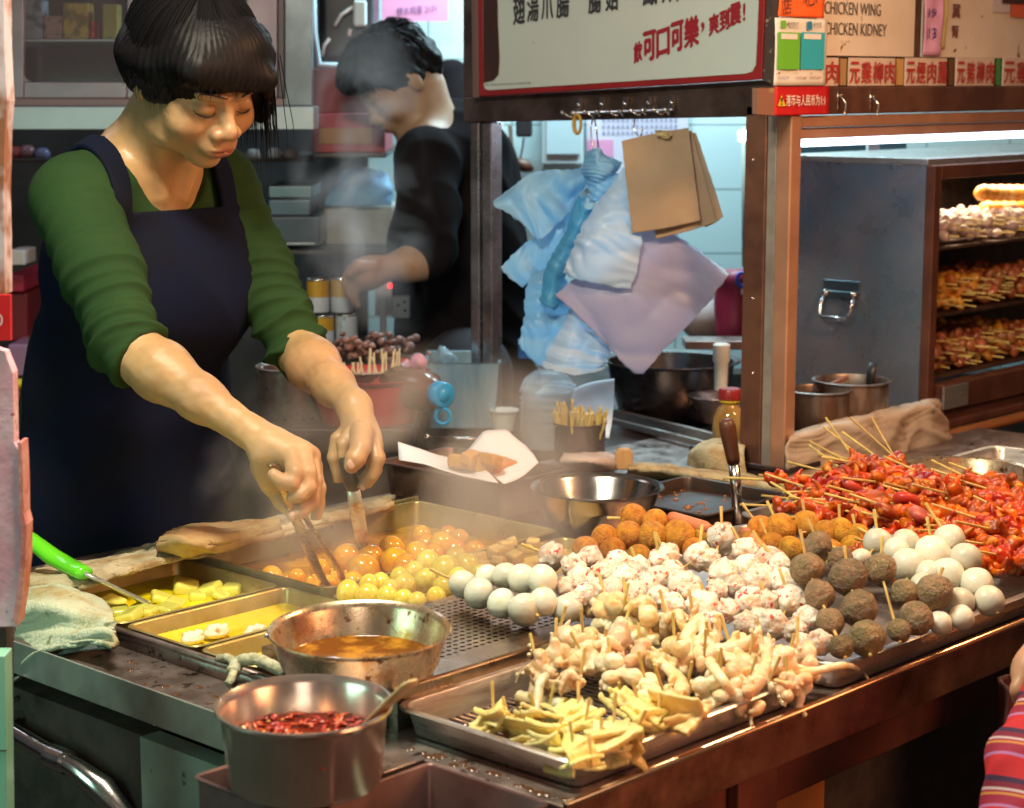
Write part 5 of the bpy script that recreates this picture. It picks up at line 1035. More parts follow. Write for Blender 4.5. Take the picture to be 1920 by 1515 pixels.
# left hand
for p, r in ((Q(1175, 330, 2.615), .0145), (Q(1120, 300, 2.60), .0145), (Q(1180, 390, 2.64), .0140), (Q(1030, 270, 2.63), .0125)): f.cone(Wl, p, .018, r, k=.012)
f.ell(Q(1110, 360, 2.635), (.024, .022, .026), k=.02)
chain(f, [Q(1110, 280, 2.595), Q(1100, 400, 2.575), Q(1062, 480, 2.567), Q(1032, 535, 2.567)], [.0155, .0130, .0125, .0100], .006)
chain(f, [Q(1190, 340, 2.61), Q(1222, 480, 2.60), Q(1180, 600, 2.60), Q(1120, 695, 2.605)], [.0125, .0115, .0102, .0082], .003)
chain(f, [Q(1190, 420, 2.64), Q(1200, 560, 2.645), Q(1080, 700, 2.655), Q(985, 755, 2.655)], [.0118, .0108, .0095, .0080], .003)
chain(f, [Q(1010, 270, 2.635), Q(930, 330, 2.63), Q(902, 470, 2.63), Q(935, 630, 2.64)], [.0115, .0100, .0092, .0076], .003)
chain(f, [Q(1020, 300, 2.61), Q(972, 370, 2.60), Q(968, 460, 2.60)], [.0105, .0092, .0078], .003)
f.mesh('body', SKIN, cook, smooth=1, col=skin_cols(Wf, hS, hF, hU, hC, q=.97), post=lambda V, N: .0005*nz(V, 210, 2))
# brows, lashes
for s in (-1, 1):
    m = MB(); P = [Vector(Wf(s*x, y, z)) for x, y, z in ((.012, .0985, .0225), (.024, .0965, .0265), (.036, .0885, .0265), (.048, .0765, .021))]; m.tube([cr(P, i/12) for i in range(13)], [.0008+.0028*math.sin(PI*min(1, i/12+.12)) for i in range(13)], 8, flat=.45)
    m.build('eyebrow', mat('brow_hair', (.045, .025, .018), .8), cook, smooth=True)
m = MB()
for s in (-1, 1):
    P = [Vector(Wf(s*x, y, z)) for x, y, z in ((.0165, .0865, -.006), (.024, .0895, -.0085), (.033, .0885, -.009), (.041, .0830, -.0075), (.0465, .0765, -.004))]; m.tube([cr(P, i/14) for i in range(15)], [.0005+.0010*math.sin(PI*i/14) for i in range(15)], 8)
    for i in range(9):
        p = cr(P, .15+.09*i); m.tube([p, p+(hF*.004-hU*.004+hS*s*.001*(i-3))], [.0004, .0001], 4)
m.build('eyelash', mat('lash', (.02, .012, .01), .6), cook, smooth=True)
# hair
f = Field(hC-Vector((.20,)*3), hC+Vector((.20,)*3), .0028); q = .97
W = Wf; M = np.array([hS[:], hF[:], hU[:]])
e = lambda x, y, z, r, k=.02, op='u': f.ell(W(x, y, z), r, M, k=k, op=op)
e(0, -.016, .036, (.086, .102, .094)); e(0, -.050, .006, (.082, .070, .064)); e(0, .042, .068, (.074, .050, .046))
dn = -VU
def lock(x, y, z, L_, r0, r1, sw=0.): a = Vector(W(x, y, z)); f.cone(a, a+dn*L_+hS*sw, r0, r1, k=.02)
lock(-.064, .012, .03, .038, .026, .008, .004); lock(-.066, -.014, .02, .036, .028, .012); lock(-.062, -.045, .015, .03, .032, .018); lock(-.058, .040, .048, .02, .020, .008)
lock(.076, .020, .04, .085, .022, .005, .006); lock(.080, -.01, .03, .090, .026, .007, .008); lock(.070, .050, .050, .055, .016, .004, .01); lock(.088, .0, .05, .11, .020, .004, .010)
f.cone(W(-.055, .075, .060), W(.055, .085, .040), .022, .016, k=.02)
f.ell(W(.002, .094, -.035), (.058, .055, .062), M, k=.008, op='s')
def streak(V, N):
    L = (V-np.array(hC))@M.T; th = np.arctan2(L[:, 0], L[:, 1]); return .0005*np.sin(th*60+9*nz(V, 26, 1))+.0004*np.sin(th*130+12*nz(V, 34, 4))+.0022*nz(V, 26, 2)
f.mesh('hair', HAIR, cook, smooth=1, post=streak)
m = MB(); rs = np.random.RandomState(5)
for k in range(1500):
    th = rs.uniform(-PI, PI); fr_ = abs(th) < .95; pol = np.linspace(.12, (1.28+.10*rs.rand()) if fr_ else 1.75, 8); lift = 1.0+rs.uniform(.0, .035); P = []
    sweep = .35*math.sin(th) if fr_ else 0
    for i, a in enumerate(pol):
        t2 = th+sweep*0+.35*(i/7)*(1 if fr_ else 0)
        P.append(Vector(W(.088*lift*math.sin(a)*math.sin(t2), -.012+.107*lift*math.sin(a)*math.cos(t2)-.004, .038+.096*lift*math.cos(a))))
    if not fr_:
        L_ = rs.uniform(.01, .05)+(.03 if math.sin(th) > .5 else 0); P += [P[-1]+dn*L_*.5+hS*rs.normal()*.003, P[-1]+dn*L_+hS*rs.normal()*.006+hF*rs.normal()*.005]
    else: P += [P[-1]+(dn*.6+hF*.1)*rs.uniform(.004, .016)]
    n_ = len(P); r0 = rs.uniform(.00035, .00075); m.tube(P, [r0*(1-.8*(i/(n_-1))**2) for i in range(n_)], 5, caps=False)
for k in range(130):
    a = Vector(W(rs.uniform(.074, .094), rs.uniform(-.03, .06), rs.uniform(.0, .06))); L_ = rs.uniform(.07, .125); b_ = hS*rs.uniform(-.004, .014)+hF*rs.normal()*.006; m.tube([a, a+dn*L_*.4+b_*.5, a+dn*L_*.75+b_, a+dn*L_+b_*1.1], [.0009, .0009, .0007, .0002], 4, caps=False)
for k in range(70):
    a = Vector(W(rs.uniform(-.062, .062), rs.uniform(.078, .092), rs.uniform(.045, .065))); L_ = rs.uniform(.012, .032); m.tube([a, a+dn*L_*.5+hF*.003-hU*.002, a+dn*L_+hS*rs.normal()*.004], [.0008, .0007, .0002], 4, caps=False)
m.build('hair_strands', HAIRS, cook, smooth=True)
# green top
GREEN = mat('green_jersey', (.025, .056, .018), .92, col2=(.019, .043, .015), ns=8, lo=.35, hi=.7, bump=.5, bs=600, bd=.001, spec=.12)
f = Field((1.36, 1.95, .74), (1.98, 2.62, 1.50), .003)
def torso(f, g):
    f.ell(C1, (.150+g, .098+g, .150+g), k=.04); f.ell(C2, (.150+g, .120+g, .17), k=.05); f.ell(C3, (.178+g, .138+g, .16), k=.05)
    for s in (-1, 1): f.ell(C1+Vector((.062*s, -.050, -.030)), (.064+g, .050+g, .07+g), k=.05)
    f.cone(NB+Vector((-.03, .015, -.004)), Sr+Vector((.012, 0, 0)), .052+g, .053+g, k=.04); f.cone(NB+Vector((.03, .015, -.004)), Sl+Vector((-.012, 0, 0)), .052+g, .052+g, k=.04)
torso(f, .004)
cu_r = Er+(Wr-Er)*.04; cu_l = El+(Wl-El)*.06
f.cone(Sr, Sr+(Er-Sr)*.5, .058, .053, k=.03); f.cone(Sr+(Er-Sr)*.5, Er, .053, .044, k=.02); f.cone(Er, cu_r, .044, .042, k=.01)
f.cone(Sl, Sl+(El-Sl)*.5, .056, .050, k=.03); f.cone(Sl+(El-Sl)*.5, El, .050, .042, k=.02); f.cone(El, cu_l, .042, .040, k=.01)
def cutplane(f, p, n_, rad):      # remove everything past the cuff plane
    p = np.array(p); n_ = np.array(n_.normalized()); f.put(p-rad, p+rad, lambda P: np.maximum(-((P-p)@n_), np.sqrt(((P-p)**2).sum(-1))-rad), k=.004, op='s')
cutplane(f, cu_r+(Wr-Er).normalized()*.012, ((Wr-Er).normalized()+(Er-Sr).normalized()*.35), .085); cutplane(f, cu_l+(Wl-El).normalized()*.010, (Wl-El).normalized()+(El-Sl).normalized()*.3, .08)
f.cone(NB+Vector((.002, .0, .10)), NB+Vector((.012, -.055, .012)), .068, .068, k=.006, op='s'); f.ell(NB+Vector((.012, -.08, .012)), (.070, .075, .048), k=.006, op='s')
def arm_axis(V, S_, E_):
    ab = np.array(E_-S_); t = ((V-np.array(S_))@ab)/(ab@ab); q_ = V-np.array(S_)-np.clip(t, 0, 1)[:, None]*ab; return t, np.linalg.norm(q_, axis=1), q_
def folds(V, N):
    d = .0022*nz(V, 30, 1)
    for S_, E_, sg_ in ((Sr, Er, 1), (Sl, El, 1)):
        t, dist, q_ = arm_axis(V, S_, E_); w_ = np.clip((.085-dist)/.03, 0, 1)*np.clip((t+.1)/.3, 0, 1); sidev = q_@np.array((1., .4, .3))*12
        amp = .0034+.0070*np.clip((t-.30)/.6, 0, 1); ph = t*46+sidev*1.6+3.0*nz(V, 17, 7); ms = .55+.45*nz(V, 21, 12); s1 = (1-np.abs(np.sin(ph*.5)))**1.4; s2 = 1-np.abs(np.sin(t*40-sidev*2.4+2.5*nz(V, 15, 9))); d += w_*amp*ms*(s1*1.5-.5)+w_*amp*.5*(1-ms)*(s2*1.4-.5)
    t, dist, q_ = arm_axis(V, C1+Vector((0, -.05, .02)), C2); ph = V@np.array((26., 30., 60.))+2*nz(V, 11, 5); d += .0028*(1-np.abs(np.sin(ph*.5)))*np.clip((C1.z+.03-V[:, 2])/.1, 0, 1)
    return d
f.mesh('green_top', GREEN, cook, smooth=1, post=folds)
m = MB()     # neckline rib
# apron: shell over the torso limited to the front, with straps
f = Field((1.40, 1.98, .42), (1.96, 2.66, 1.50), .0032)
torso(f, .0165); f.cone(C3+Vector((0, .0, -.05)), C3+Vector((0, .0, -.42)), .165, .20, k=.06); 
g2 = Field((1.40, 1.98, .42), (1.96, 2.66, 1.50), .0032); torso(g2, .0068); g2.cone(C3+Vector((0, .0, -.05)), C3+Vector((0, .0, -.42)), .1605, .1955, k=.06)
f.f = np.maximum(f.f, -g2.f)
ax = [f.lo[k]+f.h*np.arange(f.n[k]) for k in range(3)]; X, Y, Zz = np.meshgrid(*ax, indexing='ij')
y_top = C1.z+.088; side = C2.y+.02+np.clip((.98-Zz)*.5, 0, .06)
bib = np.maximum(Zz-y_top, np.maximum(np.abs(X-(C1.x+.004))-(.105+np.clip((y_top-Zz)*1.1, 0, .2)), Y-side))
xs = X-C1.x; strap = np.full_like(X, 1e3)
for s in (-1, 1):
    cx_ = s*(.098+(.02 if s < 0 else -.01))+ (Y-(C1.y-.09))*(-.10*s); strap = np.minimum(strap, np.maximum(np.abs(xs-cx_)-.0185, np.maximum(y_top-.012-Zz, Y-2.42)))
f.f = np.maximum(f.f, np.minimum(bib, strap)).astype(np.float32)
NAVY = mat('navy_apron', (.005, .008, .028), .85, col2=(.006, .007, .014), ns=7, lo=.35, hi=.65, bump=.25, bs=500, bd=.0008, spec=.12)
f.mesh('apron', NAVY, cook, smooth=1, post=lambda V, N: .0030*nz(V, 26, 4)*np.clip((1.34-V[:, 2])/.1, 0, 1)+.0060*(1-np.abs(np.sin(V@np.array((60., 20., 30.))*.42+2.2*nz(V, 8, 6))))*np.clip((1.30-V[:, 2])/.12, 0, 1))
m = MB()
for k in range(3):
    p = B(222+k*3, 488+k*22, 2.2); 
f = Field((1.42, 2.18, -.01), (1.96, 2.62, .95), .009)
f.ell(C3, (.165, .128, .13), k=.05)
for s in (-1, 1):
    hp_ = C3+Vector((.085*s, 0, -.03)); kn = Vector((C3.x+.09*s, C3.y-.02, .48)); an = Vector((C3.x+.095*s, C3.y+.02, .09)); f.cone(hp_, kn, .085, .062, k=.04); f.cone(kn, an, .062, .045, k=.03)
f.mesh('trousers', mat('dark_trousers', (.02, .02, .028), .8), cook, smooth=2)
m = MB()
for s in (-1, 1): m.sphere((C3.x+.095*s, C3.y-.05, .045), (.048, .13, .045), 20, 12)
m.build('shoe', BLACKP, cook, smooth=True)
# ---- tongs in both hands
def tong(nm, lab, top, mid, tip, spread, w, m_, mh):
    t = thing(nm, lab, 'tongs', top); d = (tip-top).normalized(); sx = d.cross(VF).normalized(); m = MB()
    for s in (-1, 1):
        P = [top+sx*s*.003, mid+sx*s*spread*.45, tip-d*.03+sx*s*spread, tip+sx*s*spread*.75]; Q_ = [cr(P, i/14) for i in range(15)]; m.tube(Q_, [w*(.75+.35*math.sin(PI*i/14)) for i in range(15)], 12, flat=.28)
    m.build('tong_arm', m_, t, smooth=True)
    m = MB(); m.tube([top-d*.004, top+d*.010], [w*.9, w*.7], 12, flat=.7); m.build('hinge', mh, t, smooth=True)
    return t
GREASY = mat('greasy_tongs', (.50, .30, .14), .3, .85, col2=(.28, .11, .03), ns=50, lo=.4, hi=.6, rvar=.1)
tong('tongs', 'greasy brown tongs held in the nearer fist of the cook', D(512, 872, 2.40), D(565, 975, 2.44), D(628, 1092, 2.575), .013, .0095, GREASY, GREASY)
t = thing('tongs', 'steel tongs with a black grip in the farther hand of the cook', 'tongs', D(655, 880, 2.60)); a = D(650, 868, 2.60); b = D(662, 916, 2.625); c = D(683, 1040, 2.70); m = MB(); m.tube([a-(b-a)*.25, a, a+(b-a)*.7, b], [.008, .0105, .0115, .010], 16, flat=.75); m.build('grip', BLACKP, t, smooth=True)
d = (c-b).normalized(); m = MB(); m.tube([b, b+(c-b)*.3, b+(c-b)*.7, c], [.0095, .0108, .0098, .005], 14, flat=.4); m.tube([b+VR*.004, b+(c-b)*.5+VR*.006, c+VR*.005], [.003, .004, .003], 8); m.build('tong_arm', mat('tong_steel', (.74, .72, .66), .3, .5, col2=(.55, .30, .08), ns=45, lo=.52, hi=.62), t, smooth=True)
NL = mat('nail', (.62, .36, .27), .25, coat=.4)
for (x, y, t, r1, r2) in ((1030, 520, 2.5565, .0062, .0072), (1118, 690, 2.598, .0042, .0052), (592, 905, 2.370, .0042, .005), (452, 597, 2.360, .0042, .005)):
    q_ = Matrix.Identity(3); q_.col[0] = VR; q_.col[1] = VF; q_.col[2] = VU; mm_ = MB(); mm_.sphere(Q(x, y, t), (r1, .0022, r2), 12, 8, q_); mm_.build('fingernail', NL, cook, smooth=True)
# ---- man in black at the back
man = thing('person', 'man in a black short sleeved shirt bending over food in the steam at the back', 'person', K(850, 1100, 4.05)-Vector((0, 0, K(850, 1100, 4.05).z)))
y_ = math.radians(26); mf = -VR*math.cos(y_)-VF*math.sin(y_); p_ = math.radians(42); mF = mf*math.cos(p_)-VU*math.sin(p_); mU = VU*math.cos(p_)+mf*math.sin(p_); mS = mU.cross(mF)*-1
mS = mF.cross(mU); mC = K(745, 152, 4.02)
f = Field(mC-Vector((.45, .45, .58)), mC+Vector((.40, .40, .18)), .0042)
Wm = head(f, mC, mS, mF, mU, .88)
nb = K(806, 252, 4.05); f.cone(Wm(0, -.03, -.05), nb, .055, .062, k=.02)
sh = K(800, 300, 3.93); el = K(806, 488, 3.86); wr_ = K(712, 505, 3.80); f.cone(nb, sh, .06, .05, k=.03); chain(f, [sh, el], [.045, .036], .02); chain(f, [el, el+(wr_-el)*.4, wr_], [.036, .033, .024], .02)
h_ = wr_; f.ell(K(690, 512, 3.79), (.04, .03, .035), k=.02)
for i, (dx, dy) in enumerate(((-38, 6), (-40, 20), (-36, 34), (-28, 46))): chain(f, [K(690, 502+i*6, 3.79-.008*i), K(690+dx*.75, 500+dy*.8, 3.78), K(690+dx, 510+dy, 3.785), K(690+dx+8, 526+dy, 3.79)], [.012, .0105, .0095, .008], .004)
chain(f, [K(700, 500, 3.77), K(672, 498, 3.75), K(656, 512, 3.755)], [.014, .012, .010], .006)
f.mesh('body', SKIN, man, smooth=1, col=skin_cols(Wm, mS, mF, mU, mC, (.36, .20, .12), .88))
f = Field(mC-Vector((.2,)*3), mC+Vector((.2,)*3), .0042); M = np.array([mS[:], mF[:], mU[:]])
f.ell(Wm(0, -.014, .040), (.076, .092, .078), M, k=.02); f.ell(Wm(0, -.07, .0), (.062, .042, .054), M, k=.02); f.ell(Wm(0, .072, .07), (.058, .040, .036), M, k=.02); f.ell(Wm(0, .02, .10), (.05, .06, .036), M, k=.02)
f.ell(Wm(0, .10, -.03), (.10, .075, .075), M, k=.006, op='s')
f.mesh('hair', HAIR, man, smooth=1, post=lambda V, N: .005*nz(V, 80, 2)+.003*nz(V, 200, 5))
m = MB(); rs = np.random.RandomState(8)
for k in range(260):
    th = rs.uniform(-PI, PI); a0_ = rs.uniform(.1, 1.2); P = []
    for i in range(5):
        a = a0_+.16*i; P.append(Vector(Wm(.086*math.sin(a)*math.sin(th)*(1+.02*i), -.012+.104*math.sin(a)*math.cos(th)*(1+.02*i), .044+.088*math.cos(a)*(1+.03*i))+rs.normal(size=3)*.002))
    m.tube(P, [.0016, .0018, .0014, .001, .0004], 4, caps=False)
m.build('hair_strands', HAIRS, man, smooth=True)
BLK = mat('black_shirt', (.009, .007, .008), 1, col2=(.012, .010, .011), ns=9, bump=.3, bs=300, spec=.08)
f = Field(mC+Vector((-.40, -.45, -.98)), mC+Vector((.55, .45, .02)), .007)
f.cone(K(850, 292, 4.10), K(858, 480, 4.12), .115, .135, k=.06); f.cone(K(858, 480, 4.12), K(880, 760, 4.15), .135, .150, k=.05); f.cone(K(880, 760, 4.15), K(885, 900, 4.15), .15, .15, k=.03)
f.cone(K(820, 282, 4.06), K(800, 310, 3.94), .066, .058, k=.04); f.cone(sh, sh+(el-sh)*.5, .062, .058, k=.03); f.cone(sh+(el-sh)*.5, sh+(el-sh)*.93, .058, .054, k=.02); f.cone(K(870, 300, 4.2), K(900, 470, 4.3), .09, .08, k=.04)
f.mesh('black_shirt', BLK, man, smooth=1, post=lambda V, N: .003*nz(V, 22, 2)+.006*(1-np.abs(np.sin(V@np.array((22., 30., 26.))+2.2*nz(V, 12, 5)))))
f = Field(man.location+Vector((-.25, -.3, -.01)), man.location+Vector((.3, .3, 1.0)), .012)
for s in (-1, 1): b_ = man.location+VR*.03+VF*.09*s; f.cone(b_+VU*.9, b_+VU*.08, .10, .055, k=.04)
f.mesh('trousers', MATS['dark_trousers'], man, smooth=2)
m = MB()
for s in (-1, 1): b_ = man.location+VR*-.02+VF*.09*s+VU*.045; m.sphere(b_, (.09, .09, .045), 16, 10)
m.build('shoe', BLACKP, man, smooth=True)
# ---- customer at the right edge
cs_ = thing('person', 'customer wrapped in a red striped plaid cloth at the lower right corner', 'person', (2.02, .76, 0)); q0 = cs_.location
f = Field(q0+Vector((-.42, -.30, .70)), q0+Vector((.40, .42, 1.72)), .006)
hc_ = q0+Vector((.03, .02, 1.56)); cS, cF, cU = Vector((-.8, -.6, 0)), Vector((-.6, .8, 0)).normalized(), VU
Wc = head(f, hc_, cF.cross(cU), cF, cU, 1.); f.cone(Wc(0, -.02, -.05), q0+Vector((.03, 0, 1.38)), .055, .06, k=.02); f.ell(q0+Vector((.03, 0, 1.25)), (.16, .11, .16), k=.03)
ws = D(1950, 1232, 2.06); f.cone(q0+Vector((.08, .05, 1.3)), q0+Vector((.06, .12, 1.08)), .045, .038, k=.02); f.cone(q0+Vector((.06, .12, 1.08)), ws, .034, .021, k=.02); f.ell(D(1930, 1262, 2.04), (.020, .020, .026), k=.02)
for i in range(4): chain(f, [D(1918+i*9, 1272, 2.03+.01*i), D(1906+i*9, 1292, 2.025+.01*i), D(1909+i*8, 1314, 2.03+.01*i)], [.0090, .0080, .007], .004)
f.mesh('body', SKIN, cs_, smooth=1, col=skin_cols(Wc, cF.cross(cU), cF, cU, hc_, (.44, .22, .14)))
f = Field(hc_-Vector((.2,)*3), hc_+Vector((.2,)*3), .005); Mc = np.array([cF.cross(cU)[:], cF[:], cU[:]]); f.ell(Wc(0, -.02, .035), (.09, .105, .095), Mc); f.ell(Wc(0, -.05, -.05), (.085, .07, .11), Mc); f.ell(Wc(0, .09, -.03), (.07, .06, .08), Mc, k=.006, op='s'); f.mesh('hair', HAIR, cs_, smooth=1)
pl = mat('plaid', (.50, .025, .035), .8, bump=.3, bs=500); nt = pl.node_tree; tcn = nt.nodes.new('ShaderNodeTexCoord'); mpn = nt.nodes.new('ShaderNodeMapping'); mpn.inputs['Rotation'].default_value = (.5, .9, .35); mpn.inputs['Scale'].default_value = (19, 19, 19)
nt.links.new(tcn.outputs['Object'], mpn.inputs['Vector']); sp_ = nt.nodes.new('ShaderNodeSeparateXYZ'); nt.links.new(mpn.outputs[0], sp_.inputs[0]); fm = nt.nodes.new('ShaderNodeMath'); fm.operation = 'FRACT'; nt.links.new(sp_.outputs[0], fm.inputs[0])
rp_ = nt.nodes.new('ShaderNodeValToRGB'); rp_.color_ramp.interpolation = 'CONSTANT'; nt.links.new(fm.outputs[0], rp_.inputs[0]); E_ = rp_.color_ramp.elements; E_[0].position = 0; E_[0].color = (.50, .02, .03, 1); E_[1].position = .30; E_[1].color = (.42, .16, .36, 1)
for ps_, c_ in ((.36, (.30, .02, .05)), (.55, (.55, .22, .06)), (.60, (.30, .02, .05)), (.64, (.55, .40, .42)), (.69, (.20, .015, .04)), (.80, (.05, .02, .06)), (.90, (.50, .02, .03))): x_ = E_.new(ps_); x_.color = (*c_, 1)
nt.links.new(rp_.outputs[0], nt.nodes['Principled BSDF'].inputs['Base Color'])
f = Field(q0+Vector((-.45, -.32, .38)), q0+Vector((.45, .42, 1.48)), .006)
f.ell(q0+Vector((.04, 0, 1.24)), (.205, .15, .22), k=.04); f.cone(q0+Vector((.0, .06, 1.32)), q0+Vector((.0, .12, 1.08)), .085, .075, k=.04); f.cone(q0+Vector((.02, .10, 1.10)), D(2015, 1310, 2.02), .06, .045, k=.03); f.cone(q0+Vector((.08, -.03, 1.15)), q0+Vector((.10, -.04, .60)), .15, .18, k=.05)
f.cone(D(2010, 1310, 2.02), D(1945, 1440, 1.96), .042, .045, k=.03); f.cone(D(1945, 1440, 1.96), D(1908, 1580, 1.93), .045, .045, k=.03)
f.mesh('plaid_wrap', pl, cs_, smooth=1, post=lambda V, N: .006*nz(V, 28, 2)+.004*(1-np.abs(np.sin(V@np.array((50., 30., 20.))+2*nz(V, 10, 3)))))
f = Field(q0+Vector((-.25, -.25, -.01)), q0+Vector((.3, .25, .75)), .012)
for s in (-1, 1): f.cone(q0+Vector((.03+.09*s, 0, .7)), q0+Vector((.03+.09*s, 0, .08)), .09, .05, k=.04)
f.mesh('trousers', MATS['dark_trousers'], cs_, smooth=2); m = MB()
for s in (-1, 1): m.sphere(q0+Vector((.03+.09*s, .04, .045)), (.045, .12, .045), 16, 10)
m.build('shoe', BLACKP, cs_, smooth=True)
# ------------------------------------------------------------------ hooks and bags in the window
HK = thing('hook_rail', 'chrome rail of small coat hooks on the beam over the hanging bags', 'hook rail', A(1160, 212, 2.64))
m = MB(); 
aH = 2.640
for i in range(5):
    u = 1083+i*43.5; v = 197-i*1.2; p = A(u, v, aH); m.box((aH, p.y-.004, p.z-.010), (aH+.0085, p.y+.004, p.z+.012)); m.sphere((aH-.002, p.y, p.z-.012), .003, 8, 6)
a_, b_ = A(1072, 212, aH-.002), A(1262, 206, aH-.002); m.tube([a_, b_], .0022, 8); m.build('rail', STEELB, HK, smooth=True, auto=True)
m = MB()
for i in range(5):
    for u0, d_ in ((1054+i*43, 1), (1076+i*43, .4)):
        p = A(u0, 211-i*1.2, aH-.018); q = A(u0+16*d_, 219-i*1.2, aH-.008); m.tube([p, p+(q-p)*.6-VU*.001, q, A(u0+20*d_, 214-i*1.2, aH-.003)], [.0016, .0020, .002, .0018], 8); m.sphere(p, .0040, 10, 8)
for i in range(5): p = A(1085+i*43.5, 197-i*1.2, aH-.006); m.sphere(p, (.005, .005, .003), 10, 6)
m.build('hook', STEELB, HK, smooth=True)
c = A(1084, 233, aH-.012)
for k in range(3):
    m = MB() if k == 0 else m
    for i in range(1): 
        P = [c+Vector((-.002*k, math.cos(t)*.0075*(1+.1*k), math.sin(t)*.017)) for t in [2*PI*j/16 for j in range(17)]]; m.tube(P, .0022, 6, caps=False)
tag(m.build('rubber_band', mat('rubber', (.50, .30, .06), .5), None, smooth=True), 'yellow brown rubber bands hanging on the left end of the hook rail', 'rubber band')
m = MB(); m.tube([A(1112, 216, aH-.008), A(1108, 240, aH-.012), A(1110, 275, aH-.014), A(1116, 290, aH-.014), A(1122, 275, aH-.014), A(1118, 240, aH-.012), A(1113, 216, aH-.010)], .0016, 8)
tag(m.build('wire_hook', STEELB, None, smooth=True), 'longer wire hook that carries the blue plastic bags', 'hook'); m = MB(); m.tube([A(1190, 222, aH-.02), A(1189, 245, aH-.02), A(1200, 258, aH-.02), A(1205, 240, aH-.02)], .0012, 8)
tag(m.build('wire_hook', STEELB, None, smooth=True), 'short thin wire hook that carries the brown paper bags', 'hook')
def crp(x, y, t): return D(880+x/2.914, 200+y/2.914, t)
def bag(nm, label, cat, rows, m_, group=None, nu=44, nv=44, **k):
    g = [[crp(*p) for p in r] for r in rows]; o = cloth(nm, g, m_, None, nu, nv, k.get('th', .0012), k.get('wa', .005), k.get('ws', 45)*.8, k.get('wb', .0014), k.get('wsb', 150)*.7, edge=k.get('edge', .002), ridge=nm == 'plastic_bag'); return tag(o, label, cat, group)
def plastic(nm, c, c2, tr=.35):
    m_ = mat(nm, c, .32, col2=c2, ns=13, lo=.35, hi=.7, bump=.35, bs=55, bd=.003, sss=.0)
    nt = m_.node_tree; bs_ = nt.nodes['Principled BSDF']; ou = nt.nodes['Material Output']; bs_.inputs['Alpha'].default_value = .82; tl_ = nt.nodes.new('ShaderNodeBsdfTranslucent'); tl_.inputs[0].default_value = (*c, 1); mx = nt.nodes.new('ShaderNodeMixShader'); mx.inputs[0].default_value = tr
    nt.links.new(bs_.outputs[0], mx.inputs[1]); nt.links.new(tl_.outputs[0], mx.inputs[2]); nt.links.new(mx.outputs[0], ou.inputs[0]); return m_
PB = plastic('bag_blue', (.38, .66, .87), (.28, .57, .82), .5); PD = plastic('bag_deep_blue', (.09, .42, .68), (.16, .50, .72), .4); PW = plastic('bag_white', (.64, .78, .92), (.54, .68, .86), .5); PM = plastic('bag_mauve', (.50, .46, .60), (.43, .40, .56), .45)
t0 = 3.42
bag('plastic_bag', 'pale blue plastic bag spreading left from the knot with a pointed tip', 'plastic bag', [[(690, 320, t0), (560, 350, t0+.01), (440, 345, t0), (330, 370, t0), (215, 450, t0), (130, 520, t0)], [(680, 360, t0), (560, 420, t0-.015), (430, 440, t0+.01), (320, 470, t0), (225, 500, t0+.01), (145, 548, t0)], [(665, 400, t0), (560, 500, t0+.01), (450, 540, t0-.01), (370, 570, t0), (290, 570, t0), (200, 575, t0)], [(650, 440, t0), (560, 560, t0), (480, 640, t0), (400, 720, t0), (360, 720, t0), (290, 620, t0)]], PB)
bag('plastic_bag', 'blue plastic bag hanging behind with its corner pointing left at mid height', 'plastic bag', [[(640, 480, t0+.03), (520, 560, t0+.03), (400, 690, t0+.03), (290, 760, t0+.03), (170, 880, t0+.03)], [(620, 560, t0+.03), (500, 680, t0+.02), (400, 790, t0+.03), (290, 860, t0+.03), (215, 930, t0+.03)], [(600, 640, t0+.03), (500, 780, t0+.03), (430, 870, t0+.03), (350, 930, t0+.03), (290, 985, t0+.03)]], PB)
bag('plastic_bag', 'dark blue gathered twist of bag running down the middle of the bunch', 'plastic bag', [[(600, 480, t0-.01), (520, 700, t0-.01), (430, 850, t0-.01), (385, 1060, t0-.01)], [(640, 560, t0-.03), (560, 720, t0-.03), (480, 880, t0-.03), (430, 1090, t0-.02)], [(690, 540, t0-.01), (620, 760, t0-.01), (540, 900, t0-.01), (470, 1110, t0-.01)]], PD, wa=.004, ws=90, wb=.0016, nu=40, nv=40)
bag('plastic_bag', 'long blue white plastic bag flaring out at the bottom left of the bunch', 'plastic bag', [[(420, 880, t0+.02), (320, 960, t0+.02), (300, 1150, t0+.02), (268, 1300, t0+.02)], [(470, 900, t0+.02), (400, 1000, t0+.01), (370, 1200, t0+.01), (330, 1370, t0+.02)], [(520, 940, t0+.02), (480, 1060, t0+.02), (450, 1240, t0+.02), (400, 1425, t0+.02)], [(560, 980, t0+.02), (580, 1100, t0+.01), (530, 1260, t0+.01), (470, 1430, t0+.02)]], PB)
bag('plastic_bag', 'sheaf of thin whitish plastic bags fanned out below the mauve ones', 'plastic bag', [[(560, 1080, t0), (500, 1220, t0), (430, 1330, t0), (400, 1420, t0)], [(620, 1130, t0-.01), (570, 1250, t0-.01), (520, 1370, t0-.01), (500, 1452, t0-.01)], [(680, 1170, t0), (640, 1280, t0), (600, 1380, t0), (590, 1468, t0)], [(740, 1200, t0-.01), (710, 1300, t0-.01), (690, 1390, t0-.01), (680, 1450, t0-.01)], [(780, 1230, t0), (770, 1310, t0), (750, 1380, t0), (735, 1425, t0)]], PW, wa=.005, ws=110, wb=.0012, wsb=200, nu=60, nv=60, edge=.003)
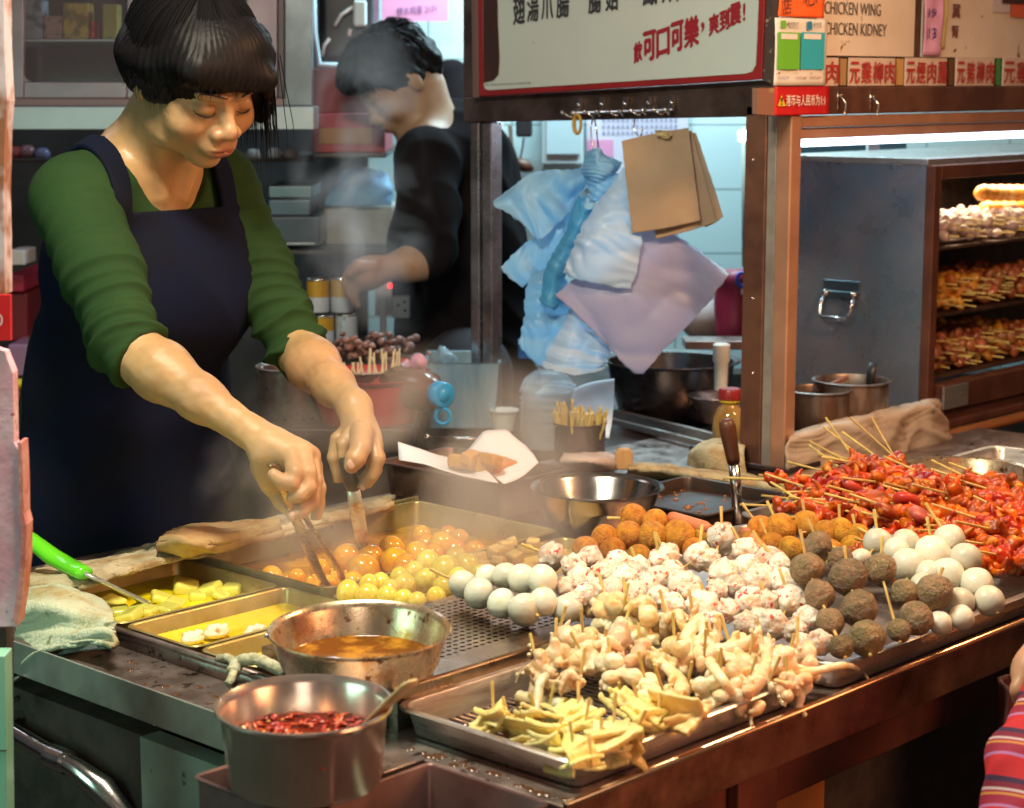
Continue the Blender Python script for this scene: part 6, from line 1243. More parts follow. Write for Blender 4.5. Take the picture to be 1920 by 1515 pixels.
bag('plastic_bag', 'mauve tinted stack of flat bags hanging as a large diamond', 'plastic bag', [[(900, 640, t0-.03), (760, 780, t0-.03), (620, 900, t0-.03), (470, 1030, t0-.03)], [(1010, 660, t0-.035), (880, 880, t0-.04), (720, 1040, t0-.04), (590, 1140, t0-.03)], [(1120, 700, t0-.03), (1050, 920, t0-.04), (900, 1130, t0-.045), (740, 1290, t0-.03)], [(1270, 810, t0-.03), (1200, 1000, t0-.035), (1060, 1210, t0-.04), (880, 1440, t0-.03)], [(1412, 925, t0-.03), (1290, 1090, t0-.03), (1120, 1270, t0-.03), (945, 1460, t0-.03)]], PM, wa=.003, ws=30, wb=.0006)
bag('plastic_bag', 'second mauve bag edge showing above the large diamond', 'plastic bag', [[(1115, 692, t0-.02), (1000, 800, t0-.02), (900, 900, t0-.02)], [(1270, 795, t0-.02), (1180, 900, t0-.02), (1100, 980, t0-.02)], [(1420, 915, t0-.02), (1330, 1000, t0-.02), (1250, 1080, t0-.02)]], PW, wa=.002, wb=.0005)
bag('plastic_bag', 'crinkled white plastic bag in front of the blue twist', 'plastic bag', [[(840, 330, t0-.05), (760, 450, t0-.05), (640, 620, t0-.05), (570, 760, t0-.05), (515, 910, t0-.05)], [(860, 360, t0-.05), (800, 480, t0-.065), (720, 640, t0-.07), (640, 780, t0-.07), (610, 948, t0-.055)], [(880, 380, t0-.05), (870, 500, t0-.06), (820, 660, t0-.07), (770, 800, t0-.07), (720, 970, t0-.055)], [(890, 400, t0-.05), (930, 520, t0-.05), (935, 690, t0-.055), (925, 850, t0-.055), (875, 1002, t0-.05)]], PW, wa=.005, wb=.0028)
bag('plastic_bag', 'gathered pale blue top knot of the plastic bags on the wire hook', 'plastic bag', [[(650, 250, t0-.02), (620, 330, t0-.02), (640, 400, t0-.02), (670, 520, t0-.02)], [(700, 232, t0-.04), (690, 320, t0-.055), (700, 400, t0-.05), (690, 520, t0-.03)], [(740, 260, t0-.03), (760, 330, t0-.05), (770, 400, t0-.04), (720, 500, t0-.03)], [(830, 300, t0-.02), (810, 350, t0-.03), (800, 400, t0-.03), (720, 520, t0-.02)]], PB, wa=.006, ws=120, wb=.003, wsb=200)
KR = mat('kraft', (.34, .245, .165), .78, col2=(.26, .18, .115), ns=7, lo=.35, hi=.7, bump=.25, bs=30, bd=.004)
def kb(dx, dy, pts, t, lab):
    return bag('paper_bag', lab, 'paper bag', [[(pts[0][0], pts[0][1], t), ((pts[0][0]+pts[1][0])/2, (pts[0][1]+pts[1][1])/2-6, t), (pts[1][0], pts[1][1], t)], [((pts[0][0]+pts[3][0])/2, (pts[0][1]+pts[3][1])/2, t-.004), (sum(p[0] for p in pts)/4, sum(p[1] for p in pts)/4, t-.012), ((pts[1][0]+pts[2][0])/2, (pts[1][1]+pts[2][1])/2, t-.004)], [(pts[3][0], pts[3][1], t), ((pts[2][0]+pts[3][0])/2, (pts[2][1]+pts[3][1])/2+6, t-.004), (pts[2][0], pts[2][1], t)]], KR, 'brown paper bags on the hook rail', wa=.0012, ws=40, wb=.0006, edge=.0004, th=.0015)
kb(0, 0, [(1010, 130), (1240, 145), (1388, 600), (1290, 660)], t0-.045, 'rearmost brown paper bag whose corner sticks out lowest at the right')
kb(0, 0, [(940, 160), (1215, 130), (1352, 632), (1020, 722)], t0-.055, 'middle brown paper bag of the hanging stack')
kb(0, 0, [(832, 188), (1198, 115), (1262, 622), (890, 692)], t0-.070, 'front brown paper bag of the stack hanging on the hook rail')
m = MB(); p = crp(1060, 155, t0-.082)
for k in range(4): m.tube([p+VR*R.uniform(-.014, .014)+VU*R.uniform(-.006, .008) for _ in range(4)], .0012, 6)
tag(m.build('string', mat('string', (.5, .4, .2), .8), None, smooth=True), 'knotted string end at the top of the front paper bag', 'string')
# ------------------------------------------------------------------ things standing on the far part of the counter
CLR = mat('clear_plastic', (.78, .84, .88), .18, trans=.6, ior=1.15, alpha=.45, bump=.2, bs=60)
FOAM = mat('foam_white', (.74, .72, .66), .55, col2=(.66, .64, .6), ns=9)
c0 = Z(945, 806, .8405); r_ = px(27, c0)
tag(MB().lathe([(0, 0), (r_*.70, 0), (r_*.86, .034), (r_, .036), (r_*1.02, .040), (r_*.95, .040), (r_*.80, .034), (r_*.66, .002), (0, .002)], c0+VU*.0, 36).build('foam_cup', FOAM, None, smooth=True, auto=True), 'white foam cup standing left of the skewer can', 'cup')
c0 = Z(1026, 838, .8405); r_ = px(50, c0)
st_ = thing('takeaway_stack', 'tall stack of clear plastic takeaway bowls left of the skewer can', 'bowl stack', c0)
for k in range(7):
    z = .012*k; tag(MB().lathe([(0, z), (r_*.80, z), (r_*(.98), z+.030), (r_*1.04, z+.031), (r_*1.04, z+.033), (r_*.96, z+.0325), (r_*.78, z+.002), (0, z+.002)], c0, 40).build('bowl', CLR, st_, smooth=True, auto=True))
MB().lathe([(r_*1.04, .107), (r_*1.0, .112), (r_*.85, .128), (r_*.5, .140), (0, .144)], c0, 40).build('lid', CLR, st_, smooth=True)
c0 = Z(1087, 862, .8405); r_ = px(50, c0)
can = tag(MB().lathe([(0, 0), (r_*.94, 0), (r_*.95, .003), (r_*.97, .064), (r_*1.02, .066), (r_*1.02, .068), (r_*.95, .068), (r_*.93, .006), (0, .005)], c0, 48).build('skewer_can', mat('dark_can', (.20, .15, .15), .25, .9, col2=(.12, .09, .09), ns=10, rvar=.08), None, smooth=True, auto=True), 'dark shiny can packed with bamboo skewers', 'can')
m = MB(); rs = random.Random(4)
tb_ = thing('skewer_bunch', 'dense bunch of clean bamboo skewers standing in the dark can', 'skewers', c0+VU*.006, None)
sm = None
for k in range(88):
    a = rs.uniform(0, 2*PI); rr = r_*.86*math.sqrt(rs.random()); b0_ = c0+Vector((math.cos(a)*rr*.8, math.sin(a)*rr*.8, .006)); le = rs.uniform(.068, .084) if rs.random() > .05 else rs.uniform(.09, .10); t1_ = b0_+Vector((math.cos(a)*rr*.45+rs.uniform(-.006, .006), math.sin(a)*rr*.45+rs.uniform(-.006, .006), le))
    MB().tube([b0_, t1_], .0023, 6).build('stick', BAMBOO, tb_, smooth=False)
# papers behind can
PP = mat('pale_paper', (.62, .66, .72), .6)
o = cloth('paper_sheet', [[D(1050, 742, 3.60), D(1060, 780, 3.56), D(1070, 815, 3.52)], [D(1100, 720, 3.60), D(1104, 780, 3.56), D(1110, 818, 3.52)], [D(1152, 712, 3.60), D(1150, 770, 3.56), D(1142, 822, 3.52)]], PP, None, 16, 16, .001, .004); tag(o, 'pale paper sheet with a stained corner behind the skewer can', 'paper')
o = cloth('paper_sheet', [[D(1000, 740, 3.66), D(1010, 770, 3.62), D(1020, 800, 3.58)], [D(1030, 716, 3.67), D(1045, 750, 3.63), D(1052, 790, 3.60)], [D(1080, 722, 3.66), D(1085, 750, 3.63), D(1088, 790, 3.60)]], mat('bluish_film', (.42, .56, .66), .3), None, 16, 16, .001, .006); tag(o, 'crumpled bluish film behind the takeaway bowls', 'film')
# clear square box with liner
cq = [Z(788, 762, .8405), Z(935, 772, .8405)]
bxx = thing('plastic_box', 'open clear plastic box behind the foam cup, lined with crinkled film', 'box', Z(860, 770, .8405))
CLB = mat('frosted_blue', (.45, .62, .70), .25, trans=.35, alpha=.85, bump=.6, bs=50, bd=.004, col2=(.34, .52, .62), ns=12, stretch=(3, 3, .5))
tx = [K(800, 0, 1)-K(800, 0, 1)]; y0 = 3.66
def kbox_ring(u0, u1, y0_, y1_, z, gi=0): a_, b_ = K(u0, 757, y0_), K(u1, 757, y0_); c_ = b_+VF*(y1_-y0_); d_ = a_+VF*(y1_-y0_); return [(p.x, p.y, z) for p in (a_, b_, c_, d_)]
zt_ = K(860, 682, y0).z; zb_ = .8408
loft([kbox_ring(806, 926, y0+.01, y0+.15, zb_), kbox_ring(796, 937, y0, y0+.17, zt_), kbox_ring(793, 940, y0-.004, y0+.174, zt_+.002), kbox_ring(800, 933, y0+.004, y0+.166, zt_+.001), kbox_ring(809, 923, y0+.013, y0+.147, zb_+.003)]).build('box_body', CLB, bxx, bevel=.0015)
cloth('film_liner', [[K(800, 690, y0+.012), K(806, 720, y0+.016), K(812, 758, y0+.02)], [K(862, 692, y0+.012), K(862, 720, y0+.02), K(862, 758, y0+.02)], [K(930, 690, y0+.012), K(926, 720, y0+.016), K(918, 758, y0+.02)]], PW, bxx, 40, 20, .0008, .003, 200, .001, 400)
o = cloth('crumpled_film', [[K(812, 690, y0+.05), K(816, 662, y0+.06), K(826, 650, y0+.07)], [K(835, 692, y0+.04), K(834, 665, y0+.03), K(834, 648, y0+.06)], [K(862, 690, y0+.05), K(852, 668, y0+.05), K(842, 652, y0+.07)]], CLB, None, 24, 24, .001, .006, 120, .003, 260); tag(o, 'crumpled tuft of clear film poking out of the plastic box', 'film')
# bottle with red cap
c0 = D(1368, 768, 3.42); c0.z = .865; r_ = px(32, c0)
bo = thing('sauce_bottle', 'round bottle of amber sauce with a dark red cap beside the corner post', 'bottle', c0)
MB().lathe([(0, 0), (r_*.86, 0), (r_*.98, .006), (r_*.90, .012), (r_*.96, .016), (r_*1.0, .034), (r_*.93, .052), (r_*.70, .066), (r_*.5, .071), (r_*.5, .076), (0, .076)], c0, 40).build('glass', mat('amber_sauce', (.62, .36, .10), .08, trans=.35, coat=.6, col2=(.5, .22, .05), ns=14), bo, smooth=True)
MB().lathe([(r_*.52, .0765), (r_*.60, .077), (r_*.60, .081), (r_*.52, .0815)], c0, 30).build('yellow_ring', MATS['sign_yellow'], bo, smooth=True)
MB().lathe([(0, .082), (r_*.66, .082), (r_*.68, .085), (r_*.66, .099), (r_*.6, .101), (0, .101)], c0, 30).build('cap', mat('red_cap', (.30, .02, .02), .3), bo, smooth=True, auto=True)
m = MB(); m.box((c0.x-.05, c0.y-.05, .8405), (c0.x+.09, c0.y+.05, .8645)); tag(m.build('block', BLACKP, None, bevel=.003), 'low black block under the amber sauce bottle', 'block')
c1 = D(1352, 700, 3.62); m = MB(); c1.z = .93; m.lathe([(0, 0), (.012, 0), (.013, .05), (.016, .055), (.016, .085), (.012, .088), (0, .088)], c1, 24); tag(m.build('shaker', FOAM, None, smooth=True, auto=True), 'white capped shaker behind the amber sauce bottle', 'shaker')
# big steel basins behind the window
c0 = K(1258, 676, 3.78); r_ = .128; DB = mat('dark_basin', (.14, .13, .13), .3, .9, col2=(.07, .06, .06), ns=8, rvar=.1)
vessel('steel_basin', 'large deep steel basin under the mauve bags behind the counter', 'basin', c0, [(0, -.15), (r_*.55, -.15), (r_*.75, -.12), (r_*.93, -.04), (r_*.97, -.004), (r_*1.07, 0), (r_*1.08, .002), (r_*1.07, .004), (r_*.96, 0), (r_*.91, -.04), (r_*.73, -.118), (0, -.146)], DB)
c0 = K(1345, 742, 3.62); r_ = .055
vessel('steel_bowl', 'small steel bowl half hidden by the amber sauce bottle', 'bowl', c0, [(0, -.05), (r_*.5, -.05), (r_*.95, -.002), (r_*1.05, 0), (r_*1.03, .002), (r_*.92, -.002), (r_*.48, -.047), (0, -.047)], STEELD)
m = MB(); a_, b_ = Z(1130, 792, .846), Z(1405, 862, .846); m.prism([a_, b_, b_+VF*.02, a_+VF*.02], VU*.012); m.prism([a_+VF*.07, b_+VF*.07, b_+VF*.09, a_+VF*.09], VU*.02)
tag(m.build('ledge_strip', STEEL, None, bevel=.002), 'pair of bright steel strips running diagonally behind the skewer can', 'rail')
m = MB(); a_, b_ = Z(800, 820, .85), Z(898, 824, .85); m.tube([a_, b_], .003, 10); m.sphere(a_, .006, 12, 8); tag(m.build('steel_rod', STEELB, None, smooth=True), 'thin steel rod with a ball end behind the papered box', 'rod')
# orange fish cakes in the papered box
for n, (u, v, s, yw) in enumerate(((935, 880, 1.25, .2), (905, 868, 1.05, .9), (868, 866, .9, 1.8), (882, 858, .8, .4), (920, 862, .8, 1.4))):
    p = D(u, v, 2.90-.01*n); h = .016*s; M2 = np.array(Matrix.Rotation(yw, 3, 'Z') @ Matrix.Rotation(.2, 3, 'X')); f = Field(p-Vector((h*2.6,)*3), p+Vector((h*2.6,)*3), h/9); f.box(p, (h*1.5, h*.8, h*.7), M2.T, rd=h*.3)
    tag(f.mesh('fish_cake', FRIED, post=lambda V, N: .0008*nz(V, 300, 2)), 'orange brown fried fish cake on the white paper, %s' % ('the largest, nearest to the camera', 'just left of the largest', 'at the left end', 'at the back left', 'at the back right')[n], 'fish cake')
# red basin with skewers
c0 = K(690, 705, 3.52); r_ = .112
vessel('plastic_basin', 'red plastic basin of raw meat with sticks behind the cook', 'basin', c0, [(0, -.11), (r_*.7, -.11), (r_*.96, -.006), (r_*1.04, 0), (r_*1.06, .004), (r_*.98, .003), (r_*.93, -.004), (r_*.68, -.106), (0, -.106)], mat('red_plastic', (.42, .02, .03), .3, sss=.1))
tl2 = thing('meat_sticks', 'fan of pale bamboo sticks leaning in the red basin', 'skewers', c0)
for k in range(20):
    u = 632+k*6.2+R.uniform(-3, 3); b0_ = K(u, 700, 3.50); MB().tube([b0_, K(u+R.uniform(-8, 8), 650+R.uniform(0, 22) if k > 7 else 680, 3.50)], .0019, 6).build('stick', mat('pale_bamboo', (.7, .62, .42), .5), tl2, smooth=False)
m = MB()
for k in range(170):
    u, v = R.gauss(680, 44), R.gauss(652, 12); 
    if v < 626: v = 640
    p = K(u, v, 3.72+R.uniform(-.06, .06)); s = R.uniform(.006, .013); m.sphere(p, (s, s*R.uniform(.5, 1), s*R.uniform(.5, .9)), 8, 6, Matrix.Rotation(R.uniform(0, 3), 3, 'X'))
tag(m.build('meat_pile', mat('dark_meat', (.16, .075, .065), .4, col2=(.30, .16, .13), ns=40, bump=.4, bs=150), None, smooth=True), 'heap of dark chopped meat behind the red basin', 'meat', kind='stuff')
m = MB(); c_ = K(685, 672, 3.72); m.lathe([(0, -.05), (.10, -.05), (.135, -.012), (.14, -.012), (.14, -.009), (.12, -.010), (.09, -.044), (0, -.044)], c_, 40); tag(m.build('meat_tray', STEELD, None, smooth=True), 'steel dish under the heap of dark meat', 'dish')
# tins
for n, (u, v0, v1, y_, c_, lab) in enumerate(((597, 522, 584, 3.85, 0, 'upper left tin with a yellow and white label behind the cook'), (641, 520, 584, 3.86, 0, 'upper right tin with a yellow and white label under the man\'s hand'), (606, 590, 642, 3.83, 0, 'lower tin with a yellow and white label nearest the cook'), (650, 588, 640, 3.84, 1, 'lower right tin whose label is mostly white'), (566, 592, 640, 3.84, 0, 'lower tin mostly hidden behind the green sleeve'))):
    a_, b_ = K(u, v1, y_), K(u, v0, y_); h = b_.z-a_.z; r_ = 21*y_/F; t = thing('food_tin', lab, 'tin', a_); zm = h*.45
    MB().lathe([(0, 0), (r_*.98, 0), (r_, .003), (r_, zm)], a_, 32).build('white_label', mat('tin_white', (.55, .60, .68), .35, .2, col2=(.25, .35, .5), ns=40, lo=.6, hi=.65), t, smooth=True, auto=True)
    MB().lathe([(r_*1.002, zm), (r_*1.002, h-.004)], a_, 32).build('yellow_label', mat('tin_yellow', (.55, .30, .02), .35, .2) if not c_ else MATS['tin_white'], t, smooth=True)
    MB().lathe([(r_*1.003, h-.004), (r_*1.03, h-.002), (r_*1.0, h), (r_*.9, h-.002), (0, h-.002)], a_, 32).build('lid', STEELB, t, smooth=True, auto=True)
# sockets
def kbx(m, u0, v0, u1, v1, y, th): a_, b_ = K(u0, v1, y), K(u1, v0, y); m.prism([K(u0, v0, y), K(u1, v0, y), K(u1, v1, y), K(u0, v1, y)], VF*th); return m
def kthing(nm, lab, cat, u0, v0, u1, v1, y, th, m_, bevel=.002): return tag(kbx(MB(), u0, v0, u1, v1, y, th).build(nm, m_, None, bevel=bevel), lab, cat)
SK = mat('socket_grey', (.42, .42, .42), .4)
t = thing('wall_socket', 'grey wall socket with a red neon switch beside the man in black', 'socket', K(735, 600, 3.98)); kbx(MB(), 703, 528, 735, 592, 3.99, .02).build('switch_plate', SK, t, bevel=.002); kbx(MB(), 736, 556, 768, 597, 3.985, .025).build('socket_plate', SK, t, bevel=.003)
kbx(MB(), 728, 532, 735, 540, 3.985, .004).build('neon', mat('neon_red', (.8, .02, .02), .3, emit='ff2a30', es=3), t)
for u, v in ((744, 570), (756, 564), (757, 580)): kbx(MB(), u, v, u+5, v+5, 3.984, .0008).build('pin_hole', BLACKP, t)
kbx(MB(), 712, 560, 724, 632, 3.97, .018).build('plug', SK, t, bevel=.004)
# bottle with blue cap lying
p0, p1 = K(826, 740, 3.40), K(740, 720, 3.52); dd = (p1-p0).normalized()
t = thing('sauce_bottle', 'brown bottle lying on its side with a bright blue flip cap', 'bottle', p0)
m = MB(); m.tube([p0+dd*.008, p0+dd*.02, p0+dd*.04, p0+dd*.09, p1, p1+dd*.01], [.018, .024, .036, .038, .037, .02], 24); m.build('bottle_body', mat('brown_bottle', (.12, .05, .035), .2, coat=.3), t, smooth=True)
m = MB(); m.tube([p0-dd*.012, p0-dd*.010, p0+dd*.010, p0+dd*.012], [.020, .0235, .0235, .021], 32); m.tube([p0-dd*.013, p0-dd*.0121], [.012, .0125], 20); q_ = p0-VU*.024+VR*.004-VF*.006; m.tube([q_+VR*.013*math.cos(a)+VU*.014*math.sin(a)-VU*.014 for a in [2*PI*i/18 for i in range(19)]], .0032, 8, caps=False)
m.build('cap', mat('cyan_cap', (.01, .32, .68), .3, coat=.3), t, smooth=True)
# pink tube in background
m = MB(); a_ = K(783, 676, 3.50); m.tube([a_-VF*.0, a_+VR*.004-VF*.03], [.0145, .0145], 24); m.tube([a_+VR*.005-VF*.031, a_+VR*.005-VF*.0315], [.010, .010], 20); tag(m.build('pink_tube', mat('pink_plastic', (.60, .28, .42), .3, sss=.2), None, smooth=True), 'round pink tube end above the brown bottle', 'tube')
m = MB(); m.tube([K(770, 690, 3.54), K(700, 745, 3.50)], .024, 16); tag(m.build('red_tube', MATS['red_plastic'], None, smooth=True), 'red plastic roll slanting behind the brown bottle', 'roll')
# ------------------------------------------------------------------ the kitchen behind (axes facing the street corner)
def slab(nm, u0, v0, u1, v1, y, th, m_, lab=None, cat=None, par=None, kind=None, bevel=.002):
    o = kbx(MB(), u0, v0, u1, v1, y, th).build(nm, m_, par, bevel=bevel)
    return tag(o, lab, cat, kind=kind)
TILE = mat('white_tile', (.50, .62, .62), .22, col2=(.44, .56, .57), ns=3)
nt = TILE.node_tree; tcn = nt.nodes.new('ShaderNodeTexCoord'); mp = nt.nodes.new('ShaderNodeMapping'); mp.inputs['Rotation'].default_value = (PI/2, 0, 0)
mp0 = nt.nodes.new('ShaderNodeMapping'); mp0.inputs['Rotation'].default_value = (0, 0, PI/2-PH); nt.links.new(tcn.outputs['Object'], mp0.inputs[0]); nt.links.new(mp0.outputs[0], mp.inputs[0])
bk = nt.nodes.new('ShaderNodeTexBrick'); bk.offset = 0; bk.inputs['Scale'].default_value = 1; bk.inputs['Brick Width'].default_value = .20; bk.inputs['Row Height'].default_value = .155; bk.inputs['Mortar Size'].default_value = .0022; bk.inputs['Color1'].default_value = (.50, .63, .63, 1); bk.inputs['Color2'].default_value = (.47, .60, .61, 1); bk.inputs['Mortar'].default_value = (.22, .28, .28, 1)
nt.links.new(mp.outputs[0], bk.inputs[0]); nt.links.new(bk.outputs[0], nt.nodes['Principled BSDF'].inputs['Base Color'])
W1 = slab('back_wall', 690, -400, 2400, 900, 4.72, .08, TILE, 'white tiled back wall seen through the serving window', 'wall'); 
W2 = slab('back_wall', -500, -500, 842, 1500, 4.80, .08, mat('dark_wall', (.055, .048, .05), .6, col2=(.03, .026, .028), ns=4), 'dark kitchen back wall behind the cook', 'wall')
slab('back_wall', 842.5, 700, 2400, 1500, 4.60, .08, DARKBR, 'dark lower wall under the white tiles', 'wall')
KT = mat('kitchen_top', (.13, .115, .12), .4, .7, col2=(.07, .055, .055), ns=8, rvar=.1)
kt = thing('kitchen_bench', 'steel work bench in the steam behind the cook carrying tins and basins', 'bench', K(700, 1000, 3.6)-VU*K(700, 1000, 3.6).z)
def kring(u0, u1, y0_, y1_, z0_, z1_, nm, m_, par, bevel=.003):
    a_, b_ = K(u0, 757, y0_), K(u1, 757, y0_); P = [Vector((p.x, p.y, z0_)) for p in (a_, b_, b_+VF*(y1_-y0_), a_+VF*(y1_-y0_))]; return MB().prism(P, VU*(z1_-z0_)).build(nm, m_, par, bevel=bevel)
zt_ = .885
kring(480, 772, 3.42, 4.1, zt_-.045, zt_, 'bench_top', KT, kt); kring(500, 760, 3.46, 4.05, .0, zt_-.046, 'bench_body', DARKBR, kt)
kring(505, 700, 3.44, 3.60, .86-.0, .861, 'x', DARKBR, kt).hide_render = False
kring(560, 700, 3.80, 3.98, zt_+.0005, K(600, 643, 3.85).z-.001, 'riser', DARKBR, kt)
kring(-100, 60, 3.9, 4.5, 0, K(20, 812, 3.9).z, 'bench_body', DARKBR, kt)
kring(980, 1440, 3.55, 4.55, .0, .80, 'bench_body', DARKBR, kt)
kring(980, 1440, 3.52, 4.58, .8005, .83, 'bench_top', KT, kt)
# steel pot behind the cook
m = MB(); c_ = K(548, 786, 3.56); m.lathe([(0, 0), (.062, 0), (.064, .09), (.068, .092), (.066, .094), (.060, .09), (.058, .004), (0, .004)], Vector((c_.x, c_.y, .8855)), 40); m.sphere(Vector((c_.x, c_.y, .97))-VR*.055-VF*.02, (.009, .009, .012), 12, 8); tag(m.build('steel_pot', STEELD, None, smooth=True, auto=True), 'steel pot on the bench between the arms of the cook', 'pot')
# wall cabinet with sliding glass
wc = thing('wall_cabinet', 'grey steel wall cabinet with rounded glass doors above the cook', 'cabinet', K(300, 200, 3.95))
GS = mat('cabinet_grey', (.34, .27, .31), .38, .6, col2=(.26, .20, .24), ns=5, rvar=.08)
y = 3.95
def frame_door(u0, v0, u1, v1, w, nm):
    for a_, b_, c_, d_ in ((u0, v0, u0+w, v1), (u1-w, v0, u1, v1), (u0+w+.3, v1-w, u1-w-.3, v1), (u0+w+.3, v0, u1-w-.3, v0+w)): slab(nm, a_, b_, c_, d_, y, .02, GS, par=wc)
frame_door(14, -160, 268, 184, 30, 'door_frame')
slab('glass_pane', 45, -130, 237, 154, y+.012, .004, mat('cab_glass', (.16, .15, .18), .08, alpha=.25, coat=.5), par=wc)
m = MB()
for u, v, s in ((45, 153, 1),): m.prism([K(u, v, y+.004), K(u+14, v, y+.004), K(u+4, v-4, y+.004), K(u, v-14, y+.004)], VF*.006)
m.build('door_corner', GS, wc)
slab('door_frame', 462, -160, 520, 184, y, .02, GS, par=wc); slab('door_frame', 521, -160, 533, 184, y-.004, .02, mat('door_edge', (.10, .08, .09), .4, .5), par=wc); slab('door_frame', 534, -160, 585, 198, y-.008, .03, mat('post_blue', (.26, .30, .34), .35, .7, col2=(.18, .2, .23), ns=7), par=wc)
slab('glass_pane', 268.5, -160, 461.5, 184, y+.012, .004, MATS['cab_glass'], par=wc)
slab('bottom_rail', 12, 184.5, 585, 199, y-.006, .03, mat('rail_brown', (.22, .14, .15), .4, .5), par=wc)
slab('light_hood', 14, 200.5, 588, 243, y-.03, .10, mat('hood_blue', (.50, .60, .66), .35, .3, col2=(.42, .5, .55), ns=3), par=wc)
slab('cabinet_back', 12, -160, 585, 184, y+.30, .02, DARKBR, par=wc); slab('cabinet_side', 6, -160, 13, 199, y-.01, .3, mat('dark_side', (.05, .03, .03), .5), par=wc)
slab('shelf', 46, 74, 236, 78, y+.03, .22, mat('glass_shelf', (.55, .66, .66), .2), par=wc)
for n, (u0, v0, u1, v1, c_, lab) in enumerate(((118, 6, 166, 73, (.42, .30, .05), 'yellow box with dark print on the glass shelf in the wall cabinet'), (192, 8, 219, 73, (.34, .28, .06), 'narrow yellowish box on the glass shelf beside the cook\'s hair'), (170, 40, 176, 73, (.6, .03, .03), 'thin red stick between the two yellow boxes'), (44, 0, 80, 73, (.25, .30, .40), 'bluish packet at the left end of the glass shelf'), (82, 30, 116, 73, (.35, .22, .20), 'brownish packet beside the bluish one on the glass shelf'))):
    slab('shelf_box', u0, v0, u1, v1, y+.06, .05, mat('shelfbox%s' % 'abcde'[n], c_, .5, col2=tuple(k*.4 for k in c_), ns=45, lo=.5, hi=.6), lab, 'box')
# dark appliance + white cable pieces
ap = thing('hanging_appliance', 'black appliance with white stripes hanging above the red boxes', 'appliance', K(650, 120, 4.3))  # an appliance body with stripes, tag and arm
slab('appliance_body', 596, -160, 700, 118, 4.3, .2, BLACKP, par=ap, bevel=.02)
m = MB(); m.tube([K(604, 105, 4.29), K(608, 85, 4.285), K(618, 72, 4.285)], .004, 8); m.tube([K(628, 48, 4.285), K(640, 28, 4.28), K(664, 12, 4.28)], .004, 8); m.tube([K(655, 68, 4.285), K(657, 54, 4.285)], .004, 8); m.build('white_stripe', WP, ap, smooth=True)
kbx(MB(), 662, 0, 687, 50, 4.27, .02).build('white_tag', mat('tag_white', (.5, .58, .58), .5), ap, bevel=.006)
m = MB(); m.tube([K(585, -60, 4.25), K(588, 60, 4.25), K(598, 122, 4.25), K(660, 124, 4.25)], .008, 10); m.build('grey_arm', mat('grey_arm', (.38, .5, .56), .4), ap, smooth=True)
slab('red_crate', 586, 130, 722, 212, 4.15, .25, mat('red_crate', (.30, .03, .04), .45, col2=(.2, .02, .025), ns=6), 'upper dull red box on the shelf beside the man in black', 'box')
slab('red_crate', 586, 213, 722, 286, 4.12, .28, mat('red_crate2', (.34, .05, .07), .45), 'lower red box with a pale brown label beside the man in black', 'box')
o = slab('box_label', 598, 240, 700, 270, 4.117, .002, mat('brown_label', (.34, .17, .09), .6)); o.parent = None; tag(o, 'pale brown label strip on the lower red box', 'label')
slab('pink_note', 716, -60, 840, 40, 4.5, .002, mat('pink_note', (.72, .30, .50), .6), 'pink note with handwriting on the tiled wall above the man', 'note', bevel=0)
o = K(744, 30, 4.498); e_ = K(818, 24, 4.498); y_ = K(744, 14, 4.498); l_ = letters('lettering', '糖水鸡蛋 2171', o, e_-o, y_-o, mat('purple_ink', (.12, .05, .2), .6), None); tag(l_, 'purple handwriting on the pink note', 'writing')
# jacket
f = Field(K(880, 230, 4.45)-Vector((.3, .3, .22)), K(880, 230, 4.45)+Vector((.3, .3, .22)), .006); f.cone(K(845, 150, 4.45), K(890, 300, 4.4), .045, .09, k=.04); f.cone(K(890, 300, 4.4), K(905, 360, 4.4), .09, .09)
tag(f.mesh('jacket', BLK, post=lambda V, N: .005*nz(V, 30, 1)), 'black jacket hanging on the wall behind the man\'s shoulder', 'jacket')
# racks, plates, tub with blue bags
for n, (v0, v1, u0, u1, c_) in enumerate(((348, 372, 503, 585, (.22, .27, .31)), (374, 405, 503, 582, (.16, .19, .24)), (406, 462, 495, 600, (.13, .14, .17)))):
    slab('steel_box', u0, v0, u1, v1, 4.2-.02*n, .2, mat('rackbox%s' % 'abc'[n], c_, .3, .7), 'blue grey steel container in the rack behind the cook, %s' % ('the top one', 'the middle one', 'the lowest and widest one')[n], 'container', bevel=.004)
slab('rack_rail', 498, 455, 590, 460, 4.12, .01, mat('bright_rail', (.6, .66, .70), .25, .6), 'bright rail under the lowest steel container', 'rail')
slab('beige_tub', 606, 380, 742, 470, 4.30, .2, mat('beige_tub', (.40, .38, .34), .5, col2=(.3, .28, .25), ns=8), 'beige plastic tub in the steam in front of the man', 'tub', bevel=.012)
o = cloth('blue_film', [[K(615, 385, 4.3), K(618, 350, 4.3), K(640, 338, 4.34)], [K(670, 385, 4.27), K(672, 335, 4.28), K(675, 318, 4.34)], [K(735, 385, 4.3), K(728, 340, 4.3), K(715, 310, 4.34)]], PB, None, 30, 24, .002, .018, 45, .006, 120); tag(o, 'crumpled light blue plastic bags on top of the beige tub', 'plastic bag')
slab('wall_shelf', 480, 470, 740, 478, 4.12, .4, KT, 'steel wall shelf carrying the beige tub and steel containers', 'shelf')
slab('wall_shelf', 586, 287, 724, 296, 4.10, .5, KT, 'narrow steel shelf under the two red boxes', 'shelf')
slab('wall_shelf', 12, 298, 585, 304, 4.15, .4, DARKBR, 'dark shelf under the light hood', 'shelf')
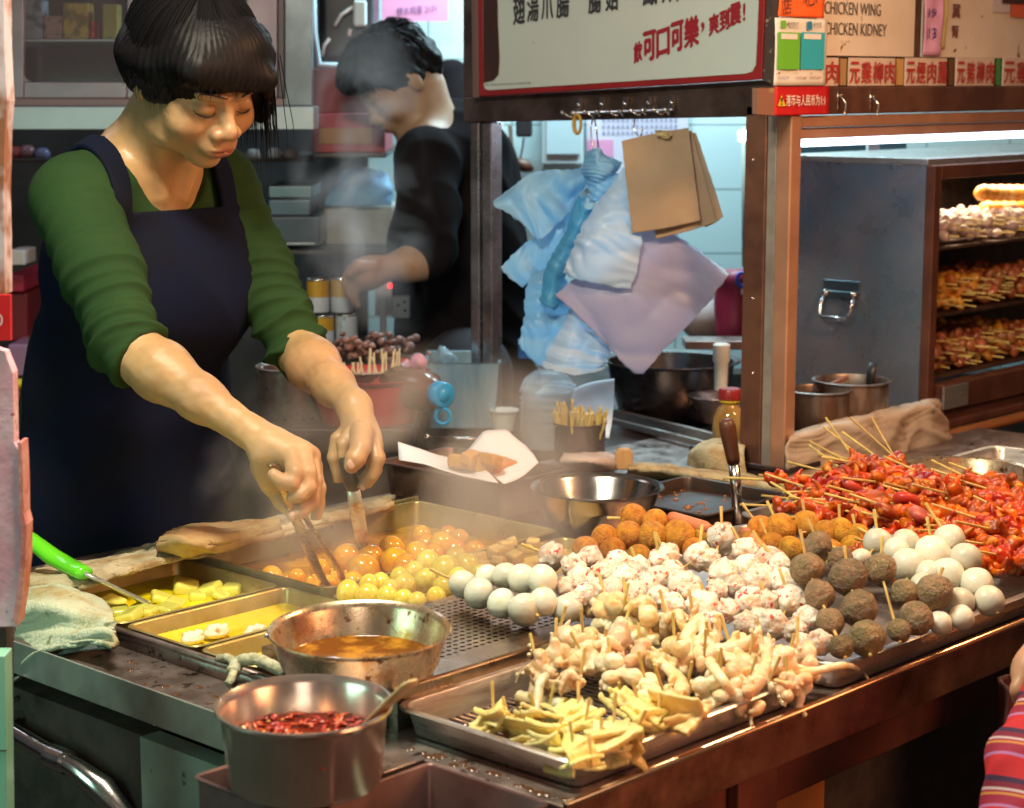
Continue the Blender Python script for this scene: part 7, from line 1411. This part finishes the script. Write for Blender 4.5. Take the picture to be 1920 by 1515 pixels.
for n, (u, v, c_) in enumerate(((30, 288, (.3, .06, .05)), (52, 285, (.25, .12, .14)), (475, 292, (.4, .4, .4)), (515, 290, (.5, .52, .55)), (80, 290, (.15, .16, .3)), (545, 292, (.3, .2, .18)))):
    p = K(u, v, 4.2); tag(MB().lathe([(0, -.012), (.014, -.012), (.017, .004), (.010, .014), (0, .015)], p, 20).build('small_jar', mat('jar%d' % n, c_, .3), None, smooth=True), '%s little jar on the dark shelf' % ('dark red', 'plum coloured', 'grey', 'pale shiny', 'dark blue', 'brown')[n], 'jar')
# left stack: crates, lilac box, basket
slab('steel_band', 14, 470, 46, 497, 4.1, .1, mat('pale_band', (.5, .5, .53), .4), 'short pale grey band at the left behind the cook', 'band')
slab('red_crate', 10, 516, 45, 548, 4.2, .3, mat('crimson', (.32, .015, .05), .4), 'upper crimson crate at the left edge', 'crate', bevel=.004); slab('red_crate', 16, 549, 52, 640, 4.22, .3, mat('dark_crimson', (.16, .01, .02), .4), 'lower dark crimson crate at the left edge', 'crate', bevel=.004)
slab('lilac_box', 14, 646, 62, 706, 4.1, .2, mat('lilac', (.30, .18, .34), .35), 'lilac plastic box above the basket at the left', 'box', bevel=.005)
bs_ = thing('basket', 'brown woven plastic basket of yellow packets at the left behind the cook', 'basket', K(40, 810, 3.98)); m = MB()
for k in range(9): m.prism([K(14+k*8, 742, 3.98), K(17+k*8, 742, 3.98), K(17+k*8, 815, 3.98), K(14+k*8, 815, 3.98)], VF*.003)
for k in range(10): m.prism([K(12, 744+k*7.5, 3.9795), K(84-k*.6, 744+k*7.5, 3.9795), K(84-k*.6, 747+k*7.5, 3.9795), K(12, 747+k*7.5, 3.9795)], VF*.004)
m.prism([K(10, 735, 3.978), K(86, 735, 3.978), K(86, 744, 3.978), K(10, 744, 3.978)], VF*.006); m.build('basket_wall', mat('basket_brown', (.28, .08, .03), .5), bs_); kbx(MB(), 12, 745, 82, 815, 4.0, .12).build('basket_inside', mat('basket_dark', (.16, .09, .02), .7), bs_)
m = MB()
for k in range(26): p = K(R.uniform(22, 80), R.uniform(716, 738), 4.02+R.uniform(0, .06)); m.sphere(p, (.015, .012, .010), 8, 6)
tag(m.build('yellow_packets', mat('yellow_pack', (.62, .55, .02), .35), None, smooth=False), 'small yellow packets heaped in the brown basket', 'packets', kind='stuff')
# behind the window
slab('fuse_box', 1016, 190, 1094, 308, 4.62, .09, mat('fuse_white', (.52, .60, .60), .4), 'flat white fuse box on the tiled wall left of the calendar', 'fuse box', bevel=.003)
o = slab('fuse_door', 1024, 196, 1087, 290, 4.612, .007, mat('fuse_grey', (.46, .56, .58), .35), bevel=.002); tag(o, 'slightly greyer door panel of the fuse box', 'panel')
cal = thing('calendar', 'white and pink wall calendar behind the hook rail', 'calendar', K(1160, 320, 4.70)); slab('page', 1100, 200, 1290, 330, 4.70, .004, mat('cal_page', (.55, .50, .58), .6), par=cal, bevel=0); slab('pink_band', 1101, 262, 1150, 300, 4.697, .002, mat('cal_pink', (.62, .25, .40), .6), par=cal, bevel=0)
m = MB()
for i in range(16):
    for j in range(3): m.prism([K(1130+i*9, 222+j*12, 4.698), K(1134+i*9, 222+j*12, 4.698), K(1134+i*9, 228+j*12, 4.698), K(1130+i*9, 228+j*12, 4.698)], VF*.001)
m.build('date_print', mat('cal_grey', (.25, .22, .32), .6), cal)
slab('adaptor', 967, 200, 998, 257, 4.60, .04, BLACKP, 'black power adaptor hanging by its cord on the tiles', 'adaptor', bevel=.006)
loose('cord', 'thin dark cord below the black adaptor', 'cord', [K(982, 258, 4.6), K(980, 275, 4.6), K(976, 295, 4.6), K(972, 305, 4.6)], .0022, .0022, BLACKP)
loose('cord', 'white cable curving down the tiles at the left of the window', 'cord', [K(940, 230, 4.6), K(938, 260, 4.6), K(925, 290, 4.6), K(916, 330, 4.6)], .004, .004, WP)
loose('cord', 'brown cord hanging beside the white cable on the tiles', 'cord', [K(956, 235, 4.62), K(960, 280, 4.62), K(966, 330, 4.62)], .005, .004, mat('cord_brown', (.25, .16, .12), .6))
m = MB(); m.tube([K(962, 302, 4.55), K(985, 312, 4.55), K(1000, 318, 4.55)], [.012, .016, .006], 10); tag(m.build('gourd', WOODD, None, smooth=True), 'small dark brown knob on the wall under the adaptor', 'knob')
m = MB(); m.tube([K(1395, 238, 4.45), K(1396, 500, 4.45)], .006, 10); tag(m.build('wall_pipe', mat('pipe_tan', (.35, .36, .30), .4), None, smooth=True), 'thin vertical pipe on the tiles next to the corner post', 'pipe')
m = MB(); m.tube([K(1385, 256, 4.3), K(1420, 252, 4.3)], .012, 12); tag(m.build('small_tube_lamp', MATS['tube_glow'], None, smooth=True), 'bright end of another light tube left of the corner post', 'lamp')
rb_ = thing('red_bag', 'dark red plastic bag with blue and white markings left of the corner post', 'bag', K(1372, 640, 4.2)); f = Field(K(1376, 570, 4.2)-Vector((.14, .14, .16)), K(1376, 570, 4.2)+Vector((.14, .14, .16)), .005); f.box(K(1380, 575, 4.22), (.045, .04, .085), rd=.03, k=.02)
f.mesh('bag_body', mat('maroon_bag', (.26, .02, .05), .4), rb_, post=lambda V, N: .004*nz(V, 40, 1)); m = MB(); m.tube([K(1392+10*math.cos(a), 524+13*math.sin(a), 4.14) for a in [2*PI*i/14 for i in range(15)]], .004, 8, caps=False); m.build('blue_ring', mat('royal_blue', (.02, .08, .55), .4), rb_, smooth=True)
slab('white_mark', 1390, 542, 1404, 552, 4.14, .002, WP, par=rb_, bevel=0)
c_ = K(1322, 600, 4.3); m = MB(); m.sphere(c_, (.055, .055, .048), 24, 16); m.tube([c_+VU*.045, c_+VU*.06], [.012, .008], 10); tag(m.build('clay_pot', mat('mottled_pot', (.26, .18, .17), .6, col2=(.34, .28, .27), ns=8), None, smooth=True), 'mottled round pot behind the corner of the mauve bags', 'pot')  # grey brown with paler mottling
slab('steel_band', 1285, 640, 1402, 656, 3.95, .08, STEELD, 'dark steel bar behind the big basin', 'bar')
m = MB(); c_ = K(984, 660, 3.9); m.prism([K(972, 640, 3.9), K(1000, 672, 3.9), K(972, 672, 3.9)], VF*.05); tag(m.build('blue_tub', mat('blue_tub', (.01, .12, .40), .4), None), 'small bright blue tub corner below the hanging bags', 'tub')
# interior wall above the cabinet
slab('back_wall', 1490, 258, 1700, 330, 4.3, .05, mat('teal_wall', (.10, .28, .34), .4, col2=(.06, .2, .26), ns=3), 'teal shaded wall strip above the display cabinet', 'wall')
slab('window_post', 1628, 250, 1650, 320, 4.2, .03, WP, 'bright white post above the display cabinet', 'post')
# dark striped cloth under the counter
f_ = [[Vector((1.93+.035*i, 1.06+.012*((i % 2)*2-1), .82-.25*j)) for i in range(9)] for j in range(4)]
dk = mat('dark_stripe', (.045, .022, .028), .85, col2=(.10, .04, .05), ns=60, stretch=(1, 1, .02), lo=.45, hi=.55)
tag(cloth('hanging_cloth', f_, dk, None, 70, 20, .004, .004), 'dark striped cloth hanging below the counter beside the plaid customer', 'cloth')
# ------------------------------------------------------------------ steam
def steam(nm, lab, c, r, dens, seed, sc_=9, lo=.48, hi=.75, rot=0):
    m = MB(); m.sphere((0, 0, 0), 1, 20, 12); o = m.build(nm, None, None, smooth=True); o.location = c; o.scale = r; o.rotation_euler = (0, 0, rot)
    mm = bpy.data.materials.new(nm); mm.use_nodes = True; nt = mm.node_tree; nt.nodes.clear(); ou = nt.nodes.new('ShaderNodeOutputMaterial'); v = nt.nodes.new('ShaderNodeVolumePrincipled'); nt.links.new(v.outputs[0], ou.inputs[1]); v.inputs['Color'].default_value = (.92, .88, .9, 1); v.inputs['Anisotropy'].default_value = .2
    g = nt.nodes.new('ShaderNodeTexCoord'); n = nt.nodes.new('ShaderNodeTexNoise'); n.inputs['Scale'].default_value = sc_; n.inputs['Detail'].default_value = 4; n.inputs['Distortion'].default_value = .8
    mp = nt.nodes.new('ShaderNodeMapping'); mp.inputs['Scale'].default_value = (r[0], r[1], r[2]*.8); mp.inputs['Location'].default_value = (seed, seed*2, seed*3); nt.links.new(g.outputs['Object'], mp.inputs[0]); nt.links.new(mp.outputs[0], n.inputs['Vector'])
    a = nt.nodes.new('ShaderNodeMapRange'); a.inputs[1].default_value = lo; a.inputs[2].default_value = hi; nt.links.new(n.outputs['Fac'], a.inputs[0])
    le = nt.nodes.new('ShaderNodeVectorMath'); le.operation = 'LENGTH'; nt.links.new(g.outputs['Object'], le.inputs[0]); fa = nt.nodes.new('ShaderNodeMapRange'); fa.inputs[1].default_value = 1; fa.inputs[2].default_value = .3; fa.inputs[3].default_value = 0; fa.inputs[4].default_value = 1; nt.links.new(le.outputs['Value'], fa.inputs[0])
    mu = nt.nodes.new('ShaderNodeMath'); mu.operation = 'MULTIPLY'; nt.links.new(a.outputs[0], mu.inputs[0]); nt.links.new(fa.outputs[0], mu.inputs[1]); m2 = nt.nodes.new('ShaderNodeMath'); m2.operation = 'MULTIPLY'; m2.inputs[1].default_value = dens; nt.links.new(mu.outputs[0], m2.inputs[0]); nt.links.new(m2.outputs[0], v.inputs['Density'])
    o.data.materials.append(mm); return tag(o, lab, 'steam', kind='stuff')
# ------------------------------------------------------------------ camera and light
cam = bpy.data.cameras.new('camera'); co = bpy.data.objects.new('camera', cam); COL.objects.link(co); sc.camera = co
co.location = (0, 0, CZ); co.rotation_euler = (PI/2-TH, 0, PH-PI/2)
cam.sensor_width = 36; cam.lens = 36*F/1920; cam.clip_end = 200; cam.clip_start = .05
cam.dof.use_dof = True; cam.dof.focus_distance = 2.5; cam.dof.aperture_fstop = 7.5
def area(name, loc, tgt, size, power, col, sy=None, spread=None):
    l = bpy.data.lights.new(name, 'AREA'); l.energy = power; l.color = col; l.size = size
    if sy: l.shape = 'RECTANGLE'; l.size_y = sy
    if spread: l.spread = spread
    o = bpy.data.objects.new(name, l); COL.objects.link(o); o.location = loc; o.rotation_euler = (Vector(tgt)-Vector(loc)).to_track_quat('-Z', 'Y').to_euler(); return o
def point(name, loc, power, col, r=.05):
    l = bpy.data.lights.new(name, 'POINT'); l.energy = power; l.color = col; l.shadow_soft_size = r
    o = bpy.data.objects.new(name, l); COL.objects.link(o); o.location = loc; return o
area('awning_lamp', (1.15, 1.45, 2.25), (1.65, 1.55, .86), .5, 35, (1, .92, .70), .16)
area('counter_lamp', (2.55, .95, 1.95), (2.0, 1.45, .88), .25, 20, (1, .55, .26))
area('low_warm_fill', (1.7, -.2, 1.1), (1.7, 1.2, .75), .7, 13, (1, .42, .2))  # unseen warm light, set low to brighten the counter front
area('kitchen_tube', (3.35, 2.75, 2.1), (3.5, 3.0, .9), .9, 30, (.62, .9, 1), .1)
area('kitchen_lamp', (1.6, 3.6, 2.3), (1.9, 3.2, 1.0), .6, 3, (.8, .85, 1))
area('teal_fill', (.1, 2.0, 1.2), (1.2, 1.75, .75), .6, 6, (.5, 1, .78))  # added green-teal fill from the left for side lip and panel
area('reflection_fill', (-.7, -.9, 1.7), (1.3, 1.3, .85), .9, 8, (1, .78, .62))  # added soft light behind the camera for the metals to reflect
area('cabinet_lamp', (3.55, 2.10, 1.33), (3.50, 2.02, .9), .5, 3.5, (1, .78, .5), .1)
w = bpy.data.worlds.new('World'); sc.world = w; w.use_nodes = True; nt = w.node_tree
bg = nt.nodes['Background']; tc = nt.nodes.new('ShaderNodeTexCoord'); n1 = nt.nodes.new('ShaderNodeTexNoise'); n1.inputs['Scale'].default_value = 2.2
nt.links.new(tc.outputs['Generated'], n1.inputs['Vector']); rp = nt.nodes.new('ShaderNodeValToRGB'); nt.links.new(n1.outputs['Fac'], rp.inputs[0])
e = rp.color_ramp.elements; e[0].position = .38; e[0].color = (.07, .085, .09, 1); e[1].position = .62; e[1].color = (.55, .35, .26, 1)
x = e.new(.5); x.color = (.16, .15, .16, 1); nt.links.new(rp.outputs[0], bg.inputs[0]); bg.inputs[1].default_value = .36
sc.view_settings.view_transform = 'Standard'; sc.view_settings.look = 'None'; sc.view_settings.exposure = 0; sc.view_settings.gamma = 1
sc.render.engine = 'CYCLES'; sc.cycles.use_denoising = True; sc.cycles.max_bounces = 8; sc.cycles.transparent_max_bounces = 12; sc.cycles.volume_bounces = 1
sc.cycles.sample_clamp_indirect = 6; sc.cycles.caustics_reflective = False; sc.cycles.caustics_refractive = False
steam('steam', 'steam rising from the curry broth between the cook and the papered box', Z(820, 960, .98), (.36, .22, .22), 6.5, 1.3, 7, .48, .68)
steam('steam', 'steam drifting in front of the navy apron', D(540, 950, 2.74), (.16, .10, .20), 6.5, 4.1, 8, .47, .7)
steam('steam', 'steam in front of the man in black at the back', K(680, 400, 3.72), (.16, .14, .40), 8, 7.7, 8, .5, .7)
